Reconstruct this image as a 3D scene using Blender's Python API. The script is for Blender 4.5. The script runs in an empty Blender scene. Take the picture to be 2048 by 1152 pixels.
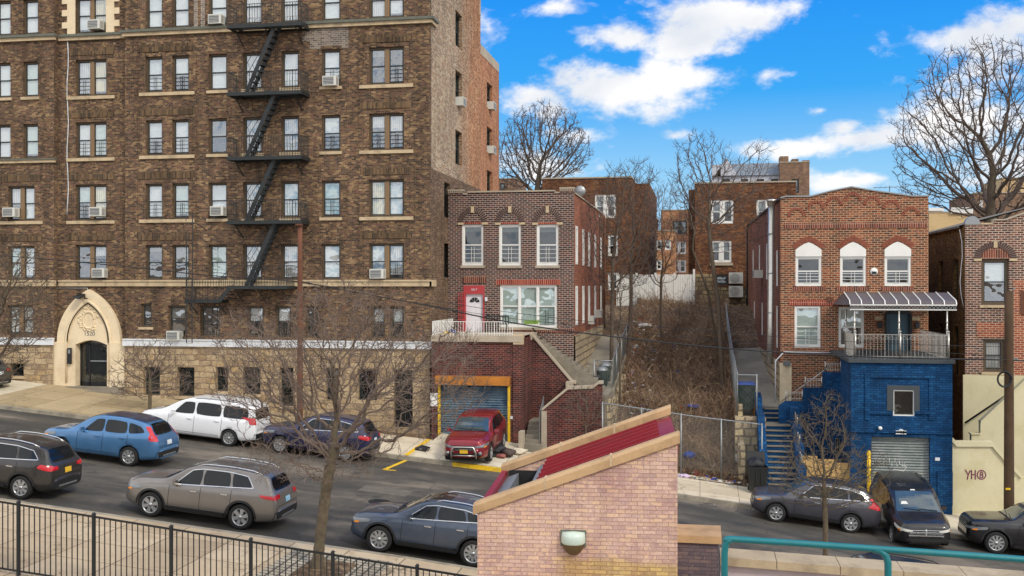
import bpy, bmesh, math, random
from mathutils import Vector, Matrix, kdtree
from mathutils.bvhtree import BVHTree
R = math.radians
rnd = random.Random(7)
sc = bpy.context.scene
col = sc.collection

# ------------------------------------------------------------------ camera
YAW = R(10.15)
FPX = 2100.0
cs, sn = math.cos(YAW), math.sin(YAW)
cam = bpy.data.cameras.new('camera')
cam.lens = 36.0*FPX/2048
cam.sensor_width = 36.0
cam.shift_y = -6.0/2048
cam.clip_start = 0.5
cam.clip_end = 6000
cob = bpy.data.objects.new('camera', cam)
cob.location = (0, 0, 0)
cob.rotation_euler = (R(90), 0, YAW)
col.objects.link(cob)
sc.camera = cob

# ------------------------------------------------------------------ render look
sc.view_settings.view_transform = 'Standard'
sc.view_settings.look = 'None'
sc.view_settings.exposure = 0.06
sc.view_settings.gamma = 1.0
sc.cycles.use_denoising = True
sc.cycles.max_bounces = 6
sc.cycles.transparent_max_bounces = 16

# ------------------------------------------------------------------ sun
SUN_EL, SUN_AZ = 40.0, 133.0          # azimuth from +Y towards +X
sd = bpy.data.lights.new('sun', 'SUN')
sd.energy = 2.0
sd.angle = R(9)
sd.color = (1.0, 0.92, 0.78)
so = bpy.data.objects.new('sun', sd)
v = Vector((math.sin(R(SUN_AZ))*math.cos(R(SUN_EL)), math.cos(R(SUN_AZ))*math.cos(R(SUN_EL)), math.sin(R(SUN_EL))))
so.rotation_euler = v.to_track_quat('Z', 'Y').to_euler()
so.location = v*60
col.objects.link(so)

# ------------------------------------------------------------------ sky
world = bpy.data.worlds.new('World')
sc.world = world
world.use_nodes = True
wt = world.node_tree
for n in list(wt.nodes): wt.nodes.remove(n)
def wn(t, **k):
    n = wt.nodes.new(t)
    for a, b in k.items(): setattr(n, a, b)
    return n
def wm(op, a, b=None, c=None):
    n = wn('ShaderNodeMath', operation=op)
    for i, q in enumerate((a, b, c)):
        if q is None: continue
        if isinstance(q, (int, float)): n.inputs[i].default_value = q
        else: wt.links.new(q, n.inputs[i])
    return n.outputs[0]
sky = wn('ShaderNodeTexSky', sky_type='NISHITA')
sky.sun_disc = False
sky.sun_elevation = R(SUN_EL)
sky.sun_rotation = R(SUN_AZ)
sky.air_density = 1.0; sky.dust_density = 0.3; sky.ozone_density = 3.0
tc = wn('ShaderNodeTexCoord')
sx = wn('ShaderNodeSeparateXYZ'); wt.links.new(tc.outputs['Generated'], sx.inputs[0])
az = wm('ARCTAN2', sx.outputs[0], sx.outputs[1])
el = wm('ARCSINE', sx.outputs[2])
ae = wn('ShaderNodeCombineXYZ'); wt.links.new(az, ae.inputs[0]); wt.links.new(el, ae.inputs[1])
CL = [  # cloud banks: azimuth, elevation and half sizes, in degrees
 (1235,170,240,62,1),(1070,195,115,45,1),(1360,160,150,35,1),(1250,80,85,34,.9),(1370,85,110,50,1),(1480,35,170,48,1),(1590,15,75,32,.9),
 (1960,75,170,38,1),(2120,60,200,60,1),(1770,275,110,34,1),(1900,240,150,80,.8),(1690,255,40,20,.7),(1590,297,110,22,.95),(1700,362,120,24,.9),
 (1950,170,130,60,.7),(1640,222,30,12,.6),(1160,272,60,16,.5),(1060,330,90,30,.6),(1530,150,30,14,.5),(1100,15,40,10,.4),(1350,272,26,9,.4),(2060,320,150,60,.7),(1560,350,80,12,.5),
 (700,60,260,90,.9),(300,-150,400,140,.9),(1700,-260,420,100,.9),(2500,250,330,140,.9)]
dens = None
for (px, py, rx, ry, wgt) in CL:
    a0 = math.atan((px-1024)/FPX)-YAW
    e0 = math.atan((570-py)/FPX*math.cos(a0+YAW))
    s1 = wn('ShaderNodeVectorMath', operation='SUBTRACT'); wt.links.new(ae.outputs[0], s1.inputs[0]); s1.inputs[1].default_value = (a0, e0, 0)
    s2 = wn('ShaderNodeVectorMath', operation='MULTIPLY'); wt.links.new(s1.outputs[0], s2.inputs[0]); s2.inputs[1].default_value = (FPX/rx, FPX/ry, 0)
    s3 = wn('ShaderNodeVectorMath', operation='LENGTH'); wt.links.new(s2.outputs[0], s3.inputs[0])
    d = wm('MULTIPLY', wm('SUBTRACT', 1.0, s3.outputs['Value']), wgt)
    dens = d if dens is None else wm('SMOOTH_MAX', dens, d, 0.15)
# unseen cloud cover behind and beside the viewer, thickened for neutral fill light
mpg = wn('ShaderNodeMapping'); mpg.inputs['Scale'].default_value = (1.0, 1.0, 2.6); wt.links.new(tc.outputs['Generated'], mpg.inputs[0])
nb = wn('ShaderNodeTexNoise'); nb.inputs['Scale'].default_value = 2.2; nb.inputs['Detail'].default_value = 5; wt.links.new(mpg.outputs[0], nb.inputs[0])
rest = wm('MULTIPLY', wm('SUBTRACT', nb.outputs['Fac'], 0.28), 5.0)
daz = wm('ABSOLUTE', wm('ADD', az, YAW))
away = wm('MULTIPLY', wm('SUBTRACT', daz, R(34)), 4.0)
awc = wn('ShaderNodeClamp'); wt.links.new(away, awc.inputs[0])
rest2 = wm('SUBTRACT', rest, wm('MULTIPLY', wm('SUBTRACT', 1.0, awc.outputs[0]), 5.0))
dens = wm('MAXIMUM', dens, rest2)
mpf = wn('ShaderNodeMapping'); mpf.inputs['Scale'].default_value = (1.0, 1.0, 1.7); wt.links.new(tc.outputs['Generated'], mpf.inputs[0])
nf = wn('ShaderNodeTexNoise'); nf.inputs['Scale'].default_value = 15; nf.inputs['Detail'].default_value = 9; nf.inputs['Roughness'].default_value = 0.56; nf.inputs['Distortion'].default_value = 0.25
wt.links.new(mpf.outputs[0], nf.inputs[0])
nf2 = wn('ShaderNodeTexNoise'); nf2.inputs['Scale'].default_value = 55; nf2.inputs['Detail'].default_value = 8; nf2.inputs['Roughness'].default_value = 0.65; wt.links.new(mpf.outputs[0], nf2.inputs[0])
dn = wm('ADD', dens, wm('ADD', wm('MULTIPLY', wm('SUBTRACT', nf.outputs['Fac'], 0.50), 3.0), wm('MULTIPLY', wm('SUBTRACT', nf2.outputs['Fac'], 0.5), 1.1)))
mr = wn('ShaderNodeMapRange', interpolation_type='SMOOTHSTEP'); wt.links.new(dn, mr.inputs[0]); mr.inputs[1].default_value = -0.15; mr.inputs[2].default_value = 0.75
# deep azure overhead, paler towards the horizon
hs = wn('ShaderNodeHueSaturation'); hs.inputs['Saturation'].default_value = 1.25; hs.inputs['Hue'].default_value = 0.49; wt.links.new(sky.outputs[0], hs.inputs['Color'])
er = wn('ShaderNodeValToRGB'); wt.links.new(el, er.inputs[0])
e = er.color_ramp.elements
e[0].position = 0.0; e[0].color = (5.2, 7.2, 9.2, 1)
e[1].position = 0.30; e[1].color = (0.02, 2.6, 9.4, 1)
x = e.new(0.10); x.color = (3.0, 6.3, 9.5, 1)
x = e.new(0.18); x.color = (0.35, 3.9, 9.4, 1)
skm = wn('ShaderNodeMixRGB'); skm.inputs[0].default_value = 0.9; wt.links.new(hs.outputs[0], skm.inputs[1]); wt.links.new(er.outputs[0], skm.inputs[2])
nc = wn('ShaderNodeTexNoise'); nc.inputs['Scale'].default_value = 9; nc.inputs['Detail'].default_value = 4; wt.links.new(mpf.outputs[0], nc.inputs[0])
cr = wn('ShaderNodeValToRGB'); wt.links.new(nc.outputs['Fac'], cr.inputs[0])
cr.color_ramp.elements[0].position = 0.35; cr.color_ramp.elements[0].color = (7.6, 8.0, 8.7, 1)
cr.color_ramp.elements[1].position = 0.55; cr.color_ramp.elements[1].color = (9.9, 9.8, 9.8, 1)
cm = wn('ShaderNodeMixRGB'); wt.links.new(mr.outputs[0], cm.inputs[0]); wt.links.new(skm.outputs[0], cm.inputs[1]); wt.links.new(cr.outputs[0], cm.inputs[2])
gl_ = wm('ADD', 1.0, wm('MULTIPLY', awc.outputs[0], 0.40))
gv = wn('ShaderNodeVectorMath', operation='SCALE'); wt.links.new(cr.outputs[0], gv.inputs[0]); wt.links.new(gl_, gv.inputs['Scale']); wt.links.new(gv.outputs[0], cm.inputs[2])   # cloud out of view, behind and beside the viewer, brightened to add fill light
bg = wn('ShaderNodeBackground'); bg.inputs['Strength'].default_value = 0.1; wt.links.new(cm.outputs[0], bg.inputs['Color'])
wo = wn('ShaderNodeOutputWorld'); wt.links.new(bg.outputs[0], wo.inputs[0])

# ------------------------------------------------------------------ measuring helpers
def WX(px, Y):
    w = (px-1024)/FPX
    return Y/(cs+w*sn)*(-sn+w*cs)
def WT(px, Y):
    return Y/(cs+(px-1024)/FPX*sn)
def WZ(px, py, Y):
    return -(py-570)/FPX*WT(px, Y)
def lerp(a, b, t): return a+(b-a)*t
def interp(x, pts):
    if x <= pts[0][0]: return pts[0][1]
    for (a, b), (c, d) in zip(pts, pts[1:]):
        if x <= c: return b+(d-b)*(x-a)/(c-a)
    return pts[-1][1]
ZS = [(-300, 4), (-45, -4.0), (-29.9, -5.39), (-12.6, -7.0), (-7.8, -7.45), (1.88, -8.54), (10.6, -9.5), (30, -11.6), (300, -20)]
def zr(x): return interp(x, ZS)                      # street height
YK1, YK0 = 41.0, 27.3                                # far and near kerb lines
def zfar(x, y): return zr(x)+0.15+0.05*max(0, y-YK1)
def znear(x, y): return zr(x)+0.15

# ------------------------------------------------------------------ mesh builder
class Fr:
    def __init__(s, ox, oy, ux=1, uy=0, nx=0, ny=-1): s.o = (ox, oy); s.u = (ux, uy); s.n = (nx, ny)
    def pt(s, u, n, z): return (s.o[0]+s.u[0]*u+s.n[0]*n, s.o[1]+s.u[1]*u+s.n[1]*n, z)
WORLD = Fr(0, 0, 1, 0, 0, 1)
def front(Y): return Fr(0, Y)
def side(X, d=1): return Fr(X, 0, 0, 1, d, 0)        # u runs along Y, outward normal d*X
class MB:
    def __init__(s): s.v = []; s.f = []; s.m = []; s.sm = []
    def face(s, pts, m=0, smooth=False):
        b = len(s.v); s.v += [tuple(p) for p in pts]; s.f.append(tuple(range(b, b+len(pts)))); s.m.append(m); s.sm.append(smooth)
    def box(s, F, u0, u1, n0, n1, z0, z1, m=0):
        b = len(s.v)
        for z in (z0, z1):
            for (u, n) in ((u0, n0), (u1, n0), (u1, n1), (u0, n1)): s.v.append(F.pt(u, n, z))
        for f in ((0,1,2,3), (7,6,5,4), (0,4,5,1), (1,5,6,2), (2,6,7,3), (3,7,4,0)):
            s.f.append(tuple(b+i for i in f)); s.m.append(m); s.sm.append(False)
        return s
    def bx(s, x0, x1, y0, y1, z0, z1, m=0): return s.box(WORLD, x0, x1, y0, y1, z0, z1, m)
    def hexa(s, P, m=0):
        b = len(s.v); s.v += [tuple(p) for p in P]
        for f in ((0,1,2,3), (7,6,5,4), (0,4,5,1), (1,5,6,2), (2,6,7,3), (3,7,4,0)):
            s.f.append(tuple(b+i for i in f)); s.m.append(m); s.sm.append(False)
        return s
    def prism(s, F, poly, n0, n1, m=0, mside=None):
        a = [F.pt(u, n1, z) for u, z in poly]; b = [F.pt(u, n0, z) for u, z in poly]
        s.face(a, m); s.face(b[::-1], m)
        k = len(poly)
        for i in range(k): s.face([a[i], b[i], b[(i+1) % k], a[(i+1) % k]], m if mside is None else mside)
        return s
    def ring(s, F, out, inn, n0, n1, m=0, closed=False):
        k = len(out)
        for i in range(k if closed else k-1):
            j = (i+1) % k
            s.face([F.pt(*_n(out[i], n1)), F.pt(*_n(out[j], n1)), F.pt(*_n(inn[j], n1)), F.pt(*_n(inn[i], n1))], m)
            s.face([F.pt(*_n(out[i], n0)), F.pt(*_n(out[j], n0)), F.pt(*_n(out[j], n1)), F.pt(*_n(out[i], n1))], m)
            s.face([F.pt(*_n(inn[i], n0)), F.pt(*_n(inn[j], n0)), F.pt(*_n(inn[j], n1)), F.pt(*_n(inn[i], n1))], m)
        return s
    def wall(s, F, u0, u1, z0, z1, holes=(), depth=0.4, m=0, mr=None, n=0.0):
        us = sorted({u0, u1, *[min(max(h[i], u0), u1) for h in holes for i in (0, 1)]})
        zs = sorted({z0, z1, *[min(max(h[i], z0), z1) for h in holes for i in (2, 3)]})
        for i in range(len(us)-1):
            if us[i+1]-us[i] < 1e-5: continue
            uc = (us[i]+us[i+1])/2
            zz = zs[0]; prev = None
            runs = []
            for j in range(len(zs)-1):
                zc = (zs[j]+zs[j+1])/2
                inh = any(h[0] < uc < h[1] and h[2] < zc < h[3] for h in holes)
                if not inh:
                    if runs and abs(runs[-1][1]-zs[j]) < 1e-6: runs[-1][1] = zs[j+1]
                    else: runs.append([zs[j], zs[j+1]])
            for a, b in runs:
                s.face([F.pt(us[i], n, a), F.pt(us[i+1], n, a), F.pt(us[i+1], n, b), F.pt(us[i], n, b)], m)
        mm = m if mr is None else mr
        for h in holes:
            a, b, c, d = h[:4]
            q = n-depth
            s.face([F.pt(a, n, c), F.pt(a, n, d), F.pt(a, q, d), F.pt(a, q, c)], mm)
            s.face([F.pt(b, n, c), F.pt(b, n, d), F.pt(b, q, d), F.pt(b, q, c)], mm)
            s.face([F.pt(a, n, d), F.pt(b, n, d), F.pt(b, q, d), F.pt(a, q, d)], mm)
            s.face([F.pt(a, n, c), F.pt(b, n, c), F.pt(b, q, c), F.pt(a, q, c)], mm)
        return s
    def tube(s, pts, r, k=6, m=0, caps=True):
        n = len(pts); P = [Vector(p) for p in pts]
        rr = [r]*n if isinstance(r, (int, float)) else r
        d = (P[1]-P[0]).normalized()
        a = d.orthogonal().normalized()
        if abs(d.z) < 0.9: a = Vector((0, 0, 1)).cross(d).normalized()
        b0 = len(s.v)
        for i in range(n):
            if i == 0: t = P[1]-P[0]
            elif i == n-1: t = P[-1]-P[-2]
            else: t = (P[i+1]-P[i]).normalized()+(P[i]-P[i-1]).normalized()
            t = t.normalized() if t.length > 1e-9 else d
            a = a-t*a.dot(t)
            a = a.normalized() if a.length > 1e-6 else t.orthogonal().normalized()
            c = t.cross(a)
            for j in range(k):
                g = 2*math.pi*(j+(0.5 if k == 4 else 0))/k
                q = P[i]+(a*math.cos(g)+c*math.sin(g))*rr[i]
                s.v.append((q.x, q.y, q.z))
        for i in range(n-1):
            for j in range(k):
                j2 = (j+1) % k
                s.f.append((b0+i*k+j, b0+i*k+j2, b0+(i+1)*k+j2, b0+(i+1)*k+j)); s.m.append(m); s.sm.append(k > 4)
        if caps and k > 2:
            s.f.append(tuple(b0+j for j in range(k))[::-1]); s.m.append(m); s.sm.append(False)
            s.f.append(tuple(b0+(n-1)*k+j for j in range(k))); s.m.append(m); s.sm.append(False)
        return s
    def lathe(s, c, prof, k=16, m=0, axis='z', a0=0, a1=2*math.pi):
        b = len(s.v); full = abs(a1-a0-2*math.pi) < 1e-6
        kk = k if full else k+1
        for (r, h) in prof:
            for j in range(kk):
                g = a0+(a1-a0)*j/k
                p = (r*math.cos(g), r*math.sin(g), h)
                if axis == 'y': p = (r*math.cos(g), h, r*math.sin(g))
                if axis == 'x': p = (h, r*math.cos(g), r*math.sin(g))
                s.v.append((c[0]+p[0], c[1]+p[1], c[2]+p[2]))
        for i in range(len(prof)-1):
            for j in range(k):
                j2 = (j+1) % kk if full else j+1
                s.f.append((b+i*kk+j, b+i*kk+j2, b+(i+1)*kk+j2, b+(i+1)*kk+j)); s.m.append(m); s.sm.append(True)
        return s
    def build(s, name, mats, parent=None, origin=None, uv=True, T=None):
        if not isinstance(mats, (list, tuple)): mats = [mats]
        me = bpy.data.meshes.new(name)
        if parent is not None and origin is None: origin = parent.get('_o', (0, 0, 0))
        if origin is None: origin = (0, 0, 0)
        V = s.v
        W = [T(p) for p in V] if T else V
        ox, oy, oz = origin
        me.from_pydata([(p[0]-ox, p[1]-oy, p[2]-oz) for p in W], [], s.f)
        for q in mats: me.materials.append(q)
        me.polygons.foreach_set('material_index', s.m)
        me.polygons.foreach_set('use_smooth', s.sm)
        if uv:
            ul = me.uv_layers.new(name='UVMap')
            buf = [0.0]*(2*len(me.loops)); li = 0
            for f in s.f:
                nx = ny = nz = 0.0
                k = len(f)
                for i in range(k):
                    p, q = V[f[i]], V[f[(i+1) % k]]
                    nx += (p[1]-q[1])*(p[2]+q[2]); ny += (p[2]-q[2])*(p[0]+q[0]); nz += (p[0]-q[0])*(p[1]+q[1])
                ax, ay, az_ = abs(nx), abs(ny), abs(nz)
                for i in f:
                    p = V[i]
                    if az_ >= ax and az_ >= ay: buf[li] = p[0]; buf[li+1] = p[1]
                    elif ay >= ax: buf[li] = p[0]; buf[li+1] = p[2]
                    else: buf[li] = p[1]; buf[li+1] = p[2]
                    li += 2
            ul.data.foreach_set('uv', buf)
        me.update()
        o = bpy.data.objects.new(name, me)
        col.objects.link(o)
        if parent is not None: o.parent = parent; o['_o'] = tuple(origin)
        else: o.location = origin; o['_o'] = tuple(origin)
        return o
def build_each(mb, name, mats, parent):
    # every box of the builder becomes a part of its own
    k = len(mb.v)//8
    for i in range(k):
        q = MB(); q.v = mb.v[8*i:8*i+8]; q.f = [tuple(j-8*i for j in f) for f in mb.f[6*i:6*i+6]]; q.m = mb.m[6*i:6*i+6]; q.sm = mb.sm[6*i:6*i+6]
        o = q.build(name, mats, parent)
    return o
def _n(p, n): return (p[0], n, p[1])
def tag(o, label=None, cat=None, group=None, kind=None):
    if label: o['label'] = label
    if cat: o['category'] = cat
    if group: o['group'] = group
    if kind: o['kind'] = kind
    return o
def thing(name, label, cat, loc, group=None, rz=0):
    o = bpy.data.objects.new(name, None); o.empty_display_size = 0.2
    o.location = loc; o.rotation_euler = (0, 0, rz); o['_o'] = tuple(loc)
    col.objects.link(o)
    return tag(o, label, cat, group)
def copy_tree(o, parent=None):
    c = o.copy(); col.objects.link(c)
    if parent is not None: c.parent = parent
    for ch in o.children: copy_tree(ch, c)
    return c
def text(name, body, size, pt, m, parent, rx=90, rz=0, ext=0.006, al='CENTER'):
    cu = bpy.data.curves.new(name, 'FONT'); cu.body = body; cu.size = size; cu.extrude = ext
    cu.align_x = al; cu.align_y = 'CENTER'; cu.materials.append(m)
    o = bpy.data.objects.new(name, cu); col.objects.link(o); o.parent = parent
    me = bpy.data.meshes.new_from_object(o); me.name = name
    for mt in me.materials: pass
    bpy.data.objects.remove(o); o = bpy.data.objects.new(name, me); col.objects.link(o); o.parent = parent
    g = parent['_o']; o.location = (pt[0]-g[0], pt[1]-g[1], pt[2]-g[2]); o.rotation_euler = (R(rx), 0, R(rz))
    return o

# ------------------------------------------------------------------ materials
def S(r, g, b):
    f = lambda c: (c/255/12.92) if c/255 <= 0.04045 else ((c/255+0.055)/1.055)**2.4
    return (f(r), f(g), f(b), 1)
class NT:
    def __init__(s, name):
        s.mat = bpy.data.materials.new(name); s.mat.use_nodes = True
        s.t = s.mat.node_tree; s.b = s.t.nodes['Principled BSDF']; s.out = s.t.nodes['Material Output']
    def n(s, t, **k):
        q = s.t.nodes.new(t)
        for a, b in k.items(): setattr(q, a, b)
        return q
    def l(s, a, b): s.t.links.new(a, b)
    def math(s, op, a, b=None, c=None):
        q = s.n('ShaderNodeMath', operation=op)
        for i, v in enumerate((a, b, c)):
            if v is None: continue
            if isinstance(v, (int, float)): q.inputs[i].default_value = v
            else: s.l(v, q.inputs[i])
        return q.outputs[0]
    def mix(s, f, a, b, mode='MIX'):
        q = s.n('ShaderNodeMixRGB', blend_type=mode)
        for i, v in enumerate((f, a, b)):
            if isinstance(v, (int, float)): q.inputs[i].default_value = v if i == 0 else (v, v, v, 1)
            elif isinstance(v, tuple): q.inputs[i].default_value = v
            else: s.l(v, q.inputs[i])
        return q.outputs[0]
    def noise(s, vec, sc_, det=4, rough=0.5, dist=0):
        q = s.n('ShaderNodeTexNoise'); q.inputs['Scale'].default_value = sc_; q.inputs['Detail'].default_value = det
        q.inputs['Roughness'].default_value = rough; q.inputs['Distortion'].default_value = dist
        if vec is not None: s.l(vec, q.inputs['Vector'])
        return q.outputs['Fac']
    def ramp(s, f, stops, const=False):
        q = s.n('ShaderNodeValToRGB'); s.l(f, q.inputs[0])
        if const: q.color_ramp.interpolation = 'CONSTANT'
        e = q.color_ramp.elements
        e[0].position = stops[0][0]; e[0].color = stops[0][1]
        e[1].position = stops[-1][0]; e[1].color = stops[-1][1]
        for p, c in stops[1:-1]: x = e.new(p); x.color = c
        return q.outputs[0]
    def mapr(s, f, a, b, c=0, d=1):
        q = s.n('ShaderNodeMapRange'); s.l(f, q.inputs[0])
        for i, v in enumerate((a, b, c, d)): q.inputs[i+1].default_value = v
        return q.outputs[0]
    def uv(s): return s.n('ShaderNodeUVMap').outputs[0]
    def pos(s): return s.n('ShaderNodeNewGeometry').outputs['Position']
    def bump(s, h, st=0.3, d=0.02):
        q = s.n('ShaderNodeBump'); q.inputs['Strength'].default_value = st; q.inputs['Distance'].default_value = d
        s.l(h, q.inputs['Height']); s.l(q.outputs[0], s.b.inputs['Normal'])
    def base(s, c):
        if isinstance(c, tuple): s.b.inputs['Base Color'].default_value = c
        else: s.l(c, s.b.inputs['Base Color'])
    def rough(s, v):
        if isinstance(v, (int, float)): s.b.inputs['Roughness'].default_value = v
        else: s.l(v, s.b.inputs['Roughness'])
g1 = lambda v: (v, v, v, 1)
def simple(name, c, rough=0.6, metal=0.0, var=0.25, scale=3.0, bump=0.0, coat=0.0, spec=0.5, dirt=None):
    q = NT(name)
    p = q.pos()
    a = q.noise(p, scale, 5, 0.6)
    b = q.noise(p, scale*9, 3, 0.6)
    f = q.math('ADD', q.math('MULTIPLY', a, 0.65), q.math('MULTIPLY', b, 0.35))
    k = q.ramp(f, [(0.3, g1(1-var)), (0.7, g1(1+var))])
    cc = q.mix(1.0, c, k, 'MULTIPLY')
    if dirt is not None:
        dm = q.ramp(q.noise(p, scale*0.7, 7, 0.65), [(0.5, g1(0)), (0.62, g1(1))])
        cc = q.mix(q.math('MULTIPLY', dm, dirt[0]), cc, dirt[1])
    q.base(cc)
    q.rough(q.mapr(b, 0.3, 0.7, max(0.03, rough-0.1), min(1, rough+0.1)))
    q.b.inputs['Metallic'].default_value = metal
    q.b.inputs['Specular IOR Level'].default_value = spec
    q.b.inputs['Coat Weight'].default_value = coat
    q.b.inputs['Coat Roughness'].default_value = 0.06
    if bump: q.bump(b, bump, 0.02)
    return q.mat
def brickmat(name, cols, mortar, bw=0.24, rh=0.08, mo=0.012, offs=0.5, patch=0.35, pscale=0.5, stain=None, paint=None, bump=0.5, soldier=False, streak=0.25, tweak=None):
    q = NT(name)
    uv = q.uv()
    s = q.n('ShaderNodeSeparateXYZ'); q.l(uv, s.inputs[0])
    u, v_ = s.outputs[0], s.outputs[1]
    if soldier: u, v_ = v_, u
    wob = q.noise(q.pos(), 2.0, 2)
    v2 = q.math('ADD', v_, q.math('MULTIPLY', wob, 0.01))
    row = q.math('FLOOR', q.math('DIVIDE', v2, rh))
    par = q.math('FRACT', q.math('MULTIPLY', row, 0.5))
    uu = q.math('ADD', q.math('DIVIDE', u, bw), q.math('MULTIPLY', par, 2*offs))
    cid = q.math('FLOOR', uu)
    fu = q.math('FRACT', uu); fv = q.math('FRACT', q.math('DIVIDE', v2, rh))
    du = q.math('MULTIPLY', q.math('MINIMUM', fu, q.math('SUBTRACT', 1.0, fu)), bw)
    dv = q.math('MULTIPLY', q.math('MINIMUM', fv, q.math('SUBTRACT', 1.0, fv)), rh)
    dd = q.math('MINIMUM', du, dv)
    mm = q.mapr(dd, mo*0.35, mo*0.75)          # 0 mortar .. 1 brick
    cv = q.n('ShaderNodeCombineXYZ'); q.l(cid, cv.inputs[0]); q.l(row, cv.inputs[1])
    wn_ = q.n('ShaderNodeTexWhiteNoise'); q.l(cv.outputs[0], wn_.inputs['Vector'])
    lo = q.noise(q.pos(), pscale, 4, 0.6)
    mid = q.noise(q.pos(), pscale*5, 3, 0.6)
    sel = q.math('ADD', q.math('MULTIPLY', wn_.outputs['Value'], 0.85), q.math('MULTIPLY', q.math('SUBTRACT', mid, 0.42), 0.7))
    n = len(cols)
    bc = q.ramp(sel, [(i/n, c) for i, c in enumerate(cols)], const=True)
    fine = q.noise(q.pos(), 40, 3, 0.7)
    bc = q.mix(1.0, bc, q.ramp(fine, [(0.25, g1(0.75)), (0.75, g1(1.25))]), 'MULTIPLY')
    cc = q.mix(mm, mortar, bc)
    cc = q.mix(1.0, cc, q.ramp(lo, [(0.32, g1(1-patch)), (0.68, g1(1+patch))]), 'MULTIPLY')
    if streak:
        mp = q.n('ShaderNodeMapping'); q.l(q.pos(), mp.inputs[0]); mp.inputs['Scale'].default_value = (1.6, 1.6, 0.18)
        st = q.noise(mp.outputs[0], 1.5, 5, 0.6)
        cc = q.mix(1.0, cc, q.ramp(st, [(0.35, g1(1-streak)), (0.6, g1(1.0))]), 'MULTIPLY')
    if stain is not None:
        sm = q.ramp(q.noise(q.pos(), stain[2], 6, 0.7), [(stain[3], g1(0)), (stain[3]+0.12, g1(1))])
        cc = q.mix(q.math('MULTIPLY', sm, stain[0]), cc, stain[1])
    if tweak: cc = tweak(q, cc)
    q.base(cc); q.rough(0.92)
    q.b.inputs['Specular IOR Level'].default_value = 0.25
    h = q.math('ADD', mm, q.math('MULTIPLY', fine, 0.5))
    q.bump(h, bump, 0.012)
    return q.mat
M = {}
M['apt'] = brickmat('brown_brick', [S(68,56,47), S(106,84,66), S(126,99,73), S(88,68,56), S(144,117,85), S(116,84,68), S(102,83,67), S(78,63,53), S(158,131,97)], S(130,115,100), 0.21, 0.075, 0.010, patch=0.16, pscale=0.22, streak=0.32, stain=(0.25, S(58,48,40), 0.9, 0.6))
M['apt_soldier'] = brickmat('brown_brick_soldier', [S(72,60,48), S(100,80,60), S(118,94,68), S(86,68,52)], S(108,96,82), 0.30, 0.085, 0.012, offs=0, soldier=True, patch=0.2)
M['apt_patch'] = brickmat('grey_repair_brick', [S(120,108,98), S(140,128,116), S(104,92,84), S(150,136,120)], S(176,168,158), 0.24, 0.09, 0.018, patch=0.12)
def sidetweak(q, cc):
    s = q.n('ShaderNodeSeparateXYZ'); q.l(q.pos(), s.inputs[0])
    n = q.noise(q.pos(), 0.7, 4, 0.6)
    f = q.mapr(q.math('ADD', s.outputs[1], q.math('MULTIPLY', n, 5.0)), 54.5, 58.5)
    return q.mix(f, cc, q.mix(1.0, cc, (1.08, 0.74, 0.56, 1), 'MULTIPLY'))
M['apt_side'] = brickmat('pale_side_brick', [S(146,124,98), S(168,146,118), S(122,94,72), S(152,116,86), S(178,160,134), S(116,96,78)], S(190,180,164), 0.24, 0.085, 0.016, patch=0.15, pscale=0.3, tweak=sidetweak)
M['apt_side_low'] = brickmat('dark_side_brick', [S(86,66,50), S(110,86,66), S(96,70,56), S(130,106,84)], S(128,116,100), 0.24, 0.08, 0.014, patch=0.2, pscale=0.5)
M['apt_orange'] = brickmat('orange_side_brick', [S(166,106,74), S(180,122,86), S(150,92,66), S(190,136,98)], S(178,150,122), 0.24, 0.085, 0.014, patch=0.15)
M['h1'] = brickmat('dark_red_brick', [S(64,44,44), S(84,54,50), S(102,62,54), S(56,46,50), S(90,60,54), S(74,50,48)], S(172,158,146), 0.26, 0.098, 0.022, patch=0.14, pscale=0.6, streak=0.15)
M['h1_low'] = brickmat('wine_red_brick', [S(78,40,38), S(96,48,42), S(66,38,38), S(108,54,46)], S(132,110,102), 0.25, 0.09, 0.016, patch=0.3, pscale=0.8, stain=(0.5, S(92,36,30), 0.7, 0.55))
M['h1_side'] = brickmat('orange_red_brick', [S(134,76,56), S(154,88,62), S(116,66,52), S(166,98,70)], S(150,122,102), 0.26, 0.09, 0.014, patch=0.25, pscale=0.5)
M['h2'] = brickmat('red_brick', [S(134,76,54), S(118,66,50), S(86,56,48), S(146,86,60), S(102,62,50)], S(184,160,130), 0.27, 0.10, 0.022, patch=0.12, pscale=0.6, streak=0.12)
M['h2_side'] = brickmat('red_side_brick', [S(132,80,62), S(116,70,56), S(148,92,70), S(104,64,54)], S(150,128,110), 0.25, 0.09, 0.014, patch=0.2)
M['h2_tan'] = brickmat('tan_mix_brick', [S(112,92,66), S(130,106,78), S(92,74,56), S(140,116,88)], S(160,140,112), 0.26, 0.09, 0.018, patch=0.2)
M['soldier'] = brickmat('soldier_brick', [S(120,62,50), S(98,56,48), S(136,74,58)], S(178,150,130), 0.4, 0.10, 0.02, offs=0, soldier=True, patch=0.1)
M['soldier_red'] = brickmat('red_soldier_brick', [S(150,62,50), S(136,54,46), S(162,76,58)], S(190,150,130), 0.4, 0.10, 0.02, offs=0, soldier=True, patch=0.1)
M['vous'] = simple('voussoir_brick', S(74,54,50), 0.9, var=0.35, scale=9)
M['vous_red'] = simple('red_voussoir_brick', S(138,80,62), 0.9, var=0.35, scale=9)
M['mortar'] = simple('mortar', S(178,164,150), 0.95, var=0.15)
M['h3'] = brickmat('rear_brown_brick', [S(112,72,50), S(96,62,46), S(124,84,56), S(84,56,44), S(134,94,64)], S(118,92,72), 0.26, 0.10, 0.012, patch=0.22, pscale=0.4)
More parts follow.
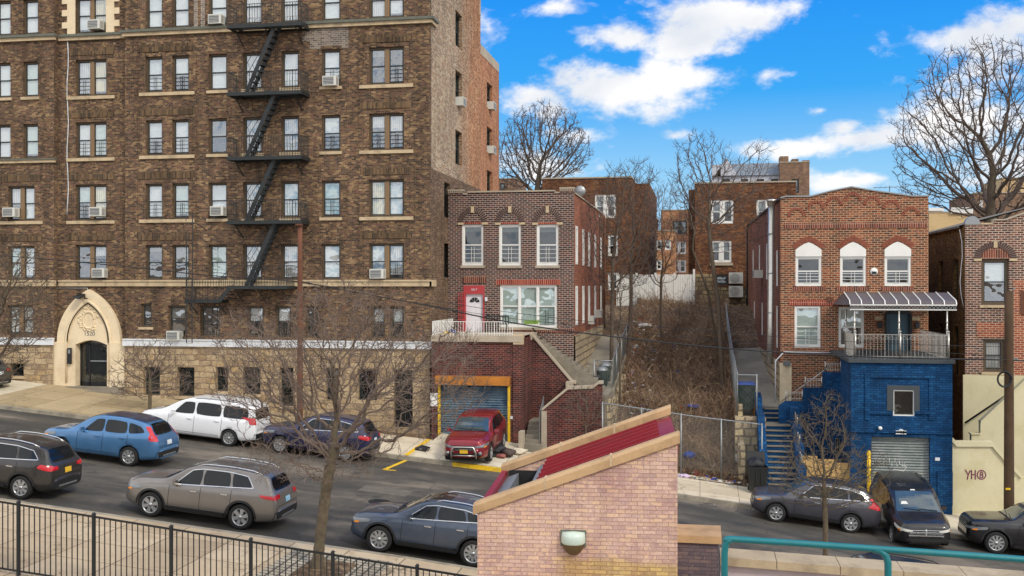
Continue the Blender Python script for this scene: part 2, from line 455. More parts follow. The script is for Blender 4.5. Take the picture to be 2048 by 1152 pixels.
M['east'] = brickmat('grey_red_brick', [S(88,58,54), S(112,70,62), S(74,56,56), S(126,84,70)], S(196,180,162), 0.26, 0.10, 0.024, patch=0.12)
M['east_red'] = brickmat('bright_red_brick', [S(148,78,56), S(160,90,64), S(134,68,52)], S(196,168,144), 0.26, 0.10, 0.022, patch=0.12)
M['east_side'] = brickmat('olive_side_brick', [S(112,84,48), S(94,70,42), S(126,98,58), S(78,58,40)], S(112,92,62), 0.24, 0.08, 0.012, patch=0.3)
M['tower'] = brickmat('tower_brick', [S(124,94,74), S(106,80,66), S(138,108,86)], S(160,142,124), 0.3, 0.12, 0.02, patch=0.12)
M['blue'] = brickmat('blue_painted_brick', [S(22,72,118), S(18,64,106), S(28,82,128)], S(12,48,86), 0.24, 0.09, 0.014, patch=0.2, pscale=0.7, streak=0.3, stain=(0.45, S(56,96,128), 1.2, 0.60), bump=0.9)
def yellowtweak(q, cc):
    s = q.n('ShaderNodeSeparateXYZ'); q.l(q.pos(), s.inputs[0])
    n = q.noise(q.pos(), 1.2, 3, 0.5)
    zf = q.mapr(q.math('ADD', s.outputs[2], q.math('MULTIPLY', n, 0.5)), -4.30, -4.42)
    xf = q.mapr(q.math('ADD', s.outputs[0], q.math('MULTIPLY', n, 0.6)), -2.25, -1.95)
    big = q.noise(q.pos(), 0.9, 4, 0.6)
    cc = q.mix(q.mapr(big, 0.45, 0.6, 0, 0.5), cc, q.mix(1.0, cc, S(214,196,206), 'MULTIPLY'))
    return q.mix(q.math('MULTIPLY', q.math('MULTIPLY', zf, xf), 0.7), cc, q.mix(1.0, cc, (0.86, 0.88, 0.34, 1), 'MULTIPLY'))
M['pink'] = brickmat('pink_ironspot_brick', [S(200,166,150), S(210,178,162), S(192,158,148), S(214,180,154), S(196,164,154), S(206,172,152), S(184,152,144)], S(160,134,122), 0.205, 0.068, 0.008, patch=0.07, pscale=0.8, streak=0.12, tweak=yellowtweak)
M['purple'] = brickmat('purple_painted_brick', [S(104,92,98), S(92,82,92), S(116,100,102)], S(84,74,80), 0.205, 0.068, 0.008, patch=0.15, stain=(0.4, S(140,120,118), 2.0, 0.6))
def stonemat(name, cols, mortar, bw=0.6, rh=0.27, mo=0.03, patch=0.3):
    q = NT(name); uv = q.uv()
    wv = q.n('ShaderNodeTexNoise'); wv.inputs['Scale'].default_value = 1.7; q.l(uv, wv.inputs['Vector'])
    vm = q.n('ShaderNodeVectorMath', operation='MULTIPLY_ADD'); q.l(wv.outputs['Color'], vm.inputs[0]); vm.inputs[1].default_value = (0.22, 0.16, 0); q.l(uv, vm.inputs[2])
    b = q.n('ShaderNodeTexBrick'); q.l(vm.outputs[0], b.inputs['Vector'])
    b.inputs['Scale'].default_value = 1; b.inputs['Brick Width'].default_value = bw; b.inputs['Row Height'].default_value = rh
    b.inputs['Mortar Size'].default_value = mo; b.inputs['Mortar Smooth'].default_value = 0.4
    b.squash = 0.7; b.squash_frequency = 3
    b.inputs['Color1'].default_value = g1(0); b.inputs['Color2'].default_value = g1(1); b.inputs['Mortar'].default_value = g1(0.5)
    lo = q.noise(q.pos(), 1.3, 4, 0.6)
    n = len(cols)
    sel = q.math('ADD', q.math('MULTIPLY', b.outputs['Color'], 0.6), q.math('MULTIPLY', q.math('SUBTRACT', lo, 0.3), 0.9))
    c = q.ramp(sel, [(i/n, c) for i, c in enumerate(cols)])
    fine = q.noise(q.pos(), 14, 6, 0.7)
    c = q.mix(1.0, c, q.ramp(fine, [(0.3, g1(0.65)), (0.7, g1(1.3))]), 'MULTIPLY')
    c = q.mix(b.outputs['Fac'], c, mortar)
    q.base(c); q.rough(0.95)
    q.bump(q.math('ADD', q.math('SUBTRACT', 1.0, b.outputs['Fac']), fine), 0.8, 0.04)
    return q.mat
M['stone'] = stonemat('tan_ashlar_stone', [S(148,124,92), S(176,152,116), S(164,142,114), S(190,168,134), S(136,116,96), S(184,156,112)], S(136,118,98), 0.62, 0.27, 0.018)
M['stone_dark'] = stonemat('grey_rubble_stone', [S(104,94,72), S(140,124,92), S(120,106,84), S(168,150,112), S(90,82,66)], S(84,74,58), 0.5, 0.3, 0.04)
M['rubble'] = stonemat('pale_rubble_stone', [S(150,134,108), S(186,168,134), S(166,148,124), S(200,180,140)], S(120,106,88), 0.5, 0.34, 0.05)
M['cream'] = simple('cream_limestone', S(222,204,172), 0.85, var=0.10, scale=1.5, bump=0.1, dirt=(0.25, S(170,144,110)))
M['creamp'] = simple('cream_painted_stucco', S(208,200,166), 0.8, var=0.08, scale=1.0, bump=0.15, dirt=(0.35, S(184,172,120)))
M['sill'] = simple('limestone_trim', S(190,170,138), 0.85, var=0.2, scale=3, bump=0.1, dirt=(0.4, S(120,106,88)))
M['belt_top'] = simple('weathered_copper_capping', S(96,100,90), 0.7, var=0.2, scale=4)
M['white'] = simple('white_paint', S(226,226,222), 0.5, var=0.05, scale=2, dirt=(0.15, S(190,186,176)))
M['whitetrim'] = simple('white_band_paint', S(214,218,222), 0.6, var=0.08, scale=2, dirt=(0.4, S(170,170,168)))
M['brownframe'] = simple('brown_window_frame', S(84,70,52), 0.6, var=0.12)
M['tanframe'] = simple('tan_mullion', S(124,100,72), 0.6, var=0.12)
M['darkframe'] = simple('dark_sash', S(40,48,48), 0.5, var=0.1)
M['black'] = simple('black_painted_iron', S(30,34,36), 0.5, 0.2, var=0.2, scale=8)
M['fe'] = simple('fire_escape_iron', S(44,50,52), 0.55, 0.3, var=0.25, scale=6, dirt=(0.3, S(74,56,44)))
M['galv'] = simple('galvanised_steel', S(150,154,156), 0.45, 0.6, var=0.15, scale=5)
M['galvd'] = simple('dull_chain_wire', S(120,124,122), 0.55, 0.4, var=0.15)
M['steel'] = simple('stainless_steel', S(190,188,182), 0.3, 0.8, var=0.12, scale=4)
M['conc'] = simple('concrete', S(172,160,142), 0.9, var=0.16, scale=1.2, bump=0.2, dirt=(0.3, S(126,114,98)))
M['concd'] = simple('dark_concrete', S(132,124,110), 0.9, var=0.2, scale=1.5, bump=0.2, dirt=(0.5, S(92,86,74)))
M['coping'] = simple('sandstone_coping', S(182,150,112), 0.85, var=0.16, scale=2.5, bump=0.25, dirt=(0.45, S(132,104,72)))
M['redmetal'] = simple('red_standing_seam', S(134,26,36), 0.5, 0.0, var=0.14, scale=1.5, coat=0.05, dirt=(0.3, S(104,44,44)))
M['redpaint'] = simple('red_door_paint', S(178,60,66), 0.5, var=0.1)
M['yellow'] = simple('yellow_paint', S(226,184,28), 0.6, var=0.12, scale=4, dirt=(0.5, S(170,140,60)))
M['orange'] = simple('rusty_yellow_steel', S(176,112,36), 0.6, var=0.3, scale=2, dirt=(0.5, S(110,68,34)))
M['teal'] = simple('teal_painted_pipe', S(24,112,120), 0.4, 0.1, var=0.12, scale=4, dirt=(0.2, S(60,110,110)), bump=0.1)
M['bark'] = simple('bark', S(98,86,70), 0.95, var=0.5, scale=9, bump=1.0, dirt=(0.5, S(88,88,62)))
M['twig'] = simple('twig_bark', S(106,92,82), 0.9, var=0.25, scale=3)
M['bark2'] = simple('dark_bark', S(92,80,68), 0.95, var=0.3, scale=4, bump=0.5, dirt=(0.3, S(74,76,46)))
M['twig2'] = simple('dark_twig', S(88,76,68), 0.95, var=0.3, scale=3)
M['wood'] = simple('brown_weathered_pole', S(104,66,48), 0.9, var=0.3, scale=3, bump=0.4, dirt=(0.4, S(70,52,40)))
M['wood2'] = simple('dark_weathered_pole', S(78,58,40), 0.9, var=0.35, scale=3, bump=0.4, dirt=(0.4, S(60,56,36)))
M['ply'] = simple('plywood', S(196,160,104), 0.8, var=0.2, scale=1.2, dirt=(0.4, S(150,112,66)))
M['rubber'] = simple('rubber', S(28,28,30), 0.85, var=0.15, scale=10)
M['binb'] = simple('black_bin_plastic', S(32,34,34), 0.45, var=0.15, scale=5)
M['binblue'] = simple('blue_bin_plastic', S(32,60,130), 0.45, var=0.15, scale=5)
M['bingreen'] = simple('dark_green_bin_plastic', S(36,52,48), 0.5, var=0.15, scale=5)
M['bag'] = simple('black_bag_plastic', S(34,34,40), 0.3, var=0.3, scale=12, bump=0.8)
M['acw'] = simple('white_ac_casing', S(204,204,196), 0.55, var=0.08, scale=6)
M['acg'] = simple('grey_ac_grille', S(96,100,104), 0.6, var=0.15, scale=20)
M['wire'] = simple('cable_rubber', S(34,36,38), 0.7, var=0.1)
M['awn'] = simple('tinted_awning_panel', S(92,86,90), 0.6, var=0.15, scale=2, spec=0.2)
M['roofing'] = simple('grey_roofing', S(120,112,98), 0.85, var=0.25, scale=1.2, dirt=(0.4, S(86,78,66)))
M['slate'] = simple('slate_roof', S(112,120,128), 0.6, var=0.2, scale=2)
M['slatew'] = simple('pale_slate_wall', S(176,180,190), 0.7, var=0.1, scale=2)
M['creamb'] = simple('cream_far_building', S(196,170,126), 0.85, var=0.12, scale=0.5, dirt=(0.3, S(160,120,84)))
M['farbrick'] = brickmat('far_orange_brick', [S(176,124,88), S(160,108,78), S(186,140,100)], S(180,150,120), 0.4, 0.15, 0.02, patch=0.15)
M['farred'] = simple('far_red_wall', S(176,84,52), 0.9, var=0.15, scale=1)
M['interior'] = simple('dark_interior', S(34,32,32), 0.9, var=0.2)
M['doorblue'] = simple('slate_blue_door', S(52,84,100), 0.45, var=0.12, scale=3)
M['darktrim'] = simple('near_black_trim', S(26,26,30), 0.5, var=0.1)
M['greyblock'] = simple('dark_grey_painted_wall', S(66,72,76), 0.8, var=0.15, scale=2)
M['litterw'] = simple('white_litter', S(206,206,204), 0.7, var=0.15, scale=9)
M['litterb'] = simple('blue_litter', S(30,70,160), 0.5, var=0.15, scale=9)
M['doorwhite'] = simple('white_door_paint', S(222,222,228), 0.5, var=0.04)
M['litgreen'] = simple('bright_green_leaves', S(150,190,40), 0.7, var=0.3, scale=12)
def shutter(name, c, c2, sc_=0.11):
    q = NT(name); uv = q.uv(); s = q.n('ShaderNodeSeparateXYZ'); q.l(uv, s.inputs[0])
    w = q.math('SINE', q.math('MULTIPLY', s.outputs[1], 2*math.pi/sc_))
    n = q.noise(q.pos(), 1.6, 6, 0.65)
    n2 = q.noise(q.pos(), 12, 4, 0.6)
    f = q.ramp(q.math('ADD', n, q.math('MULTIPLY', n2, 0.3)), [(0.5, c), (0.75, c2)])
    q.base(f); q.rough(0.5); q.b.inputs['Metallic'].default_value = 0.25
    q.bump(w, 0.9, 0.03)
    return q.mat
M['shutblue'] = shutter('blue_roll_shutter', S(66,96,124), S(112,136,152))
M['shutgrey'] = shutter('silver_roll_shutter', S(160,164,164), S(128,140,140))
def glassmat(name, tint, refl=0.22, gl=(0.9, 0.95, 1.0, 1)):
    q = NT(name); q.t.nodes.remove(q.b)
    tr = q.n('ShaderNodeBsdfTransparent'); tr.inputs[0].default_value = tint
    gs = q.n('ShaderNodeBsdfGlossy'); gs.inputs['Roughness'].default_value = 0.02; gs.inputs[0].default_value = gl
    nz = q.noise(q.pos(), 1.1, 2); bp = q.n('ShaderNodeBump'); bp.inputs['Strength'].default_value = 0.25; bp.inputs['Distance'].default_value = 0.12
    q.l(nz, bp.inputs['Height']); q.l(bp.outputs[0], gs.inputs['Normal'])
    mx = q.n('ShaderNodeMixShader'); mx.inputs[0].default_value = refl
    q.l(tr.outputs[0], mx.inputs[1]); q.l(gs.outputs[0], mx.inputs[2]); q.l(mx.outputs[0], q.out.inputs[0])
    return q.mat
M['glass'] = glassmat('window_glass', (0.93, 0.96, 0.97, 1), 0.26)
M['glassd'] = glassmat('dark_window_glass', (0.5, 0.56, 0.58, 1), 0.12)
def blindmat(name, c, st):
    q = NT(name); uv = q.uv(); s = q.n('ShaderNodeSeparateXYZ'); q.l(uv, s.inputs[0])
    a = s.outputs[0] if st == 'v' else s.outputs[1]
    w = q.math('SINE', q.math('MULTIPLY', q.math('ADD', a, q.math('MULTIPLY', q.noise(q.pos(), 2.5, 2), 0.12)), 2*math.pi/(0.10 if st == 'v' else 0.06)))
    q.base(q.mix(q.mapr(w, -1, 1, 0, 1), c, tuple(x*0.62 for x in c[:3])+(1,))); q.rough(0.9)
    return q.mat
M['bl_w'] = blindmat('white_blind', S(226,230,228), 'h')
M['bl_g'] = blindmat('pale_green_blind', S(196,214,206), 'h')
M['bl_c'] = blindmat('lace_curtain', S(206,206,204), 'v')
M['bl_y'] = blindmat('cream_curtain', S(226,214,176), 'v')
M['bl_grey'] = blindmat('grey_shade', S(132,134,128), 'v')
M['shade'] = simple('roller_shade', S(206,210,208), 0.9, var=0.04)
# ================================================================== THE GROUND
def asphalt():
    q = NT('asphalt'); p = q.pos()
    mp = q.n('ShaderNodeMapping'); q.l(p, mp.inputs[0]); mp.inputs['Scale'].default_value = (0.10, 0.55, 1)
    wear = q.noise(mp.outputs[0], 1.0, 5, 0.6, 0.6)
    blot = q.noise(p, 0.45, 6, 0.65, 0.5)
    fine = q.noise(p, 28, 4, 0.8)
    f = q.math('ADD', q.math('MULTIPLY', wear, 0.6), q.math('MULTIPLY', blot, 0.4))
    c = q.ramp(f, [(0.34, S(48,46,43)), (0.46, S(64,61,56)), (0.54, S(86,80,72)), (0.64, S(120,110,98))])
    c = q.mix(1.0, c, q.ramp(fine, [(0.25, g1(0.7)), (0.75, g1(1.3))]), 'MULTIPLY')
    oil = q.ramp(q.noise(p, 1.1, 5, 0.6), [(0.57, g1(0)), (0.66, g1(1))])
    c = q.mix(q.math('MULTIPLY', oil, 0.6), c, S(40,40,42))
    vo = q.n('ShaderNodeTexVoronoi', feature='DISTANCE_TO_EDGE'); vo.inputs['Scale'].default_value = 0.28
    wv = q.n('ShaderNodeTexNoise'); wv.inputs['Scale'].default_value = 1.2; wv.inputs['Detail'].default_value = 5; q.l(p, wv.inputs['Vector'])
    vm = q.n('ShaderNodeVectorMath', operation='MULTIPLY_ADD'); q.l(wv.outputs['Color'], vm.inputs[0]); vm.inputs[1].default_value = (1.6, 1.6, 0); q.l(p, vm.inputs[2]); q.l(vm.outputs[0], vo.inputs['Vector'])
    ck = q.mapr(vo.outputs['Distance'], 0.002, 0.008)
    c = q.mix(q.math('ADD', q.math('MULTIPLY', ck, 0.45), 0.55), S(30,30,32), c)
    q.base(c); q.rough(q.mapr(fine, 0.3, 0.7, 0.75, 0.95)); q.bump(fine, 0.4, 0.01)
    return q.mat
def slabs(name, cols, bw, bh, joint=0.012, crack=True, dirtc=S(120,104,84)):
    q = NT(name); uv = q.uv(); p = q.pos()
    b = q.n('ShaderNodeTexBrick'); q.l(uv, b.inputs['Vector']); b.offset = 0.0
    b.inputs['Scale'].default_value = 1; b.inputs['Brick Width'].default_value = bw; b.inputs['Row Height'].default_value = bh
    b.inputs['Mortar Size'].default_value = joint; b.inputs['Mortar Smooth'].default_value = 0.3
    b.inputs['Color1'].default_value = g1(0); b.inputs['Color2'].default_value = g1(1); b.inputs['Mortar'].default_value = g1(0.5)
    n1 = q.noise(p, 0.5, 6, 0.65); n2 = q.noise(p, 5, 6, 0.7)
    f = q.math('ADD', q.math('MULTIPLY', b.outputs['Color'], 0.3), q.math('ADD', q.math('MULTIPLY', n1, 0.5), q.math('MULTIPLY', n2, 0.25)))
    c = q.ramp(f, [(0.25, cols[0]), (0.5, cols[1]), (0.75, cols[2])])
    st = q.ramp(q.noise(p, 1.4, 7, 0.7), [(0.54, g1(0)), (0.68, g1(1))])
    c = q.mix(q.math('MULTIPLY', st, 0.45), c, dirtc)
    c = q.mix(b.outputs['Fac'], c, tuple(x*0.35 for x in cols[0][:3])+(1,))
    if crack:
        vo = q.n('ShaderNodeTexVoronoi', feature='DISTANCE_TO_EDGE'); vo.inputs['Scale'].default_value = 0.2
        wv = q.n('ShaderNodeTexNoise'); wv.inputs['Scale'].default_value = 1.0; wv.inputs['Detail'].default_value = 8; q.l(p, wv.inputs['Vector'])
        vm = q.n('ShaderNodeVectorMath', operation='MULTIPLY_ADD'); q.l(wv.outputs['Color'], vm.inputs[0]); vm.inputs[1].default_value = (2.6, 2.6, 0); q.l(p, vm.inputs[2]); q.l(vm.outputs[0], vo.inputs['Vector'])
        c = q.mix(q.mapr(vo.outputs['Distance'], 0.001, 0.004, 0.35, 1.0), tuple(x*0.3 for x in cols[0][:3])+(1,), c)
    fine = q.noise(p, 30, 3, 0.8)
    c = q.mix(1.0, c, q.ramp(fine, [(0.25, g1(0.88)), (0.75, g1(1.1))]), 'MULTIPLY')
    q.base(c); q.rough(0.9); q.bump(fine, 0.2, 0.01)
    return q.mat
def dirt():
    q = NT('leaf_litter_soil'); p = q.pos()
    n1 = q.noise(p, 0.35, 6, 0.7); n2 = q.noise(p, 4.5, 8, 0.75); n3 = q.noise(p, 22, 4, 0.8)
    f = q.math('ADD', q.math('MULTIPLY', n1, 0.35), q.math('ADD', q.math('MULTIPLY', n2, 0.45), q.math('MULTIPLY', n3, 0.2)))
    c = q.ramp(f, [(0.38, S(54,44,36)), (0.46, S(92,72,54)), (0.52, S(124,100,74)), (0.58, S(162,136,104)), (0.66, S(104,100,54))])
    vo = q.n('ShaderNodeTexVoronoi'); vo.inputs['Scale'].default_value = 7; q.l(p, vo.inputs['Vector'])
    c = q.mix(1.0, c, q.ramp(vo.outputs['Distance'], [(0.1, g1(1.3)), (0.6, g1(0.62))]), 'MULTIPLY')
    q.base(c); q.rough(0.97); q.bump(q.math('ADD', n2, n3), 0.9, 0.06)
    return q.mat
M['asphalt'] = asphalt()
M['walk'] = slabs('pavement_slabs', [S(166,152,130), S(194,180,156), S(212,200,178)], 1.5, 1.5)
M['walktan'] = slabs('worn_tan_pavement', [S(138,122,92), S(160,142,110), S(176,158,126)], 1.8, 1.8, 0.015)
M['walknear'] = slabs('near_pavement_slabs', [S(148,130,106), S(180,160,132), S(198,180,152)], 1.55, 1.45, 0.016, dirtc=S(146,118,90))
M['drive'] = slabs('driveway_concrete', [S(176,166,146), S(204,194,172), S(218,208,188)], 2.6, 3.0)
M['kerbm'] = simple('kerb_concrete', S(150,142,126), 0.9, var=0.25, scale=2, dirt=(0.5, S(90,86,78)))
M['dirt'] = dirt()
M['cobble'] = slabs('tree_pit_pavers', [S(120,112,98), S(160,150,132), S(184,174,154)], 0.26, 0.22, 0.03, crack=False)
M['blacktop'] = simple('passage_concrete', S(140,132,116), 0.92, var=0.25, scale=0.8, dirt=(0.45, S(104,96,80)))

def xs_range(a, b, st):
    n = max(1, int(math.ceil((b-a)/st))); return [a+(b-a)*i/n for i in range(n+1)]
def sheet(name, mat, x0, x1, y0, y1, zf, st=2.0, sty=2.0, label=None, extra=()):
    mb = MB(); X = sorted(set(xs_range(x0, x1, st)+[p[0] for p in ZS if x0 < p[0] < x1])); Y = xs_range(y0, y1, sty)
    for y in Y:
        for x in X: mb.v.append((x, y, zf(x, y)))
    w = len(X)
    for j in range(len(Y)-1):
        for i in range(w-1):
            a = j*w+i; mb.f.append((a, a+1, a+w+1, a+w)); mb.m.append(0); mb.sm.append(True)
    return tag(mb.build(name, mat), kind='structure')
# ground to the horizon
def zg(x, y):
    b = zr(max(-60, min(60, x)))-0.25
    if y > 44: b = b+(-1.6-b)*min(1, (y-44)/26.0) if y < 70 else -1.6
    return b-0.35 if y > 44 else b
gm = MB()
GX = [-3000, -800, -300, -120, -60, -45, -30, -20, -12.6, -7.8, -3, 1.88, 6, 10.6, 20, 30, 60, 120, 300, 800, 3000]
GY = [-600, -200, -60, -20, 0, 20, 27, 41, 44, 50, 60, 70, 90, 150, 300, 800, 3500]
for y in GY:
    for x in GX: gm.v.append((x, y, zg(x, y)))
for j in range(len(GY)-1):
    for i in range(len(GX)-1):
        a = j*len(GX)+i; gm.f.append((a, a+1, a+len(GX)+1, a+len(GX))); gm.m.append(0); gm.sm.append(True)
tag(gm.build('ground', M['dirt']), kind='structure')
sheet('road', M['asphalt'], -80, 60, YK0, YK1, lambda x, y: zr(x)+0.03*(1-abs((y-34.15)/6.85)), 2.0, 1.6)
sheet('pavement', M['walktan'], -80, WX(560, 43), YK1+0.18, 47.3, zfar, 2, 1.3)
sheet('pavement', M['walk'], WX(560, 43), 60, YK1+0.18, 44.6, zfar, 2, 1.3)
sheet('near_pavement', M['walknear'], -80, 60, 12.0, YK0-0.18, lambda x, y: zr(x)+0.15, 2, 2.0)
def strip(name, mat, x0, x1, y0, y1, zt, zb, st=1.0, kind='structure'):
    mb = MB(); X = sorted(set(xs_range(x0, x1, st)+[p[0] for p in ZS if x0 < p[0] < x1]))
    for a, b in zip(X, X[1:]):
        P = [(a, y0, zb(a)), (b, y0, zb(b)), (b, y1, zb(b)), (a, y1, zb(a)), (a, y0, zt(a)), (b, y0, zt(b)), (b, y1, zt(b)), (a, y1, zt(a))]
        for f in ((4, 5, 6, 7), (0, 1, 5, 4), (2, 3, 7, 6)): mb.face([P[i] for i in f])
    P = None
    return tag(mb.build(name, mat), kind=kind)
xd0, xd1 = WX(905, YK1), WX(1015, YK1)      # dropped, yellow-painted kerb of the driveway
xe0, xe1 = WX(1720, YK1), WX(1930, YK1)
kz = lambda x: zr(x)+0.155
kl = lambda x: zr(x)+0.07
strip('kerb', M['kerbm'], -80, xd0, YK1, YK1+0.18, kz, lambda x: zr(x)-0.1)
strip('kerb', M['yellow'], xd0, xd1, YK1, YK1+0.18, kz, lambda x: zr(x)-0.1)
strip('kerb', M['kerbm'], xd1, 60, YK1, YK1+0.18, kz, lambda x: zr(x)-0.1)
strip('kerb', M['kerbm'], -80, 60, YK0-0.18, YK0, kz, lambda x: zr(x)-0.1)
def zfd(x, y): return zfar(x, y)+0.004
# driveways in paler concrete
sheet('driveway', M['drive'], WX(860, 44), WX(1038, 44), YK1+0.18, 46.9, zfd, 1.2, 1.2)
sheet('driveway', M['drive'], WX(1735, 43), WX(1990, 43), YK1+0.18, 44.3, zfd, 1.2, 1.2)
sheet('driveway', M['drive'], -41, WX(58, 45), YK1+1.6, 46.4, zfd, 1.2, 1.2)
# yellow no-parking lines
def paintline(pts, wd, mat, dz=0.008):
    mb = MB()
    P = []
    for (px, py, Y) in pts: P.append(Vector((WX(px, Y), Y, 0)))
    for a, b in zip(P, P[1:]):
        d = (b-a).normalized(); nrm = Vector((-d.y, d.x, 0))*wd/2
        n = 8
        for i in range(n):
            p, q = a.lerp(b, i/n), a.lerp(b, (i+1)/n)
            def z(v): return (zfar(v.x, v.y) if v.y > YK1 else zr(v.x)+0.03*(1-abs((v.y-34.15)/6.85)))+dz
            f = []
            for v in (p-nrm, q-nrm, q+nrm, p+nrm): f.append((v.x, v.y, z(v)))
            mb.face(f)
    return tag(mb.build('painted_line', mat), kind='structure')
paintline([(858, 0, 44.6), (812, 0, YK1+0.2)], 0.18, M['yellow'])
paintline([(812, 0, YK1-0.03), (768, 0, 38.6)], 0.16, M['yellow'])
paintline([(768, 0, 38.6), (792, 0, 38.75)], 0.14, M['yellow'])
# tree pits
TP = (WX(640, 25.2), 25.2)
sheet('tree_pit_pavers', M['cobble'], TP[0]-1.2, TP[0]+1.5, 22.6, 26.6, lambda x, y: zr(x)+0.155, 0.9, 0.9)
sheet('tree_pit_soil', M['dirt'], TP[0]-0.45, TP[0]+0.75, 24.0, 26.0, lambda x, y: zr(x)+0.165, 0.6, 0.6)
# vacant lot
LX0, LX1 = -4.0, 1.7
def zlot(x, y):
    t = y-44.6
    base = zfar(x, 44.5) if t < 0 else 0
    ramp_ = interp(y, [(43.6, -8.25), (44.6, -8.1), (46.5, -7.45), (50, -6.4), (61, -3.75), (72, -1.25), (90, -1.2)])
    b = math.sin(x*1.7+y*0.6)*0.12+math.sin(x*0.8-y*1.3)*0.13+math.sin(x*3.1+y*2.3)*0.05
    s = (abs(x-(LX0+LX1)/2)/2.85)**3*0.25
    fr = min(1, max(0, (y-43.9)/1.2))
    return lerp(zfar(x, y)+0.01, ramp_-0.06*(x+1)+b+s, fr)
sheet('lot_ground', M['dirt'], LX0-0.2, LX1+0.2, 43.9, 74, zlot, 0.35, 0.35)
sheet('lot_ground', M['dirt'], -30, 30, 60.5, 76, lambda x, y: -1.45+0.1*math.sin(x*2+y)-max(0, 68.5-y)*0.35, 1.5, 1.0)

# road repairs and covers
def patchs(x0, x1, y0, y1, m): 
    mb = MB(); X = sorted(set(xs_range(x0, x1, .5)+[p[0] for p in ZS if x0 < p[0] < x1]))
    zz = lambda x, y: zr(x)+0.03*(1-abs((y-34.15)/6.85))+.004
    for a, b in zip(X, X[1:]): mb.face([(a, y0, zz(a, y0)), (b, y0, zz(b, y0)), (b, y1, zz(b, y1)), (a, y1, zz(a, y1))])
    return tag(mb.build('road_patch', m), kind='structure')
M['patch1'] = simple('dark_asphalt_repair', S(50,49,47), .85, var=.2, scale=6, bump=.2); M['patch2'] = simple('pale_asphalt_repair', S(98,92,84), .9, var=.3, scale=4, bump=.2)
patchs(-11.6, -9.9, 34.6, 35.6, M['patch2']); patchs(-7.2, -3.1, 35.9, 36.6, M['patch1']); patchs(-22, -19.8, 36.2, 37.4, M['patch1']); patchs(-15.5, -14.2, 31.2, 33.6, M['patch1']); patchs(-27, -25.9, 31, 34.2, M['patch2']); patchs(-6.0, -5.2, 31.5, 33.9, M['patch2'])
for (x, y, lb) in ((-10.4, 33.4, 'round iron manhole cover in the road between the bronze and blue-grey cars'), (-21.6, 32.0, 'round iron manhole cover in the road left of the bronze car')):
    z = zr(x)+0.03*(1-abs((y-34.15)/6.85)); sl = -math.atan((zr(x+1)-zr(x-1))/2)
    mb = MB(); mb.lathe((0, 0, 0), [(.001, .012), (.30, .012), (.31, .004), (.33, .004), (.34, .012), (.40, .010), (.41, -.01)], 24)
    for a in range(6): mb.box(WORLD, -.24, .24, -.2+a*.08-.01, -.2+a*.08+.01, .0125, .02)
    o = mb.build('manhole_cover', M['rubber'], None, (0, 0, 0)); o.location = (x, y, z+.004); o.rotation_euler = (0, sl, 0); tag(o, lb, 'manhole cover')
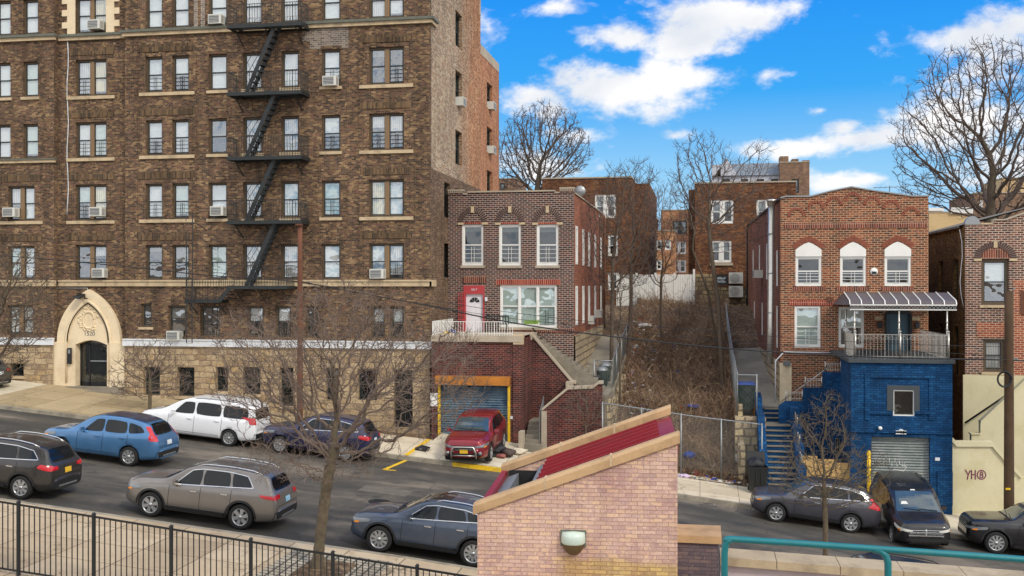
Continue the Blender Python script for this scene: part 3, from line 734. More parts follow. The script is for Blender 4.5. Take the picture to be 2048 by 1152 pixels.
# ================================================================== WINDOWS
wr = random.Random(11)
def window(par, F, u0, u1, z0, z1, fm='brownframe', inset=0.16, fw=0.07, cols=1, blind=None, guard=False, mull=0.16, mm=None, glass='glass', rail=True, back=0.34, mat2='darkframe'):
    o = MB(); a, b = u0, u1
    o.box(F, a, a+fw, -inset-0.06, -inset, z0, z1)
    o.box(F, b-fw, b, -inset-0.06, -inset, z0, z1)
    o.box(F, a+fw, b-fw, -inset-0.06, -inset, z1-fw, z1)
    o.box(F, a+fw, b-fw, -inset-0.06, -inset, z0, z0+fw)
    iw = (b-a-2*fw-(cols-1)*mull)/cols
    cells = []
    for k in range(cols):
        c0 = a+fw+k*(iw+mull); cells.append((c0, c0+iw))
        if k: o.box(F, c0-mull, c0, -inset-0.06, -inset+0.02, z0+fw, z1-fw, 2)
    zm = (z0+z1)/2
    s = 0.035
    for c0, c1 in cells:
        if rail:
            o.box(F, c0, c1, -inset-0.07, -inset-0.02, zm-0.025, zm+0.03, 1)
        for (q0, q1, nn) in ((zm, z1-fw, -inset-0.035), (z0+fw, zm, -inset-0.05)):
            o.box(F, c0, c0+s, nn-0.02, nn, q0, q1, 1); o.box(F, c1-s, c1, nn-0.02, nn, q0, q1, 1)
        o.box(F, c0+s, c1-s, -inset-0.07, -inset-0.04, z0+fw, z0+fw+0.05, 1)
        o.box(F, c0+s, c1-s, -inset-0.07, -inset-0.03, z1-fw-0.04, z1-fw, 1)
    o.box(F, u0-0.02, u1+0.02, -back-0.03, -back, z0-0.02, z1+0.02, 3)
    w = o.build('window', [M[fm], M[mat2], M[mm or fm], M['interior']], par)
    g = MB()
    for c0, c1 in cells:
        g.face([F.pt(c0, -inset-0.055, zm), F.pt(c1, -inset-0.055, zm), F.pt(c1, -inset-0.055, z1-fw), F.pt(c0, -inset-0.055, z1-fw)])
        g.face([F.pt(c0, -inset-0.066, z0+fw), F.pt(c1, -inset-0.066, z0+fw), F.pt(c1, -inset-0.066, zm), F.pt(c0, -inset-0.066, zm)])
    g.build('pane', M[glass], w)
    bl = MB(); mats = []
    for k, (c0, c1) in enumerate(cells):
        q = blind[k % len(blind)] if blind else (wr.choice([1, 1, 0.6, 1, 0.9, 0.55, 1]), wr.choice(['bl_w', 'bl_g', 'bl_c', 'shade', 'shade', 'bl_w']))
        if not q or q[0] <= 0: continue
        fr, mt = q
        if mt not in mats: mats.append(mt)
        zz = z1-fw-(z1-z0-2*fw)*fr
        bl.box(F, c0+0.01, c1-0.01, -inset-0.125, -inset-0.11, zz, z1-fw, mats.index(mt))
    if mats: bl.build('blind', [M[x] for x in mats], w)
    if guard:
        gd = MB(); gm_ = 'black' if guard is True else guard
        for k, (c0, c1) in enumerate(cells):
            if isinstance(guard, tuple) and not guard[k]: continue
            h = (z1-z0)*0.42
            for i in range(4): gd.box(F, c0, c1, -inset-0.02, -inset, z0+fw+0.05+h*i/4, z0+fw+0.068+h*i/4)
            for t in (0.42, 0.58): gd.box(F, lerp(c0, c1, t)-0.009, lerp(c0, c1, t)+0.009, -inset, -inset+0.015, z0+fw+0.02, z0+fw+h*0.95)
        gd.build('guard', M['black' if isinstance(guard, tuple) or guard is True else guard], w)
    return w
def ac_unit(F, u, z, label, group='window air conditioners', wd=0.66, hh=0.44, n=0.0, out=0.32):
    c = F.pt(u, n, z)
    t = thing('air_conditioner', label, 'air conditioner', c, group)
    o = MB(); o.box(F, u-wd/2, u+wd/2, n-0.1, n+out, z, z+hh)
    for k in range(6): o.box(F, u+wd/2, u+wd/2+0.004, n+0.05, n+out-0.03, z+0.06+k*0.055, z+0.08+k*0.055, 1)
    o.build('casing', [M['acw'], M['acg']], t)
    g = MB(); g.box(F, u-wd/2+0.04, u+wd/2-0.12, n+out, n+out+0.012, z+0.05, z+hh-0.05)
    for k in range(5): g.box(F, u-wd/2+0.04, u+wd/2-0.12, n+out+0.012, n+out+0.02, z+0.07+k*0.07, z+0.085+k*0.07, 1)
    g.build('grille', [M['acg'], M['acw']], t)
    return t

# ================================================================== BIG APARTMENT BUILDING
YA, YR = 46.5, 46.8
FA, FRc = front(YA), front(YR)
apt = thing('apartment_building', 'tall brown brick apartment block filling the left side, with black fire escape', 'building', (-30, 46.8, -5.2))
XC = WX(860, YA)                       # right-hand corner
xl = -41.0
b1, b2 = WX(108, YA), WX(250, YA)
ROWS = {1: (12.28, 14.0), 2: (9.22, 10.95), 3: (6.20, 7.90), 4: (3.14, 4.86), 5: (0.24, 1.92)}
ZT = 16.0
wins_l, wins_c, wins_r = [], [], []     # (u0,u1,z0,z1,cols,row,px)
def pw(px0, px1, Y): return WX(px0, Y), WX(px1, Y)
for r, (a, b) in ROWS.items():
    if r <= 3:
        for (p0, p1) in ((-8, 21), (46, 76), (-75, -45)): wins_l.append((*pw(p0, p1, YA), a, b, 1, r, p0))
    else: wins_l.append((*pw(16, 69, YA), a, b, 2, r, 16))
    wins_c.append((*pw(151, 213, YR), a, b+0.05, 2, r, 151))
    for (p0, p1) in ((291, 325), (344, 378), (417, 454)): wins_r.append((*pw(p0, p1, YA), a, b, 1, r, p0))
    for (p0, p1) in ((486, 524), (562, 598)): wins_r.append((*pw(p0, p1, YA), a, b, 1, r, p0))
    wins_r.append((*pw(643, 681, YA), a, b, 1, r, 643))
    wins_r.append((*pw(738, 808, YA), a, b, 2, r, 738))
g0, g1_ = -2.45, -0.98
wins_l.append((*pw(14, 66, YA), g0, g1_, 2, 6, 14))
for (p0, p1) in ((336, 371), (400, 440), (494, 527), (551, 582), (611, 636), (742, 770), (780, 808)): wins_r.append((*pw(p0, p1, YA), g0, g1_, 1, 6, p0))
wins_r.append((*pw(282, 303, YA), WZ(290, 654, YA), WZ(290, 607, YA), 1, 6, 282))
ZB = -2.66                              # top of the white band
def zbase(x): return zfar(x, 46.4)-0.4
bw_l = [(*pw(20, 49, YA), WZ(30, 752, YA), WZ(30, 727, YA))]
bw_r = [(*pw(a, b, YA), WZ(a, d, YA), WZ(a, c, YA)) for a, b, c, d in ((288,321,733,790),(355,390,734,792),(432,457,734,782),(487,522,734,788),(560,588,735,812),(652,678,736,800),(716,755,738,800))]
door_h = (*pw(788, 826, YA), zbase(WX(800, YA))+0.35, WZ(800, 740, YA))
mb = MB()
hh = lambda L: [(w[0], w[1], w[2], w[3]) for w in L]
mb.wall(FA, xl, b1, ZB, ZT, hh(wins_l), 0.42)
mb.wall(FRc, b1, b2, ZB-3, ZT, hh(wins_c)+[(*pw(155, 220, YR), -6.0, WZ(187, 679, YR))], 0.42)
mb.wall(FA, b2, XC, ZB, ZT, hh(wins_r), 0.42)
for u, s in ((b1, 1), (b2, -1)): mb.face([FA.pt(u, 0, -6), FRc.pt(u, 0, -6), FRc.pt(u, 0, ZT), FA.pt(u, 0, ZT)])
Yb1, Yb2 = 57.7, 63.2
mb.box(WORLD, xl, XC-0.05, YA+0.5, Yb1, ZT-1.2, ZT-1.1)     # roof deck
mb.face([(xl, Yb2, -8), (xl, YA, -8), (xl, YA, ZT), (xl, Yb2, ZT)])
mb.face([(xl, Yb2, -8), (XC, Yb2, -8), (XC, Yb2, 13.5), (xl, Yb2, 13.5)])
mb.face([(xl, Yb1, 13), (XC-0.3, Yb1, 13), (XC-0.3, Yb1, ZT), (xl, Yb1, ZT)])
mb.box(WORLD, xl, XC-0.05, Yb1, Yb2-0.05, 12.6, 12.7)
mb.build('wall', M['apt'], apt)
mb = MB()                              # rough stone base
mb.wall(FA, xl, b1-0.0, -8.5, ZB-0.02, [h for h in bw_l], 0.42, n=0.06)
mb.build('stone_base', M['stone'], apt); mb = MB()
mb.wall(FA, b2, XC, -9.5, ZB-0.02, bw_r+[door_h], 0.5, n=0.06)
mb.build('stone_base', M['stone'], apt)
mb = MB()
mb.box(FA, xl, b1+0.05, 0.06, 0.16, ZB-0.26, ZB+0.02); mb.box(FA, b2-0.05, XC+0.1, 0.06, 0.16, ZB-0.26, ZB+0.02)
mb.box(FA, xl, b1+0.03, -0.02, 0.2, ZB+0.02, ZB+0.08); mb.box(FA, b2-0.03, XC+0.12, -0.02, 0.2, ZB+0.02, ZB+0.08)
mb.build('white_band', M['whitetrim'], apt)
mb = MB()                              # belt course and cornices
for (F, a, b) in ((FA, xl, b1+0.1), (FRc, b1+0.1, b2-0.1), (FA, b2-0.1, XC+0.1)):
    mb.box(F, a, b, -0.02, 0.10, -0.06, 0.235)
    mb.box(F, a, b, 0.10, 0.15, 0.16, 0.24)
    mb.box(F, a, b, -0.02, 0.12, 11.95, 12.12)
mb.box(FA, xl, b1+0.1, -0.02, 0.10, 5.98, 6.12)
mb.box(side(XC), YA-0.1, YA+0.7, 0, 0.12, -0.06, 0.235); mb.box(side(XC), YA-0.1, YA+0.9, 0, 0.12, 11.95, 12.12)
mb.build('belt_course', M['sill'], apt)
mb = MB()
for (F, a, b) in ((FA, xl, b1+0.16), (FRc, b1+0.16, b2-0.16), (FA, b2-0.16, XC+0.16)):
    mb.box(F, a, b, -0.02, 0.2, 12.12, 12.24)
mb.box(FA, xl, b1+0.16, -0.02, 0.16, 6.12, 6.18)
mb.box(side(XC), YA-0.16, YA+0.9, 0, 0.2, 12.12, 12.24)
mb.build('cornice', M['belt_top'], apt)
sills = MB(); lint = MB()
def dec(F, L):
    for (a, b, c, d, nc, r, px) in L:
        if r in (2, 3, 4) and not (r == 3 and F is FA and b < b1):
            e = 0.35 if nc == 2 else 0.06
            if nc == 2 or px in (291, 344): 
                if px == 291: sills.box(F, a-0.3, WX(378, YA)+0.3, -0.1, 0.08, c-0.16, c-0.005)
                elif px == 344: pass
                else: sills.box(F, a-e-0.1, b+e+0.1, -0.1, 0.08, c-0.16, c-0.005)
            else: sills.box(F, a-0.08, b+0.08, -0.1, 0.08, c-0.14, c-0.005)
        if r in (2, 3, 4, 5):
            if nc == 2: lint.box(F, a-0.4, b+0.4, 0.0, 0.035, d+0.22, d+0.58)
            if px == 291: lint.box(F, a-0.35, WX(378, YA)+0.35, 0.0, 0.035, d+0.22, d+0.58)
        if r == 6 and nc == 1 and px < 300: sills.box(F, a-0.12, b+0.1, -0.1, 0.06, c-0.12, c-0.005)
dec(FA, wins_l); dec(FRc, wins_c); dec(FA, wins_r)
for h in bw_l+bw_r[:5]: sills.box(FA, h[0]-0.05, h[1]+0.05, 0.0, 0.14, h[2]-0.12, h[2]-0.005)
build_each(sills, 'sill', M['sill'], apt); build_each(lint, 'lintel', M['apt_soldier'], apt)
# vertical brick piers drawn beside the paired windows
pr = MB()
for px in (272, 390, 722, 824):
    u = WX(px, YA)
    for r in (2, 3, 4, 5): pr.box(FA, u-0.09, u+0.09, 0.0, 0.03, ROWS[r][0]-0.1, ROWS[r][1]+0.7)
build_each(pr, 'brick_pilaster', M['apt'], apt)
gset = {(2,151): (1,0), (3,151): (1,1), (4,151): (1,0), (5,738): (0,1), (3,738): (1,1), (2,738): (0,1)}
for (F, L) in ((FA, wins_l), (FRc, wins_c), (FA, wins_r)):
    for (a, b, c, d, nc, r, px) in L:
        gd = gset.get((r, px), (r in (2, 3, 4) and px in (291, 344, 643)) or (r == 6 and px > 450))
        bl = None
        if nc == 2:
            bl = [(wr.choice([1, 0.9, 0.55, 1]), wr.choice(['bl_w', 'bl_c', 'bl_y', 'bl_g'])) for _ in range(2)]
            if (r, px) == (3, 738): bl = [(0.35, 'bl_c'), (0.5, 'bl_c')]
            if (r, px) == (2, 738): bl = [(0.2, 'bl_grey'), (0, 'bl_w')]
            if (r, px) == (5, 151): bl = [(0.0, 'bl_w'), (0.3, 'bl_c')]
            if (r, px) == (4, 738): bl = [(1, 'bl_y'), (1, 'bl_w')]
        elif px in (486, 562): bl = [(1, wr.choice(['bl_c', 'bl_c', 'bl_w']))]
        elif r == 5 and px in (291, 344): bl = [(0.15, 'bl_grey')] if px == 291 else [(0.5, 'bl_grey')]
        elif r == 3 and px == 417: bl = [(0.5, 'bl_grey')]
        elif r == 6: bl = [(wr.choice([0.5, 0.55, 1]), 'bl_w')] if px in (494, 551, 742, 780) else [(wr.choice([0, 0.4]), 'bl_grey')]
        window(apt, F, a, b, c, d, 'brownframe', inset=0.12, fw=0.085, cols=nc, mull=0.22, mm='tanframe', blind=bl, guard=gd)
for h in bw_l+bw_r: window(apt, FA, *h, 'darkframe', inset=0.2, fw=0.05, blind=[(0, 'bl_w')], glass='glassd', guard='black')
mb = MB(); mb.box(FA, door_h[0], door_h[1], -0.4, -0.34, door_h[2], door_h[3])
for k in range(8): mb.box(FA, lerp(door_h[0], door_h[1], (k+.5)/8)-0.012, lerp(door_h[0], door_h[1], (k+.5)/8)+0.012, -0.1, -0.08, door_h[2], door_h[3]-0.1)
mb.build('basement_door', M['black'], apt)
# cream quoined surround of the top centre window
w1 = wins_c[0]
sq = MB(); zt_, zb_ = ZT, 12.26
k = 0; z = zb_
while z < zt_:
    e = 0.28 if k % 2 else 0.0
    for s_ in (-1, 1):
        x0_ = w1[0]-0.42-e if s_ < 0 else w1[1]+0.0; x1_ = w1[0]-0.0 if s_ < 0 else w1[1]+0.42+e
        sq.box(FRc, x0_, x1_, 0.0, 0.05+0.004*(k % 2), z, min(z+0.3, zt_))
    z += 0.3; k += 1
sq.box(FRc, w1[0], w1[1], 0, 0.05, w1[3], zt_)
sq.build('quoin_surround', M['cream'], apt)
mb = MB(); u0, u1 = pw(605, 697, YA)
mb.wall(FA, u0, u1, 10.98, 11.95, [(u0, WX(620, YA), 10.98, 11.35), (WX(643, YA)-0.05, WX(681, YA)+0.05, 10.98, 11.1)], 0.0, n=0.004)
mb.build('repair_patch', M['apt_patch'], apt)
mb = MB(); u0, u1 = pw(388, 412, YA)
for a, b in ((388, 396), (402, 410)): mb.box(FA, WX(a, YA), WX(b, YA), 0, 0.03, 12.26, 14.6)
mb.build('repair_patch', M['apt_patch'], apt)
mb = MB(); mb.tube([FRc.pt(WX(136, YR)+0.04*math.sin(k*1.3), 0.03, 11.9-k*0.65) for k in range(14)], 0.022, 5)
mb.build('hanging_cable', M['whitetrim'], apt)
mb = MB(); u = WX(115, YR); mb.tube([FRc.pt(u, 0.04, ZB), FRc.pt(u, 0.04, -0.15), FRc.pt(WX(176, YR), 0.04, -0.15), FRc.pt(WX(176, YR), 0.04, -0.5)], 0.015, 5)
mb.build('conduit', M['whitetrim'], apt)
# --- side wall facing the row house
FS = side(XC, 1)
sw1 = [(51.55, 53.1, WZ(914, b, 52.2), WZ(914, a, 52.2)) for a, b in ((25, 95), (143, 213), (262, 330), (378, 446))]
sw2 = [(49.2, 50.4, WZ(889, b, 49.6), WZ(889, a, 49.6)) for a, b in ((365, 435), (487, 555))]
sw3 = [(59.6, 61.2, WZ(978, b, 60.4), WZ(978, a, 60.4)) for a, b in ((168, 218), (256, 306), (342, 384))]
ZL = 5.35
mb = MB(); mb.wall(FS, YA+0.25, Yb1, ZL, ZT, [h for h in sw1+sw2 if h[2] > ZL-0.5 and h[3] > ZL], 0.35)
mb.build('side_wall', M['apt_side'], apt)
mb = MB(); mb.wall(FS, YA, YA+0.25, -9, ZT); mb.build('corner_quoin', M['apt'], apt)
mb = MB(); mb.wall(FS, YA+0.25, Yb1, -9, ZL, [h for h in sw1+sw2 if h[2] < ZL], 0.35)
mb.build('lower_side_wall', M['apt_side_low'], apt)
mb = MB(); mb.wall(FS, Yb1, Yb2, -8, 13.0, sw3, 0.35, n=-0.02); mb.build('rear_side_wall', M['apt_orange'], apt)
mb = MB(); mb.box(FS, YA, Yb1, -0.35, 0.06, ZT, ZT+0.15); mb.box(FS, Yb1, Yb2, -0.35, 0.0, 13.0, 13.55); mb.box(FA, xl, XC, -0.35, 0.1, ZT, ZT+0.15)
mb.box(FS, Yb1-0.3, Yb1, -0.3, 0.02, ZT-0.9, ZT)
mb.build('parapet_coping', M['conc'], apt)
for h in sw1+sw2+sw3: window(apt, FS, *h, 'darkframe', inset=0.18, fw=0.07, blind=[(wr.choice([0.3, 0.6]), 'bl_grey')], glass='glassd', back=0.32)
# --- entrance
ent = MB()
NA = 24
def pointed(x0, x1, zs, zp, zb, n=NA):
    xm = (x0+x1)/2; pts = [(x0, zb), (x0, zs)]
    for i in range(1, n+1):
        t = i/n; a = t*math.pi/2*0.70
        u = 1-math.cos(a); u /= 1-math.cos(math.pi/2*0.70); w = math.sin(a)/math.sin(math.pi/2*0.70)
        pts.append((lerp(x0, xm, u), lerp(zs, zp, w)))
    pts += [(x1-(p[0]-x0), p[1]) for p in pts[:-1][::-1]]
    return pts
EX0, EX1 = WX(119, YR), WX(245, YR)
EZ = WZ(180, 683, YR); EP = WZ(180, 579, YR); EB = WZ(180, 772, YR)
out = pointed(EX0, EX1, EZ, EP, EB)
DX0, DX1 = WX(156, YR), WX(219, YR); DZ = WZ(187, 689, YR); DC = WZ(187, 680, YR)
inn = []
nn = len(out); half = nn//2
for i in range(nn):
    if i == 0: inn.append((DX0, EB))
    elif i == nn-1: inn.append((DX1, EB))
    else:
        t = (i-1)/(nn-3)
        inn.append((lerp(DX0, DX1, t), DZ+(DC-DZ)*math.sin(math.pi*t)))
ent.ring(FRc, out, inn, -0.3, 0.22)
base = MB()
for s_, (p0, p1) in ((0, (113, 137)), (1, (225, 256))):
    base.box(FRc, WX(p0, YR), WX(p1, YR), -0.05, 0.30, EB, EZ-0.02)
o_ = ent.build('entrance_arch', M['cream'], apt); build_each(base, 'arch_pier', M['cream'], o_)
ml = MB()
ip = pointed(WX(138, YR), WX(226, YR), EZ-0.02, WZ(180, 602, YR), EB+0.2)
ml.tube([FRc.pt(u, 0.24, z) for u, z in ip], 0.07, 6)
ip2 = pointed(WX(141, YR), WX(223, YR), EZ-0.02, WZ(180, 606, YR), EB+0.2)
for i in range(2, len(ip2)-1):
    for q in range(3):
        u = lerp(ip2[i][0], ip2[i-1][0], q/3); z = lerp(ip2[i][1], ip2[i-1][1], q/3)
        ml.box(FRc, u-0.035, u+0.035, 0.22, 0.28, z-0.05, z+0.03)
ml.build('rope_moulding', M['cream'], o_)
cr_ = MB(); cxp, czp = WX(183, YR), WZ(183, 640, YR)
sh = [(cxp+0.33*math.cos(a)*(1-0.12*math.cos(2*a)), czp+0.40*math.sin(a)) for a in [2*math.pi*i/20 for i in range(21)]]
cr_.tube([FRc.pt(u, 0.24, z) for u, z in sh], 0.045, 6)
for i in range(26):
    a = math.pi*(0.85+1.3*i/25) if i < 18 else rnd.uniform(0, 6.28); q = 0.5+0.05*math.sin(i*2.1)
    u, z = cxp+q*math.cos(a), czp+q*math.sin(a)*0.95
    cr_.lathe(FRc.pt(u, 0.22, z), [(0.07, 0), (0.05, -0.04), (0.001, -0.06)], 6, axis='y')
for i in range(5): cr_.lathe(FRc.pt(cxp+(i-2)*0.11, 0.22, czp+0.58+(0.1 if i == 2 else 0)), [(0.06, 0), (0.04, -0.05), (0.001, -0.06)], 6, axis='y')
cr_.build('carved_crest', M['cream'], o_)
text('house_number', '1520', 0.30, FRc.pt(WX(184, YR), 0.225, WZ(184, 667, YR)), M['acg'], apt)
dr = MB(); dr.box(FRc, DX0, DX1, -0.32, -0.28, EB, DC)
d_ = dr.build('entrance_door', [M['interior']], apt)
dr = MB()
for a, b in ((DX0, DX0+0.1), ((DX0+DX1)/2-0.35, (DX0+DX1)/2-0.29), (DX1-0.1, DX1)): dr.box(FRc, a, b, -0.24, -0.18, EB, DC)
dr.box(FRc, DX0, DX1, -0.24, -0.18, DC-0.25, DC-0.18); dr.box(FRc, DX0, DX1, -0.24, -0.18, EB, EB+0.2)
dr.build('door_frame', M['darktrim'], d_)
dr = MB(); dr.box(FRc, (DX0+DX1)/2-0.25, DX1-0.15, -0.16, -0.12, lerp(EB, DC, .53), lerp(EB, DC, .53)+0.05); dr.build('push_bar', M['galv'], d_)
dr = MB(); dr.face([FRc.pt(DX0, -0.2, EB), FRc.pt(DX1, -0.2, EB), FRc.pt(DX1, -0.2, DC), FRc.pt(DX0, -0.2, DC)]); dr.build('door_glass', M['glassd'], d_)
mb = MB(); mb.box(FRc, WX(108, YR), WX(262, YR), 0.0, 0.9, EB-0.55, EB-0.14); mb.box(FRc, WX(122, YR), WX(248, YR), 0.0, 0.55, EB-0.14, EB)
mb.build('entrance_step', M['concd'], apt)
mb = MB(); mb.box(FRc, WX(143, YR), WX(151, YR), 0.30, 0.36, WZ(147, 727, YR), WZ(147, 695, YR)); mb.box(FRc, WX(145, YR), WX(149, YR), 0.36, 0.37, WZ(147, 706, YR), WZ(147, 698, YR), 1)
tag(mb.build('intercom', [M['darktrim'], M['galv']], None, FRc.pt(WX(147, YR), 0.3, WZ(147, 727, YR))), 'slim black intercom panel beside the arched entrance door', 'intercom')
t = thing('floodlight', 'dark floodlight on the tip of the cream pointed arch', 'light', FRc.pt(WX(175, YR), 0.22, WZ(175, 592, YR)))
c = FRc.pt(WX(175, YR), 0.22, WZ(175, 592, YR))
mb = MB(); mb.hexa([(c[0]-0.28, c[1]-0.5, c[2]-0.10), (c[0]+0.05, c[1]-0.5, c[2]-0.16), (c[0]+0.05, c[1]-0.05, c[2]+0.02), (c[0]-0.28, c[1]-0.05, c[2]+0.02), (c[0]-0.28, c[1]-0.46, c[2]+0.02), (c[0]+0.05, c[1]-0.46, c[2]-0.02), (c[0]+0.05, c[1]-0.05, c[2]+0.12), (c[0]-0.28, c[1]-0.05, c[2]+0.12)])
mb.build('lamp_housing', M['darktrim'], t)
mb = MB(); mb.tube([(c[0], c[1], c[2]), (c[0]+0.1, c[1]-0.2, c[2]-0.1), (c[0]+0.3, c[1]-0.3, c[2]-0.12)], 0.035, 6); mb.build('bracket', M['darktrim'], t)
# air conditioners of the front
for (px, py, F, Y, lab) in ((194, 60, FRc, YR, 'white window air conditioner inside the cream quoined surround at the roof edge'), (435, 50, FA, YA, 'white window air conditioner beside the topmost fire escape balcony'),
    (663, 173, FA, YA, 'white window air conditioner under the pale grey repaired brick patch'), (25, 434, FA, YA, 'leftmost white window air conditioner, two floors above the cream arch'),
    (198, 433, FRc, YR, 'white window air conditioner two floors straight above the cream arch'), (439, 432, FA, YA, 'white window air conditioner left of the second lowest fire escape balcony'),
    (203, 555, FRc, YR, 'small white window air conditioner on the belt course above the arch'), (757, 557, FA, YA, 'white window air conditioner on the belt course, left half of a paired window'),
    (352, 680, FA, YA, 'large white air conditioner right above the white band beside the hanging ladder')):
    ac_unit(F, WX(px, Y), WZ(px, py, Y), lab)
ac_unit(FS, 52.3, WZ(914, 213, 52.3), 'white air conditioner high on the pale brick side wall of the apartment block', wd=0.7)
ac_unit(side(XC-0.02), 60.4, WZ(979, 220, 60.4), 'upper air conditioner on the orange rear side wall', wd=0.8)
ac_unit(side(XC-0.02), 60.4, WZ(979, 308, 60.4), 'lower air conditioner on the orange rear side wall', wd=0.8)

# --- fire escape
fe = thing('fire_escape', 'black iron fire escape zigzagging down the brown apartment front', 'fire escape', (WX(530, 46), YA, -2))
PN = 1.0
fx0, fx1 = WX(458, 45.6), WX(603, 45.6)
PZ = [12.0, 8.88, 5.9, 2.95, -0.05]
def railing(mb, F, pts, h=0.95, sp=0.13, r=0.011, mid=True):
    for (a, b) in zip(pts, pts[1:]):
        A, B = Vector(F.pt(*a)), Vector(F.pt(*b)); L = (B-A).length; n = max(1, int(L/sp))
        mb.tube([A+Vector((0, 0, h)), B+Vector((0, 0, h))], 0.018, 4); mb.tube([A+Vector((0, 0, 0.1)), B+Vector((0, 0, 0.1))], 0.014, 4)
        if mid: mb.tube([A+Vector((0, 0, h*0.82)), B+Vector((0, 0, h*0.82))], 0.009, 4)
        for i in range(n+1):
            p = A.lerp(B, i/n); mb.tube([p+Vector((0, 0, 0.0)), p+Vector((0, 0, h+(0.0)))], r if i % 8 else 0.02, 4, caps=False)
for i, z in enumerate(PZ):
    pf = MB(); a, b = fx0, fx1
    if i == 4: b = WX(575, 45.6)
    for q in range(9): pf.box(FA, a, b, 0.05+q*0.115, 0.11+q*0.115, z-0.03, z)
    pf.box(FA, a, b, PN, PN+0.05, z-0.14, z+0.02); pf.box(FA, a, b, 0.0, 0.05, z-0.14, z+0.0)
    pf.box(FA, a-0.05, a, 0, PN+0.05, z-0.14, z+0.02); pf.box(FA, b, b+0.05, 0, PN+0.05, z-0.14, z+0.02)
    for u in (a+0.3, (a+b)/2, b-0.3): pf.tube([FA.pt(u, 0, z-0.75), FA.pt(u, PN, z-0.1)], 0.028, 4); pf.box(FA, u-0.03, u+0.03, 0, PN, z-0.12, z-0.03)
    pf.build('platform', M['fe'], fe)
    rl = MB(); railing(rl, FA, [(a, 0.05, z), (a, PN, z), (b, PN, z), (b, 0.05, z)] if i < 4 else [(a+0.3, PN, z), (b, PN, z), (b, 0.05, z)])
    rl.build('railing', M['fe'], fe)
for i in range(4):
    zt_, zb_ = PZ[i], PZ[i+1]
    ut, ub = WX(552, 45.8), WX(494, 45.8)
    st = MB()
    for n0 in (0.28, 0.80): st.prism(Fr(0, YA-n0), [(ut-0.09, zt_), (ut+0.12, zt_), (ub+0.12, zb_), (ub-0.09, zb_)], 0, 0.03)
    n = 12
    for q in range(1, n):
        u, z = lerp(ub, ut, q/n), lerp(zb_, zt_, q/n)
        st.box(FA, u-0.02, u+0.2, 0.3, 0.8, z-0.02, z+0.02)
    for n0 in (0.28, 0.82):
        st.tube([FA.pt(ub-0.25, n0, zb_+0.9), FA.pt(ut-0.35, n0, zt_-0.1)], 0.014, 4)
        for q in range(1, 4): st.tube([FA.pt(lerp(ub, ut, q/4), n0, lerp(zb_, zt_, q/4)), FA.pt(lerp(ub-0.25, ut-0.35, q/4), n0, lerp(zb_+0.9, zt_-0.1, q/4))], 0.01, 4)
    st.build('stair', M['fe'], fe)
lp = MB(); la, lb, lz = WX(374, 45.6), WX(440, 45.6), -0.68
for q in range(8): lp.box(FA, la, lb, 0.05+q*0.125, 0.12+q*0.125, lz-0.03, lz)
lp.box(FA, la, lb, PN, PN+0.05, lz-0.15, lz+0.02); lp.box(FA, la, lb, 0, 0.05, lz-0.15, lz); lp.box(FA, la-0.05, la, 0, PN+0.05, lz-0.15, lz+0.02)
lp.prism(Fr(0, YA-PN), [(lb-0.1, lz-0.12), (lb+0.1, lz-0.12), (fx0+0.3, -0.05), (fx0+0.05, -0.05)], 0, 0.04)
for q in range(4): lp.box(FA, lerp(lb, fx0+0.15, (q+.5)/4)-0.1, lerp(lb, fx0+0.15, (q+.5)/4)+0.1, 0.1, PN, lerp(lz, -0.05, (q+.5)/4)-0.02, lerp(lz, -0.05, (q+.5)/4)+0.02)
for u in (la+0.1, lb-0.1): lp.tube([FA.pt(u, 0, lz-0.7), FA.pt(u, PN, lz-0.1)], 0.028, 4)
lp.build('platform', M['fe'], fe)
rl = MB(); railing(rl, FA, [(la, 0.05, lz), (la, PN, lz), (lb, PN, lz), (fx0+0.3, PN, -0.05)]); rl.build('railing', M['fe'], fe)
ld = MB(); l0, l1 = WX(375, 45.5), WX(387, 45.5)
za, zb_ = WZ(380, 426, 45.5), WZ(380, 686, 45.5)
for (u, zt2, zb2) in ((l0, WZ(375, 465, 45.5), zb_), (l1, za, WZ(387, 610, 45.5)), (l1-0.02, WZ(387, 610, 45.5), zb_)): ld.tube([FA.pt(u, PN+0.1, zt2), FA.pt(u, PN+0.1, zb2)], 0.026, 4)
z = zb_
while z < WZ(375, 470, 45.5): ld.tube([FA.pt(l0, PN+0.1, z), FA.pt(l1, PN+0.1, z)], 0.014, 4); z += 0.3
ld.tube([FA.pt(l0, PN+0.1, za), FA.pt(l1, PN+0.1, za)], 0.02, 4); ld.tube([FA.pt(l0-0.02, PN+0.1, za), FA.pt(l0-0.02, PN+0.1, za-0.4)], 0.018, 4)
ld.tube([FA.pt(l0, PN+0.1, za-0.45), FA.pt(l1+0.2, PN+0.1, za-0.5), FA.pt(l1+0.15, 0.0, za-0.75)], 0.026, 4)
ld.build('drop_ladder', M['fe'], fe)
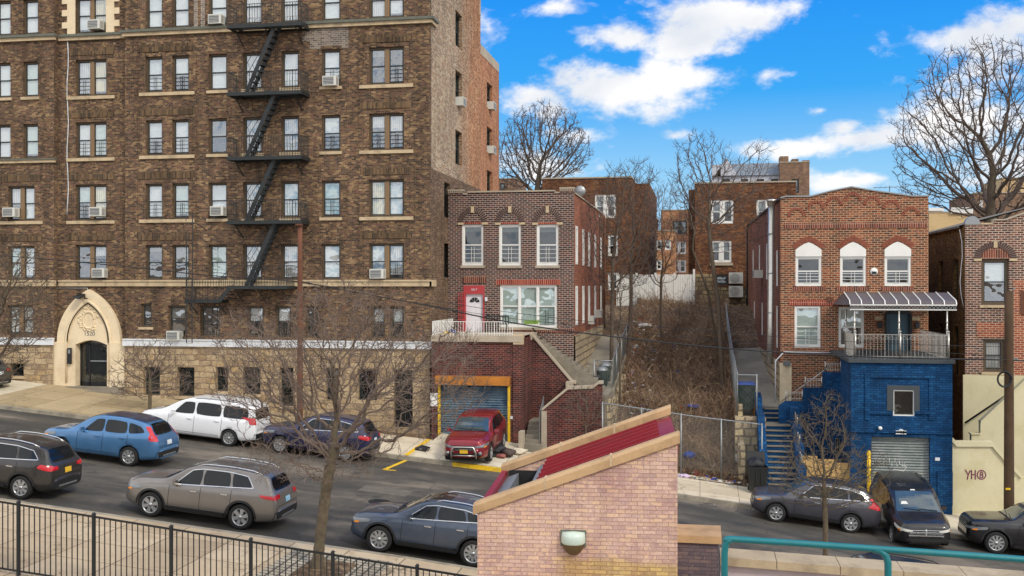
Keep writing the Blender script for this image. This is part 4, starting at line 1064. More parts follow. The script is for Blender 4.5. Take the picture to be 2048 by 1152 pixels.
# ================================================================== BRICK ROW HOUSE WITH RED DOOR
def YX(px, X):       # depth at which the side plane x = X is seen in column px
    w = (px-1024)/FPX; return X*(cs+w*sn)/(-sn+w*cs)
def brick_arch(par, F, uc, zs, ro, ri, n=15, m='vous', key='cream', squash=1.0, infill=None, proud=0.05):
    mb = MB()
    mb.ring(F, [(uc+ro*1.0*math.cos(math.pi-math.pi*i/20), zs+ro*squash*math.sin(math.pi*i/20)) for i in range(21)],
            [(uc+ri*math.cos(math.pi-math.pi*i/20), zs+ri*squash*math.sin(math.pi*i/20)) for i in range(21)], 0, proud-0.02, 1)
    for i in range(n):
        a0 = math.pi*(i+0.12)/n; a1 = math.pi*(i+0.88)/n
        P = []
        for nn_ in (0, proud):
            for (r, a) in ((ri, a0), (ro, a0), (ro, a1), (ri, a1)): P.append(F.pt(uc-r*math.cos(a), nn_, zs+r*squash*math.sin(a)))
        mb.hexa(P, 0)
    if infill:
        mb.face([F.pt(uc-ri*math.cos(math.pi*i/16), 0.012, zs+ri*squash*math.sin(math.pi*i/16)) for i in range(17)], 2)
    mats = [M[m], M['mortar']]+([M[infill]] if infill else [])
    o = mb.build('brick_arch', mats, par)
    if key:
        k = MB(); k.box(F, uc-0.08, uc+0.08, 0, proud+0.03, zs+ri*squash*0.95, zs+ro*squash+0.03)
        k.box(F, uc-ro-0.02, uc-ri+0.02, 0, proud+0.01, zs-0.11, zs); k.box(F, uc+ri-0.02, uc+ro+0.02, 0, proud+0.01, zs-0.11, zs)
        build_each(k, 'keystone', M['sill'], o)
    return o
Y1 = 50.0
F1 = front(Y1)
H1a, H1b = WX(897, Y1), WX(1148, Y1)
h1 = thing('row_house', 'narrow dark red brick row house with a white door in a red frame', 'house', ((H1a+H1b)/2, Y1, -3))
Z1 = WZ(1020, 388, Y1)
up = [(*pw(a, b, Y1), WZ(a, 531, Y1), WZ(a, 449, Y1)) for a, b in ((924, 967), (998, 1042), (1073, 1117))]
pic = (*pw(1000, 1114, Y1), WZ(1050, 655, Y1), WZ(1050, 570, Y1))
dor = (*pw(927, 969, Y1), WZ(945, 672, Y1), WZ(945, 571, Y1))
mb = MB(); mb.wall(F1, H1a, H1b, -8, Z1, up+[pic, dor], 0.4)
for a, b, dz in ((897, 925, 0.19), (1120, 1148, 0.21), (935, 1110, 0.09)):
    u0, u1 = pw(a, b, Y1); mb.box(F1, u0, u1, -0.35, 0.0 if dz < .1 else 0.03, Z1+0.002, Z1+dz)
mb.face([(H1a, Y1, -8), (H1a, 65, -8), (H1a, 65, Z1), (H1a, Y1, Z1)])
mb.face([(H1a, 65, -8), (H1b, 65, -8), (H1b, 65, Z1-0.2), (H1a, 65, Z1-0.2)])
mb.build('wall', M['h1'], h1)
mb = MB(); mb.bx(H1a, H1b-0.25, Y1+0.3, 65, Z1-0.5, Z1-0.4); mb.build('roof', M['roofing'], h1)
mb = MB()
for a, b, dz in ((896, 926, 0.19), (1119, 1149, 0.21), (935, 1110, 0.09), (926, 935, 0), (1110, 1119, 0)):
    u0, u1 = pw(a, b, Y1); mb.box(F1, u0, u1, -0.4, 0.06, Z1+dz+0.003, Z1+dz+0.07)
    if dz > .1:
        for k in range(8): mb.box(F1, lerp(u0, u1, (k+.2)/8), lerp(u0, u1, (k+.7)/8), 0.03, 0.055, Z1+dz-0.1, Z1+dz)
mb.box(side(H1b), Y1+0.3, 65, -0.3, 0.05, Z1-0.02, Z1+0.05)
mb.build('parapet_coping', M['conc'], h1)
F1s = side(H1b, 1)
ss_u = [(y-0.42, y+0.42, WZ(1150, 528, Y1), WZ(1150, 450, Y1)) for y in (51.0, 54.0, 56.8, 60.2, 63.6)]
ss_l = [(y-0.42, y+0.42, WZ(1150, 652, Y1), WZ(1150, 572, Y1)) for y in (51.0, 54.0, 56.8, 60.2, 63.6)]
mb = MB(); mb.wall(F1s, Y1, 62.6, -2.45, Z1-0.02, [h for h in ss_u+ss_l if h[1] < 62], 0.3); mb.build('side_wall', M['h1_side'], h1)
mb = MB(); mb.wall(F1s, 62.6, 66.5, -2.45, Z1-0.02, [h for h in ss_u+ss_l if h[0] > 62.7], 0.3, n=0.03); mb.build('rear_side_wall', M['h3'], h1)
mb = MB(); mb.wall(F1s, Y1, 66.5, -7, -2.45, n=0.07); mb.face([F1s.pt(Y1, 0.07, -2.45), F1s.pt(66.5, 0.07, -2.45), F1s.pt(66.5, 0, -2.43), F1s.pt(Y1, 0, -2.43)])
mb.build('side_base', M['rubble'], h1)
mb = MB(); mb.tube([F1s.pt(65.0, 0.12, -3.2), F1s.pt(65.0, 0.12, Z1-0.2)], 0.06, 6); mb.build('downpipe', M['wood'], h1)
for h in up: window(h1, F1, *h, 'white', inset=0.05, fw=0.10, mat2='white', blind=[(wr.choice([0.5, 0.15]), 'bl_grey')], guard='white', back=0.36, glass='glassd')
w = window(h1, F1, *pic, 'white', inset=0.04, fw=0.10, cols=3, mull=0.09, mat2='white', rail=True, blind=[(1, 'bl_g'), (1, 'bl_g'), (1, 'bl_g')], guard=(0, 0, 1), back=0.36)
for h in ss_u+ss_l: window(h1, F1s, *h, 'white', inset=-0.03, fw=0.14, mat2='white', blind=[(0.6, 'bl_w')], glass='glassd', back=0.28)
for i, px in enumerate((945.5, 1020, 1095)):
    brick_arch(h1, F1, WX(px, Y1), WZ(px, 445, Y1), 0.72, 0.47, 19, infill='h1', squash=1.05)
mb = MB()
for a, b, y0, y1, m in ((925, 972, 566, 552, 0), (992, 1121, 570, 559, 1), (1000, 1147, 664, 656, 0)): mb.box(F1, WX(a, Y1), WX(b, Y1), 0, 0.035, WZ(a, y0, Y1), WZ(a, y1, Y1), m)
for h in up: mb.box(F1, h[0]+0.0, h[1]-0.0, 0, 0.03, h[3]+0.01, h[3]+0.10, 1)
build_each(mb, 'soldier_course', [M['soldier'], M['soldier_red']], h1)
mb = MB()
for h in up+[pic]: mb.box(F1, h[0]-0.06, h[1]+0.06, -0.04, 0.07, h[2]-0.12, h[2]-0.004)
build_each(mb, 'sill', M['conc'], h1)
# door
mb = MB(); a, b, c, d = dor
mb.box(F1, a, a+0.11, -0.2, 0.02, c, d); mb.box(F1, b-0.08, b, -0.2, 0.02, c, d); mb.box(F1, a+0.11, b-0.08, -0.2, 0.02, WZ(945, 588, Y1), d)
fr = mb.build('door_frame', M['redpaint'], h1)
mb = MB(); z1d = WZ(945, 588, Y1); mb.box(F1, a+0.11, b-0.08, -0.16, -0.1, c, z1d)
for (s0, s1) in ((0.12, 0.45), (0.55, 0.88)):
    for (t0, t1) in ((0.08, 0.4), (0.48, 0.72)): mb.box(F1, lerp(a+.11, b-.08, s0), lerp(a+.11, b-.08, s1), -0.1, -0.085, lerp(c, z1d, t0), lerp(c, z1d, t1))
dd = mb.build('front_door', M['doorwhite'], h1)
mb = MB(); um = (a+b)/2+0.015; zf = lerp(c, z1d, 0.8)
for k in range(4):
    a0, a1 = math.pi*(k+0.08)/4, math.pi*(k+0.92)/4
    mb.face([F1.pt(um+0.06*math.cos(a0), -0.08, zf+0.06*math.sin(a0)), F1.pt(um+0.25*math.cos(a0), -0.08, zf+0.25*math.sin(a0)), F1.pt(um+0.25*math.cos((a0+a1)/2), -0.08, zf+0.25*math.sin((a0+a1)/2)), F1.pt(um+0.25*math.cos(a1), -0.08, zf+0.25*math.sin(a1)), F1.pt(um+0.06*math.cos(a1), -0.08, zf+0.06*math.sin(a1))])
mb.build('fanlight', M['darktrim'], dd)
mb = MB(); mb.lathe(F1.pt(b-0.14, -0.06, lerp(c, z1d, .47)), [(0.0, -0.05), (0.04, -0.04), (0.04, 0), (0.02, 0.03)], 8, axis='y'); mb.build('handle', M['steel'], dd)
text('house_number', '1817', 0.16, F1.pt((a+b)/2, 0.025, lerp(z1d, d, .5)), M['whitetrim'], h1)
mb = MB(); u0, u1 = WX(918, Y1), WX(931, Y1)
for k in range(4): mb.box(F1, lerp(u0, u1-.02, k/3), lerp(u0, u1-.02, k/3)+0.025, 0.12, 0.15, c, WZ(925, 585, Y1))
for k in range(9): mb.box(F1, u0, u1, 0.125, 0.145, lerp(c, WZ(925, 585, Y1)-.03, k/8), lerp(c, WZ(925, 585, Y1)-.03, k/8)+0.025)
for k in range(16): mb.box(F1, u0+.02, u1-.02, 0.13, 0.14, lerp(c, WZ(925, 585, Y1), k/16)+.05, lerp(c, WZ(925, 585, Y1), k/16)+0.06)
mb.build('security_gate', M['redpaint'], h1)
mb = MB(); mb.box(F1, WX(971, Y1), WX(975, Y1), 0, 0.14, WZ(972, 602, Y1), WZ(972, 594, Y1)); mb.build('porch_light', M['whitetrim'], h1)
# satellite dish on the roof edge
t = thing('satellite_dish', 'small grey satellite dish on the side parapet of the red door house', 'satellite dish', (H1b-0.2, 53.5, Z1+0.05))
mb = MB(); mb.tube([(H1b-0.2, 53.5, Z1), (H1b-0.2, 53.5, Z1+0.35)], 0.025, 6); mb.build('mast', M['galv'], t)
mb = MB(); mb.lathe((H1b-0.1, 53.4, Z1+0.4), [(0.001, 0.0), (0.15, 0.02), (0.27, 0.08), (0.28, 0.09)], 14, axis='y'); mb.build('dish', M['galv'], t)
ac_unit(F1s, 60.2, ss_l[3][2]+0.1, 'air conditioner in a rear side window of the red door house', wd=0.7, out=0.4)
ac_unit(F1s, 56.8, ss_l[2][2]-0.15, 'air conditioner in the middle side window of the red door house', wd=0.6, out=0.3)

# --- terrace and garage in front of it
YD = 46.0; FD = front(YD)
D0, D1 = WX(863, YD), WX(1045, YD)
zdk = WZ(950, 671, YD)
gar = thing('raised_terrace', 'brick garage with blue rolling shutter under a white railed terrace', 'garage', ((D0+D1)/2, YD, -7.3))
gd = (*pw(879, 1018, YD), -8.0, WZ(950, 769, YD))
mb = MB(); mb.wall(FD, D0, D1, -8.2, zdk-0.25, [gd], 0.35)
mb.wall(side(D1, 1), YD, 48.45, -8.2, zdk-0.02)
mb.wall(side(D0, -1), YD, Y1, -8.2, zdk-0.25)
mb.box(FD, WX(1026, YD), D1+0.0, -0.0, 0.06, -8.2, zdk-0.4)
for k in range(6): mb.box(side(D1), YD+0.25+k*0.38, YD+0.42+k*0.38, 0, 0.05, -7.4, zdk-0.1)
mb.build('wall', M['h1_low'], gar)
mb = MB(); mb.bx(D0, D1, YD-0.12, Y1-0.01, zdk-0.28, zdk); mb.bx(D1, WX(1065, 48.4), 48.0, Y1-0.01, zdk-0.28, zdk-0.01)
mb.build('deck_slab', M['conc'], gar)
mb = MB(); mb.box(FD, WX(1027, YD), WX(1046, YD), -0.4, 0.10, zdk-0.38, zdk+0.05); mb.build('pier_cap', M['sill'], gar)
mb = MB(); mb.box(FD, gd[0], gd[1], -0.22, -0.16, gd[2], gd[3]); mb.build('roll_shutter', M['shutblue'], gar)
mb = MB(); mb.box(FD, gd[0]-0.06, gd[0]+0.05, -0.05, 0.07, gd[2], gd[3]); mb.box(FD, gd[1]-0.05, gd[1]+0.06, -0.05, 0.07, gd[2], gd[3]); build_each(mb, 'yellow_jamb', M['yellow'], gar)
mb = MB(); mb.box(FD, gd[0]-0.12, gd[1]+0.08, 0, 0.38, gd[3]-0.0, WZ(950, 752, YD)); mb.build('shutter_housing', M['orange'], gar)
mb = MB()
railing(mb, FD, [(D0+0.05, 0.0, zdk), (D1-0.45, 0.0, zdk)], h=0.62, sp=0.115, r=0.012, mid=False)
railing(mb, side(D0+0.06, 1), [(YD+0.05, 0, zdk), (Y1-0.1, 0, zdk)], h=0.62, sp=0.115, r=0.012, mid=False)
mb.build('railing', M['white'], gar)
mb = MB(); mb.box(FD, WX(862, YD)-.02, WX(876, YD), 0.0, 0.03, WZ(868, 812, YD), WZ(868, 786, YD)); mb.build('white_sign', M['white'], gar)
mb = MB(); mb.box(FD, WX(1021, YD), WX(1026, YD), 0.0, 0.05, WZ(1024, 838, YD), WZ(1024, 832, YD)); mb.build('meter_box', M['whitetrim'], gar)
# stairs of the red door house
st1 = thing('brick_staircase', 'switchback brick staircase with pale copings right of the blue rolling shutter', 'staircase', (-6.3, 45.8, -7.5))
Fw = front(45.5)
A = [(1084, 822), (1136, 779), (1186, 777), (1197, 768)]
top = [(WX(a, 45.5), WZ(a, b, 45.5)) for a, b in A]
mb = MB(); mb.prism(Fw, [(top[0][0], -8.4)]+top+[(top[-1][0]+0.15, top[-1][1]), (top[-1][0]+0.15, -8.6)], -0.28, 0); 
F2w = front(48.4)
top2 = [(WX(1062, 48.4), WZ(1062, 670, 48.4)), (WX(1144, 48.4), WZ(1144, 766, 48.4)), (WX(1152, 48.4), WZ(1144, 768, 48.4))]
mb.prism(F2w, [(top2[0][0], -8.2)]+top2+[(top2[-1][0], -8.2)], -0.25, 0)
mb.build('brick_wall', M['h1_low'], st1)
def coping_run(mb, F, pts, n0, n1, th=0.13, m=0):
    for (a, b) in zip(pts, pts[1:]):
        P = []
        for n in (n0, n1):
            for (p, d) in ((a, 0.003), (b, 0.003), (b, th), (a, th)): P.append(F.pt(p[0], n, p[1]+d))
        mb.hexa([P[0], P[1], P[5], P[4], P[3], P[2], P[6], P[7]], m)
mb = MB(); coping_run(mb, Fw, top+[(top[-1][0]+0.2, top[-1][1])], -0.33, 0.06)
mb.box(Fw, top[0][0]-0.02, top[0][0]+0.22, -0.32, 0.07, -8.0, top[0][1])
mb.build('coping', M['conc'], st1); mb = MB(); coping_run(mb, F2w, top2, -0.3, 0.06)
mb.box(F2w, WX(1134, 48.4), WX(1147, 48.4), -0.32, 0.5, WZ(1140, 790, 48.4), WZ(1140, 762, 48.4))
mb.build('coping', M['conc'], st1)
mb = MB(); sx0, sx1 = D1+0.16, top[0][0]
z0s = zfar(-7.3, 45.2)+0.02
for k in range(6): mb.bx(sx0, sx1, 45.25+k*0.3, 48.1, z0s-0.6+0.0, z0s+(k+1)*0.165)
zq = z0s+6*0.165
for k in range(9): mb.bx(sx1+k*0.28, sx1+(k+1)*0.28+0.001*k, 45.8, 48.1, -8.2, zq+(k+1)*0.17)
mb.bx(sx1+2.52, -3.98, 45.8, 48.9, -8.2, -4.82)
for k in range(12): mb.bx(WX(1062, 48.6)+k*0.26, WX(1062, 48.6)+(k+1)*0.26, 48.66, 49.95, -8, zdk-0.18-k*0.17)
mb.build('steps', M['concd'], st1)
mb = MB(); mb.bx(D1+0.0, D1+0.2, 44.95, 45.5, -8, z0s+0.75); mb.build('low_pier', M['conc'], st1)
mb = MB(); mb.tube([F1.pt(WX(1066, Y1), 0.2, WZ(1066, 655, Y1)), F1.pt(WX(1139, Y1), 0.2, WZ(1139, 748, Y1)), F1.pt(WX(1140, Y1), 0.2, WZ(1139, 770, Y1))], 0.035, 6)
mb.build('handrail', M['black'], st1)
mb = MB()
for k in range(12): mb.tube([(top[0][0]-0.1, 45.4+k*0.11, z0s+k*0.06), (top[0][0]-0.1, 45.4+k*0.11, z0s+1.5+k*0.06)], 0.012, 4)
mb.tube([(top[0][0]-0.1, 45.4, z0s+1.5), (top[0][0]-0.1, 46.7, z0s+2.1)], 0.02, 4)
mb.build('railing', M['galv'], st1)
mb = MB(); ts = lambda y: -4.85+0.13*(y-50)
P = [(-5.94, 48.9, -8.6), (LX0+0.02, 48.9, -8.6), (LX0+0.02, 68, -8.6), (-5.94, 68, -8.6), (-5.94, 48.9, ts(48.9)), (LX0+0.02, 48.9, ts(48.9)), (LX0+0.02, 68, ts(68)), (-5.94, 68, ts(68))]
mb.hexa([P[0], P[1], P[2], P[3], P[4], P[5], P[6], P[7]]); tag(mb.build('side_passage', M['blacktop'], None, (-5, 48.9, -5)), kind='structure')
t = thing('stone_retaining_wall', 'crumbling pale stone retaining wall at the left edge of the vacant lot', 'wall', (-4.5, 45.6, -7.8))
mb = MB()
for k in range(10):
    y = 46.2+k*1.1; mb.bx(LX0-0.02-0.5*(k < 1), LX0+0.18+0.08*math.sin(k*2.1), y, y+1.1, -8.8, ts(y)-0.15-0.2*abs(math.sin(k*1.7)))
mb.bx(-5.2, LX0+0.15, 45.83, 46.2, -9, -5.0); mb.bx(-5.6, LX0-0.02, 46.2, 48.9, -9, -5.1)
mb.build('stone_wall', M['rubble'], t)
# lot retaining wall on the right
t = thing('low_retaining_wall', 'low concrete and rubble wall between vacant lot and right-hand passage', 'wall', (LX1, 46, -7))
mb = MB(); mb.bx(LX1-0.12, LX1+0.15, 44.7, 47.5, -9, -6.7); mb.bx(LX1-0.2, LX1+1.1, 46.4, 47.3, -9, -5.75); mb.bx(LX1-0.1, LX1+0.15, 47.3, 66, -8, -5.3)
mb.build('stone_wall', M['rubble'], t)

# ================================================================== RED BRICK HOUSE WITH AWNING
Y2 = 50.0; F2 = front(Y2)
A0, A1 = WX(1561, Y2), WX(1857, Y2)
h2 = thing('gabled_brick_house', 'red brick house with low gable, pointed white window heads and striped awning', 'house', ((A0+A1)/2, Y2, -4))
Z2 = WZ(1700, 396, Y2)
upw = [(*pw(a, b, Y2), WZ(a, 572, Y2), WZ(a, 513, Y2)) for a, b in ((1591, 1643), (1680, 1732), (1769, 1822))]
low = [(*pw(1589, 1641, Y2), WZ(1600, 695, Y2), WZ(1600, 612, Y2)), (*pw(1677, 1728, Y2), WZ(1700, 695, Y2), WZ(1700, 614, Y2))]
dr2 = (*pw(1769, 1824, Y2), WZ(1800, 722, Y2), WZ(1800, 628, Y2))
mb = MB(); mb.wall(F2, A0, A1, -8, Z2, upw+low+[dr2], 0.4)
gb = [(1561, 396.5), (1573, 394), (1620, 394), (1662, 383), (1702, 375), (1745, 382), (1826, 393.5), (1857, 393)]
gp = [(WX(a, Y2), WZ(a, b, Y2)) for a, b in gb]
mb.prism(F2, [(A0, Z2+0.001)]+gp+[(A1, Z2+0.001)], -0.35, 0)
mb.wall(side(A1, 1), Y2, 66, -9, Z2-0.3); mb.face([(A0, 72, -6), (A1, 72, -6), (A1, 72, Z2-.3), (A0, 72, Z2-.3)])
mb.build('wall', M['h2'], h2)
mb = MB(); mb.bx(A0+0.1, A1-0.1, Y2+0.3, 71, Z2-0.5, Z2-0.4); mb.build('roof', M['roofing'], h2)
mb = MB(); coping_run(mb, F2, gp, -0.4, 0.06, 0.06); mb.build('parapet_coping', M['galv'], h2)
un = math.hypot(0.48, 22)
F2s = Fr(A0, Y2, -0.48/un, 22/un, -22/un, -0.48/un)
ov = lambda y: (y-Y2)
sw = []
for (y, za, zb_) in ((51.7, WZ(1556, 572, 51), WZ(1556, 500, 51)), (57.5, 0.3, 2.2), (62.5, 0.5, 2.3), (67.5, 0.5, 2.2)): sw.append((ov(y)-0.4, ov(y)+0.4, za, zb_))
for (y, za, zb_) in ((51.7, -3.0, -1.0), (60.5, -2.8, -1.0), (66.5, -2.7, -1.0)): sw.append((ov(y)-0.35, ov(y)+0.35, za, zb_))
mb = MB(); mb.wall(F2s, 0, 22, -3.6, Z2-0.05, sw, 0.3); mb.build('side_wall', M['h2_side'], h2)
mb = MB(); mb.wall(F2s, 0, 22, -8, -3.6, n=0.06); mb.face([F2s.pt(0, 0.06, -3.6), F2s.pt(22, 0.06, -3.6), F2s.pt(22, 0, -3.58), F2s.pt(0, 0, -3.58)]); mb.build('side_base', M['rubble'], h2)
mb = MB(); mb.box(F2s, 0, 22, -0.3, 0.08, Z2-0.04, Z2+0.06); mb.tube([F2s.pt(21.8, 0.1, -4), F2s.pt(21.8, 0.1, Z2)], 0.06, 6); mb.build('gutter', M['darktrim'], h2)
for h in sw: window(h2, F2s, *h, 'white', inset=0.0, fw=0.08, mat2='white', glass='glassd', back=0.26, blind=[(0.5, 'bl_grey')])
for i, h in enumerate(upw):
    window(h2, F2, *h, 'white', inset=0.03, fw=0.09, mat2='white', blind=[(0.0 if i < 1 else 0.12, 'bl_grey')], guard='white', glass='glassd', back=0.38)
    uc = (h[0]+h[1])/2; hw = (h[1]-h[0])/2
    zs_ = WZ(uc, 500, Y2) if 0 else WZ(1700, 499, Y2); za = WZ(1700, 484, Y2)
    mb = MB(); pts = [(uc-hw, h[3]-0.002), (uc-hw, zs_)]+[(uc-hw*(1-t), zs_+(za-zs_)*(math.sin(t*math.pi/2)*0.55+t*0.45)) for t in (0.2, 0.4, 0.6, 0.8, 1)]
    pts = pts+[(2*uc-p[0], p[1]) for p in pts[:-1][::-1]]
    mb.prism(F2, pts, 0, 0.03); mb.build('window_head', M['white'], h2)
    mb = MB(); n = 22
    cen = (uc, h[3]-0.35)
    for k in range(n):
        def P(t, r):
            x = -1+2*t; z = zs_+(za-zs_)*(math.cos(x*math.pi/2)*0.62+(1-abs(x))*0.38)
            u = uc+x*hw
            d = Vector((u-cen[0], z-cen[1])); d.normalize()
            return (u+d.x*r, z+d.y*r)
        q = [P((k+.12)/n, 0.03), P((k+.88)/n, 0.03), P((k+.88)/n, 0.27), P((k+.12)/n, 0.27)]
        mb.prism(F2, q, 0, 0.035)
    mb.build('brick_arch', M['vous_red'], h2)
for h in low: window(h2, F2, *h, 'white', inset=0.03, fw=0.09, mat2='white', blind=[(1.0 if h is low[0] else 0.5, 'bl_g')], guard='white' if h is low[0] else False, glass='glass', back=0.38)
mb = MB()
def band(a, b, y0, y1, m=0, n=0.03): mb.box(F2, WX(a, Y2), WX(b, Y2), 0, n, WZ((a+b)/2, y0, Y2), WZ((a+b)/2, y1, Y2), m)
band(1568, 1854, 456, 445, 0); band(1578, 1677, 611, 600, 1); band(1562, 1679, 702, 708, 0) if 0 else None
for a, b in ((1584, 1650), (1672, 1738), (1762, 1828)): band(a, b, 582, 574, 0)
band(1562, 1690, 711, 702, 0)
build_each(mb, 'soldier_course', [M['soldier'], M['soldier_red']], h2)
mb = MB()
for a, y0, y1 in ((1574, 600, 480), (1654, 600, 480), (1664, 600, 480)): mb.box(F2, WX(a, Y2)-0.05, WX(a, Y2)+0.05, 0, 0.02, WZ(a, y0, Y2), WZ(a, y1, Y2))
build_each(mb, 'brick_pilaster', M['h2'], h2)
for i, (px, py) in enumerate(((1593, 432), (1632, 418), (1668, 410), (1706, 402), (1744, 409), (1782, 417), (1822, 431))):
    mb = MB(); uc, z = WX(px, Y2), WZ(px, py, Y2)
    for k in range(9):
        a0, a1 = math.pi*(k+.12)/9, math.pi*(k+.88)/9
        mb.prism(F2, [(uc-.27*math.cos(a0), z+.27*math.sin(a0)), (uc-.27*math.cos(a1), z+.27*math.sin(a1)), (uc-.40*math.cos(a1), z+.40*math.sin(a1)), (uc-.40*math.cos(a0), z+.40*math.sin(a0))], 0, 0.035)
    mb.build('parapet_arch', M['vous_red'], h2)
# door
mb = MB(); a, b, c, d = dr2
mb.box(F2, a, a+0.1, -0.3, 0.03, c, d); mb.box(F2, b-0.1, b, -0.3, 0.03, c, d)
um = (a+b)/2; za = WZ(1797, 614, Y2)
mb.prism(F2, [(a, d-0.0), (a+0.1, d+0.12), (um, za), (b-0.1, d+0.12), (b, d)], 0, 0.035)
fr = mb.build('door_frame', M['darktrim'], h2)
mb = MB(); mb.box(F2, a+0.1, b-0.1, -0.2, -0.14, c, d)
for k in range(2): mb.box(F2, lerp(a, b, .2), lerp(a, b, .8), -0.14, -0.12, lerp(c, d, .08+.5*k), lerp(c, d, .42+.48*k))
mb.build('front_door', M['doorblue'], h2)
mb = MB()
for u in (a-0.3, b+0.12): mb.box(F2, u-0.12, u+0.2, 0, 0.08, WZ(1760, 640, Y2), WZ(1760, 633, Y2)); 
build_each(mb, 'impost_block', M['sill'], h2)
mb = MB()
for u in (a-0.22, b+0.2): mb.box(F2, u-0.09, u+0.09, 0, 0.2, WZ(1760, 656, Y2), WZ(1760, 643, Y2))
build_each(mb, 'porch_lantern', M['darktrim'], h2)
mb = MB(); c_ = F2.pt(WX(1748, Y2), 0.02, WZ(1748, 543, Y2)); mb.lathe(c_, [(0.001, -0.05), (0.15, -0.04), (0.17, 0.0)], 14, axis='y'); mb.box(F2, WX(1748, Y2)-.1, WX(1748, Y2)+.1, .05, .075, WZ(1748, 548, Y2), WZ(1748, 543, Y2), 1); mb.build('alarm_box', [M['white'], M['darktrim']], h2)
mb = MB(); mb.box(F2, WX(1653, Y2), WX(1665, Y2), 0.03, 0.06, WZ(1659, 604, Y2), WZ(1659, 594, Y2)); mb.build('rusty_plate', M['wood'], h2)
mb = MB(); mb.box(F2, WX(1559, Y2), WX(1583, Y2), 0.0, 0.05, -6.2, WZ(1570, 726, Y2)); mb.build('stucco_pier', M['cream'], h2)
mb = MB(); mb.box(F2, WX(1566, Y2), WX(1580, Y2), 0.05, 0.3, WZ(1573, 730, Y2), WZ(1573, 722, Y2)); mb.build('wall_pack', M['acg'], h2)
mb = MB(); mb.tube([(WX(1551, 49.7), 49.7, WZ(1551, 812, 49.7)), (WX(1551, 49.7), 49.7, WZ(1551, 722, 49.7)), (A0+0.15, 49.85, WZ(1560, 704, 49.8)), (WX(1680, 49.8), 49.85, WZ(1680, 706, 49.8))], 0.03, 6); mb.build('conduit', M['whitetrim'], h2)
t = thing('flue_pipe', 'tall shiny steel flue pipe up the left corner of the awning house', 'chimney pipe', (WX(1543, 50.6), 50.6, -4))
fxp = WX(1543, 50.6); mb = MB(); zb_, zt_ = WZ(1540, 728, 50.6), WZ(1543, 412, 50.6)
mb.tube([(fxp-0.08, 50.6, zb_), (fxp-0.05, 50.6, lerp(zb_, zt_, .2)), (fxp, 50.6, zt_)], 0.155, 14); mb.build('pipe', M['steel'], t)
mb = MB()
for k in range(4): z = lerp(zb_, zt_, (k+.3)/4); mb.lathe((fxp-0.04, 50.6, z), [(0.165, -0.03), (0.18, 0), (0.165, 0.03)], 14)
mb.build('clamp_band', M['galv'], t)
mb = MB(); mb.lathe((fxp, 50.6, zt_), [(0.15, 0), (0.2, 0.02), (0.2, 0.2), (0.25, 0.22), (0.23, 0.3), (0.001, 0.33)], 14); mb.build('rain_cap', M['steel'], t)
ac_unit(F2s, ov(60.5), 0.42-0.02, 'white air conditioner on the red side wall beside the steel flue pipe', wd=0.9, out=0.5)
t = thing('tv_antenna', 'thin rooftop television antenna behind the low gable', 'antenna', (WX(1779, 56), 56, 4.2))
mb = MB(); X = WX(1779, 56); z = WZ(1779, 375, 56); mb.tube([(X, 56, 3.9), (X, 56, z+0.1)], 0.02, 4); mb.tube([(X-0.8, 56, z), (X+0.9, 56, z+.03)], 0.018, 4)
for k in range(7): mb.tube([(X-.7+k*.25, 55.6, z+.01), (X-.7+k*.25, 56.4, z+.01)], 0.01, 4)
mb.build('antenna_array', M['galvd'], t)

# --- blue painted garage, deck, railing, awning
YB = 44.0; FB = front(YB)
B0, B1 = WX(1702, YB), WX(1905, YB)
zb2 = WZ(1800, 726, YB)
bg_ = thing('blue_garage', 'bright blue painted brick garage block with silver shutter, carrying the railed deck', 'garage', ((B0+B1)/2, YB, -9))
sh2 = (*pw(1743, 1860, YB), -9.8, WZ(1800, 874, YB)); bwn = (*pw(1786, 1829, YB), WZ(1808, 832, YB), WZ(1808, 780, YB))
mb = MB(); mb.wall(FB, B0, B1, -10, zb2, [sh2, bwn], 0.35); mb.wall(side(B0, -1), YB, 47.2, -10, zb2); mb.wall(side(B1, 1), YB, Y2, -10, zb2)
for a, b, y0, y1, n in ((1730, 1868, 756, 748, .06), (1730, 1740, 840, 756, .05), (1858, 1868, 840, 756, .05), (1702, 1905, 866, 862, .08), (1735, 1785, 828, 822, .07), (1830, 1862, 828, 822, .07), (1700, 1743, 990, 903, .06), (1875, 1905, 1010, 942, .05)):
    mb.box(FB, WX(a, YB), WX(b, YB), 0, n, WZ((a+b)/2, y0, YB), WZ((a+b)/2, y1, YB))
FL = front(47.2)
stp = [(1558, 812), (1571, 803), (1607, 803), (1607, 776), (1646, 776), (1646, 745), (1684, 745), (1684, 724), (1704, 724)]
mb.prism(FL, [(WX(1558, 47.2), -9.6)]+[(WX(a, 47.2), WZ(a, b, 47.2)) for a, b in stp]+[(WX(1704, 47.2), -9.8)], -0.3, 0)
mb.build('wall', M['blue'], bg_)
mb = MB(); mb.bx(B0-0.1, B1+0.08, YB-0.1, Y2-0.01, zb2, zb2+0.14); mb.build('deck_slab', M['greyblock'], bg_)
mb = MB(); mb.box(FB, sh2[0], sh2[1], -0.25, -0.2, sh2[2], sh2[3]); s_ = mb.build('roll_shutter', M['shutgrey'], bg_)
mb = MB(); gx, gz = WX(1793, YB), WZ(1793, 925, YB); r2 = random.Random(4)
for k in range(9):
    x0_ = gx-0.45+k*0.1
    mb.tube([FB.pt(x0_+r2.uniform(-.03, .03), -0.19, gz+r2.uniform(-.2, .2)) for q in range(4)], 0.012, 3)
mb.tube([FB.pt(gx-.1, -.19, gz-.3), FB.pt(gx+.3, -.19, gz-.36), FB.pt(gx+.42, -.19, gz-.2), FB.pt(gx+.2, -.19, gz-.12)], 0.014, 3)
mb.build('graffiti', M['white'], s_)
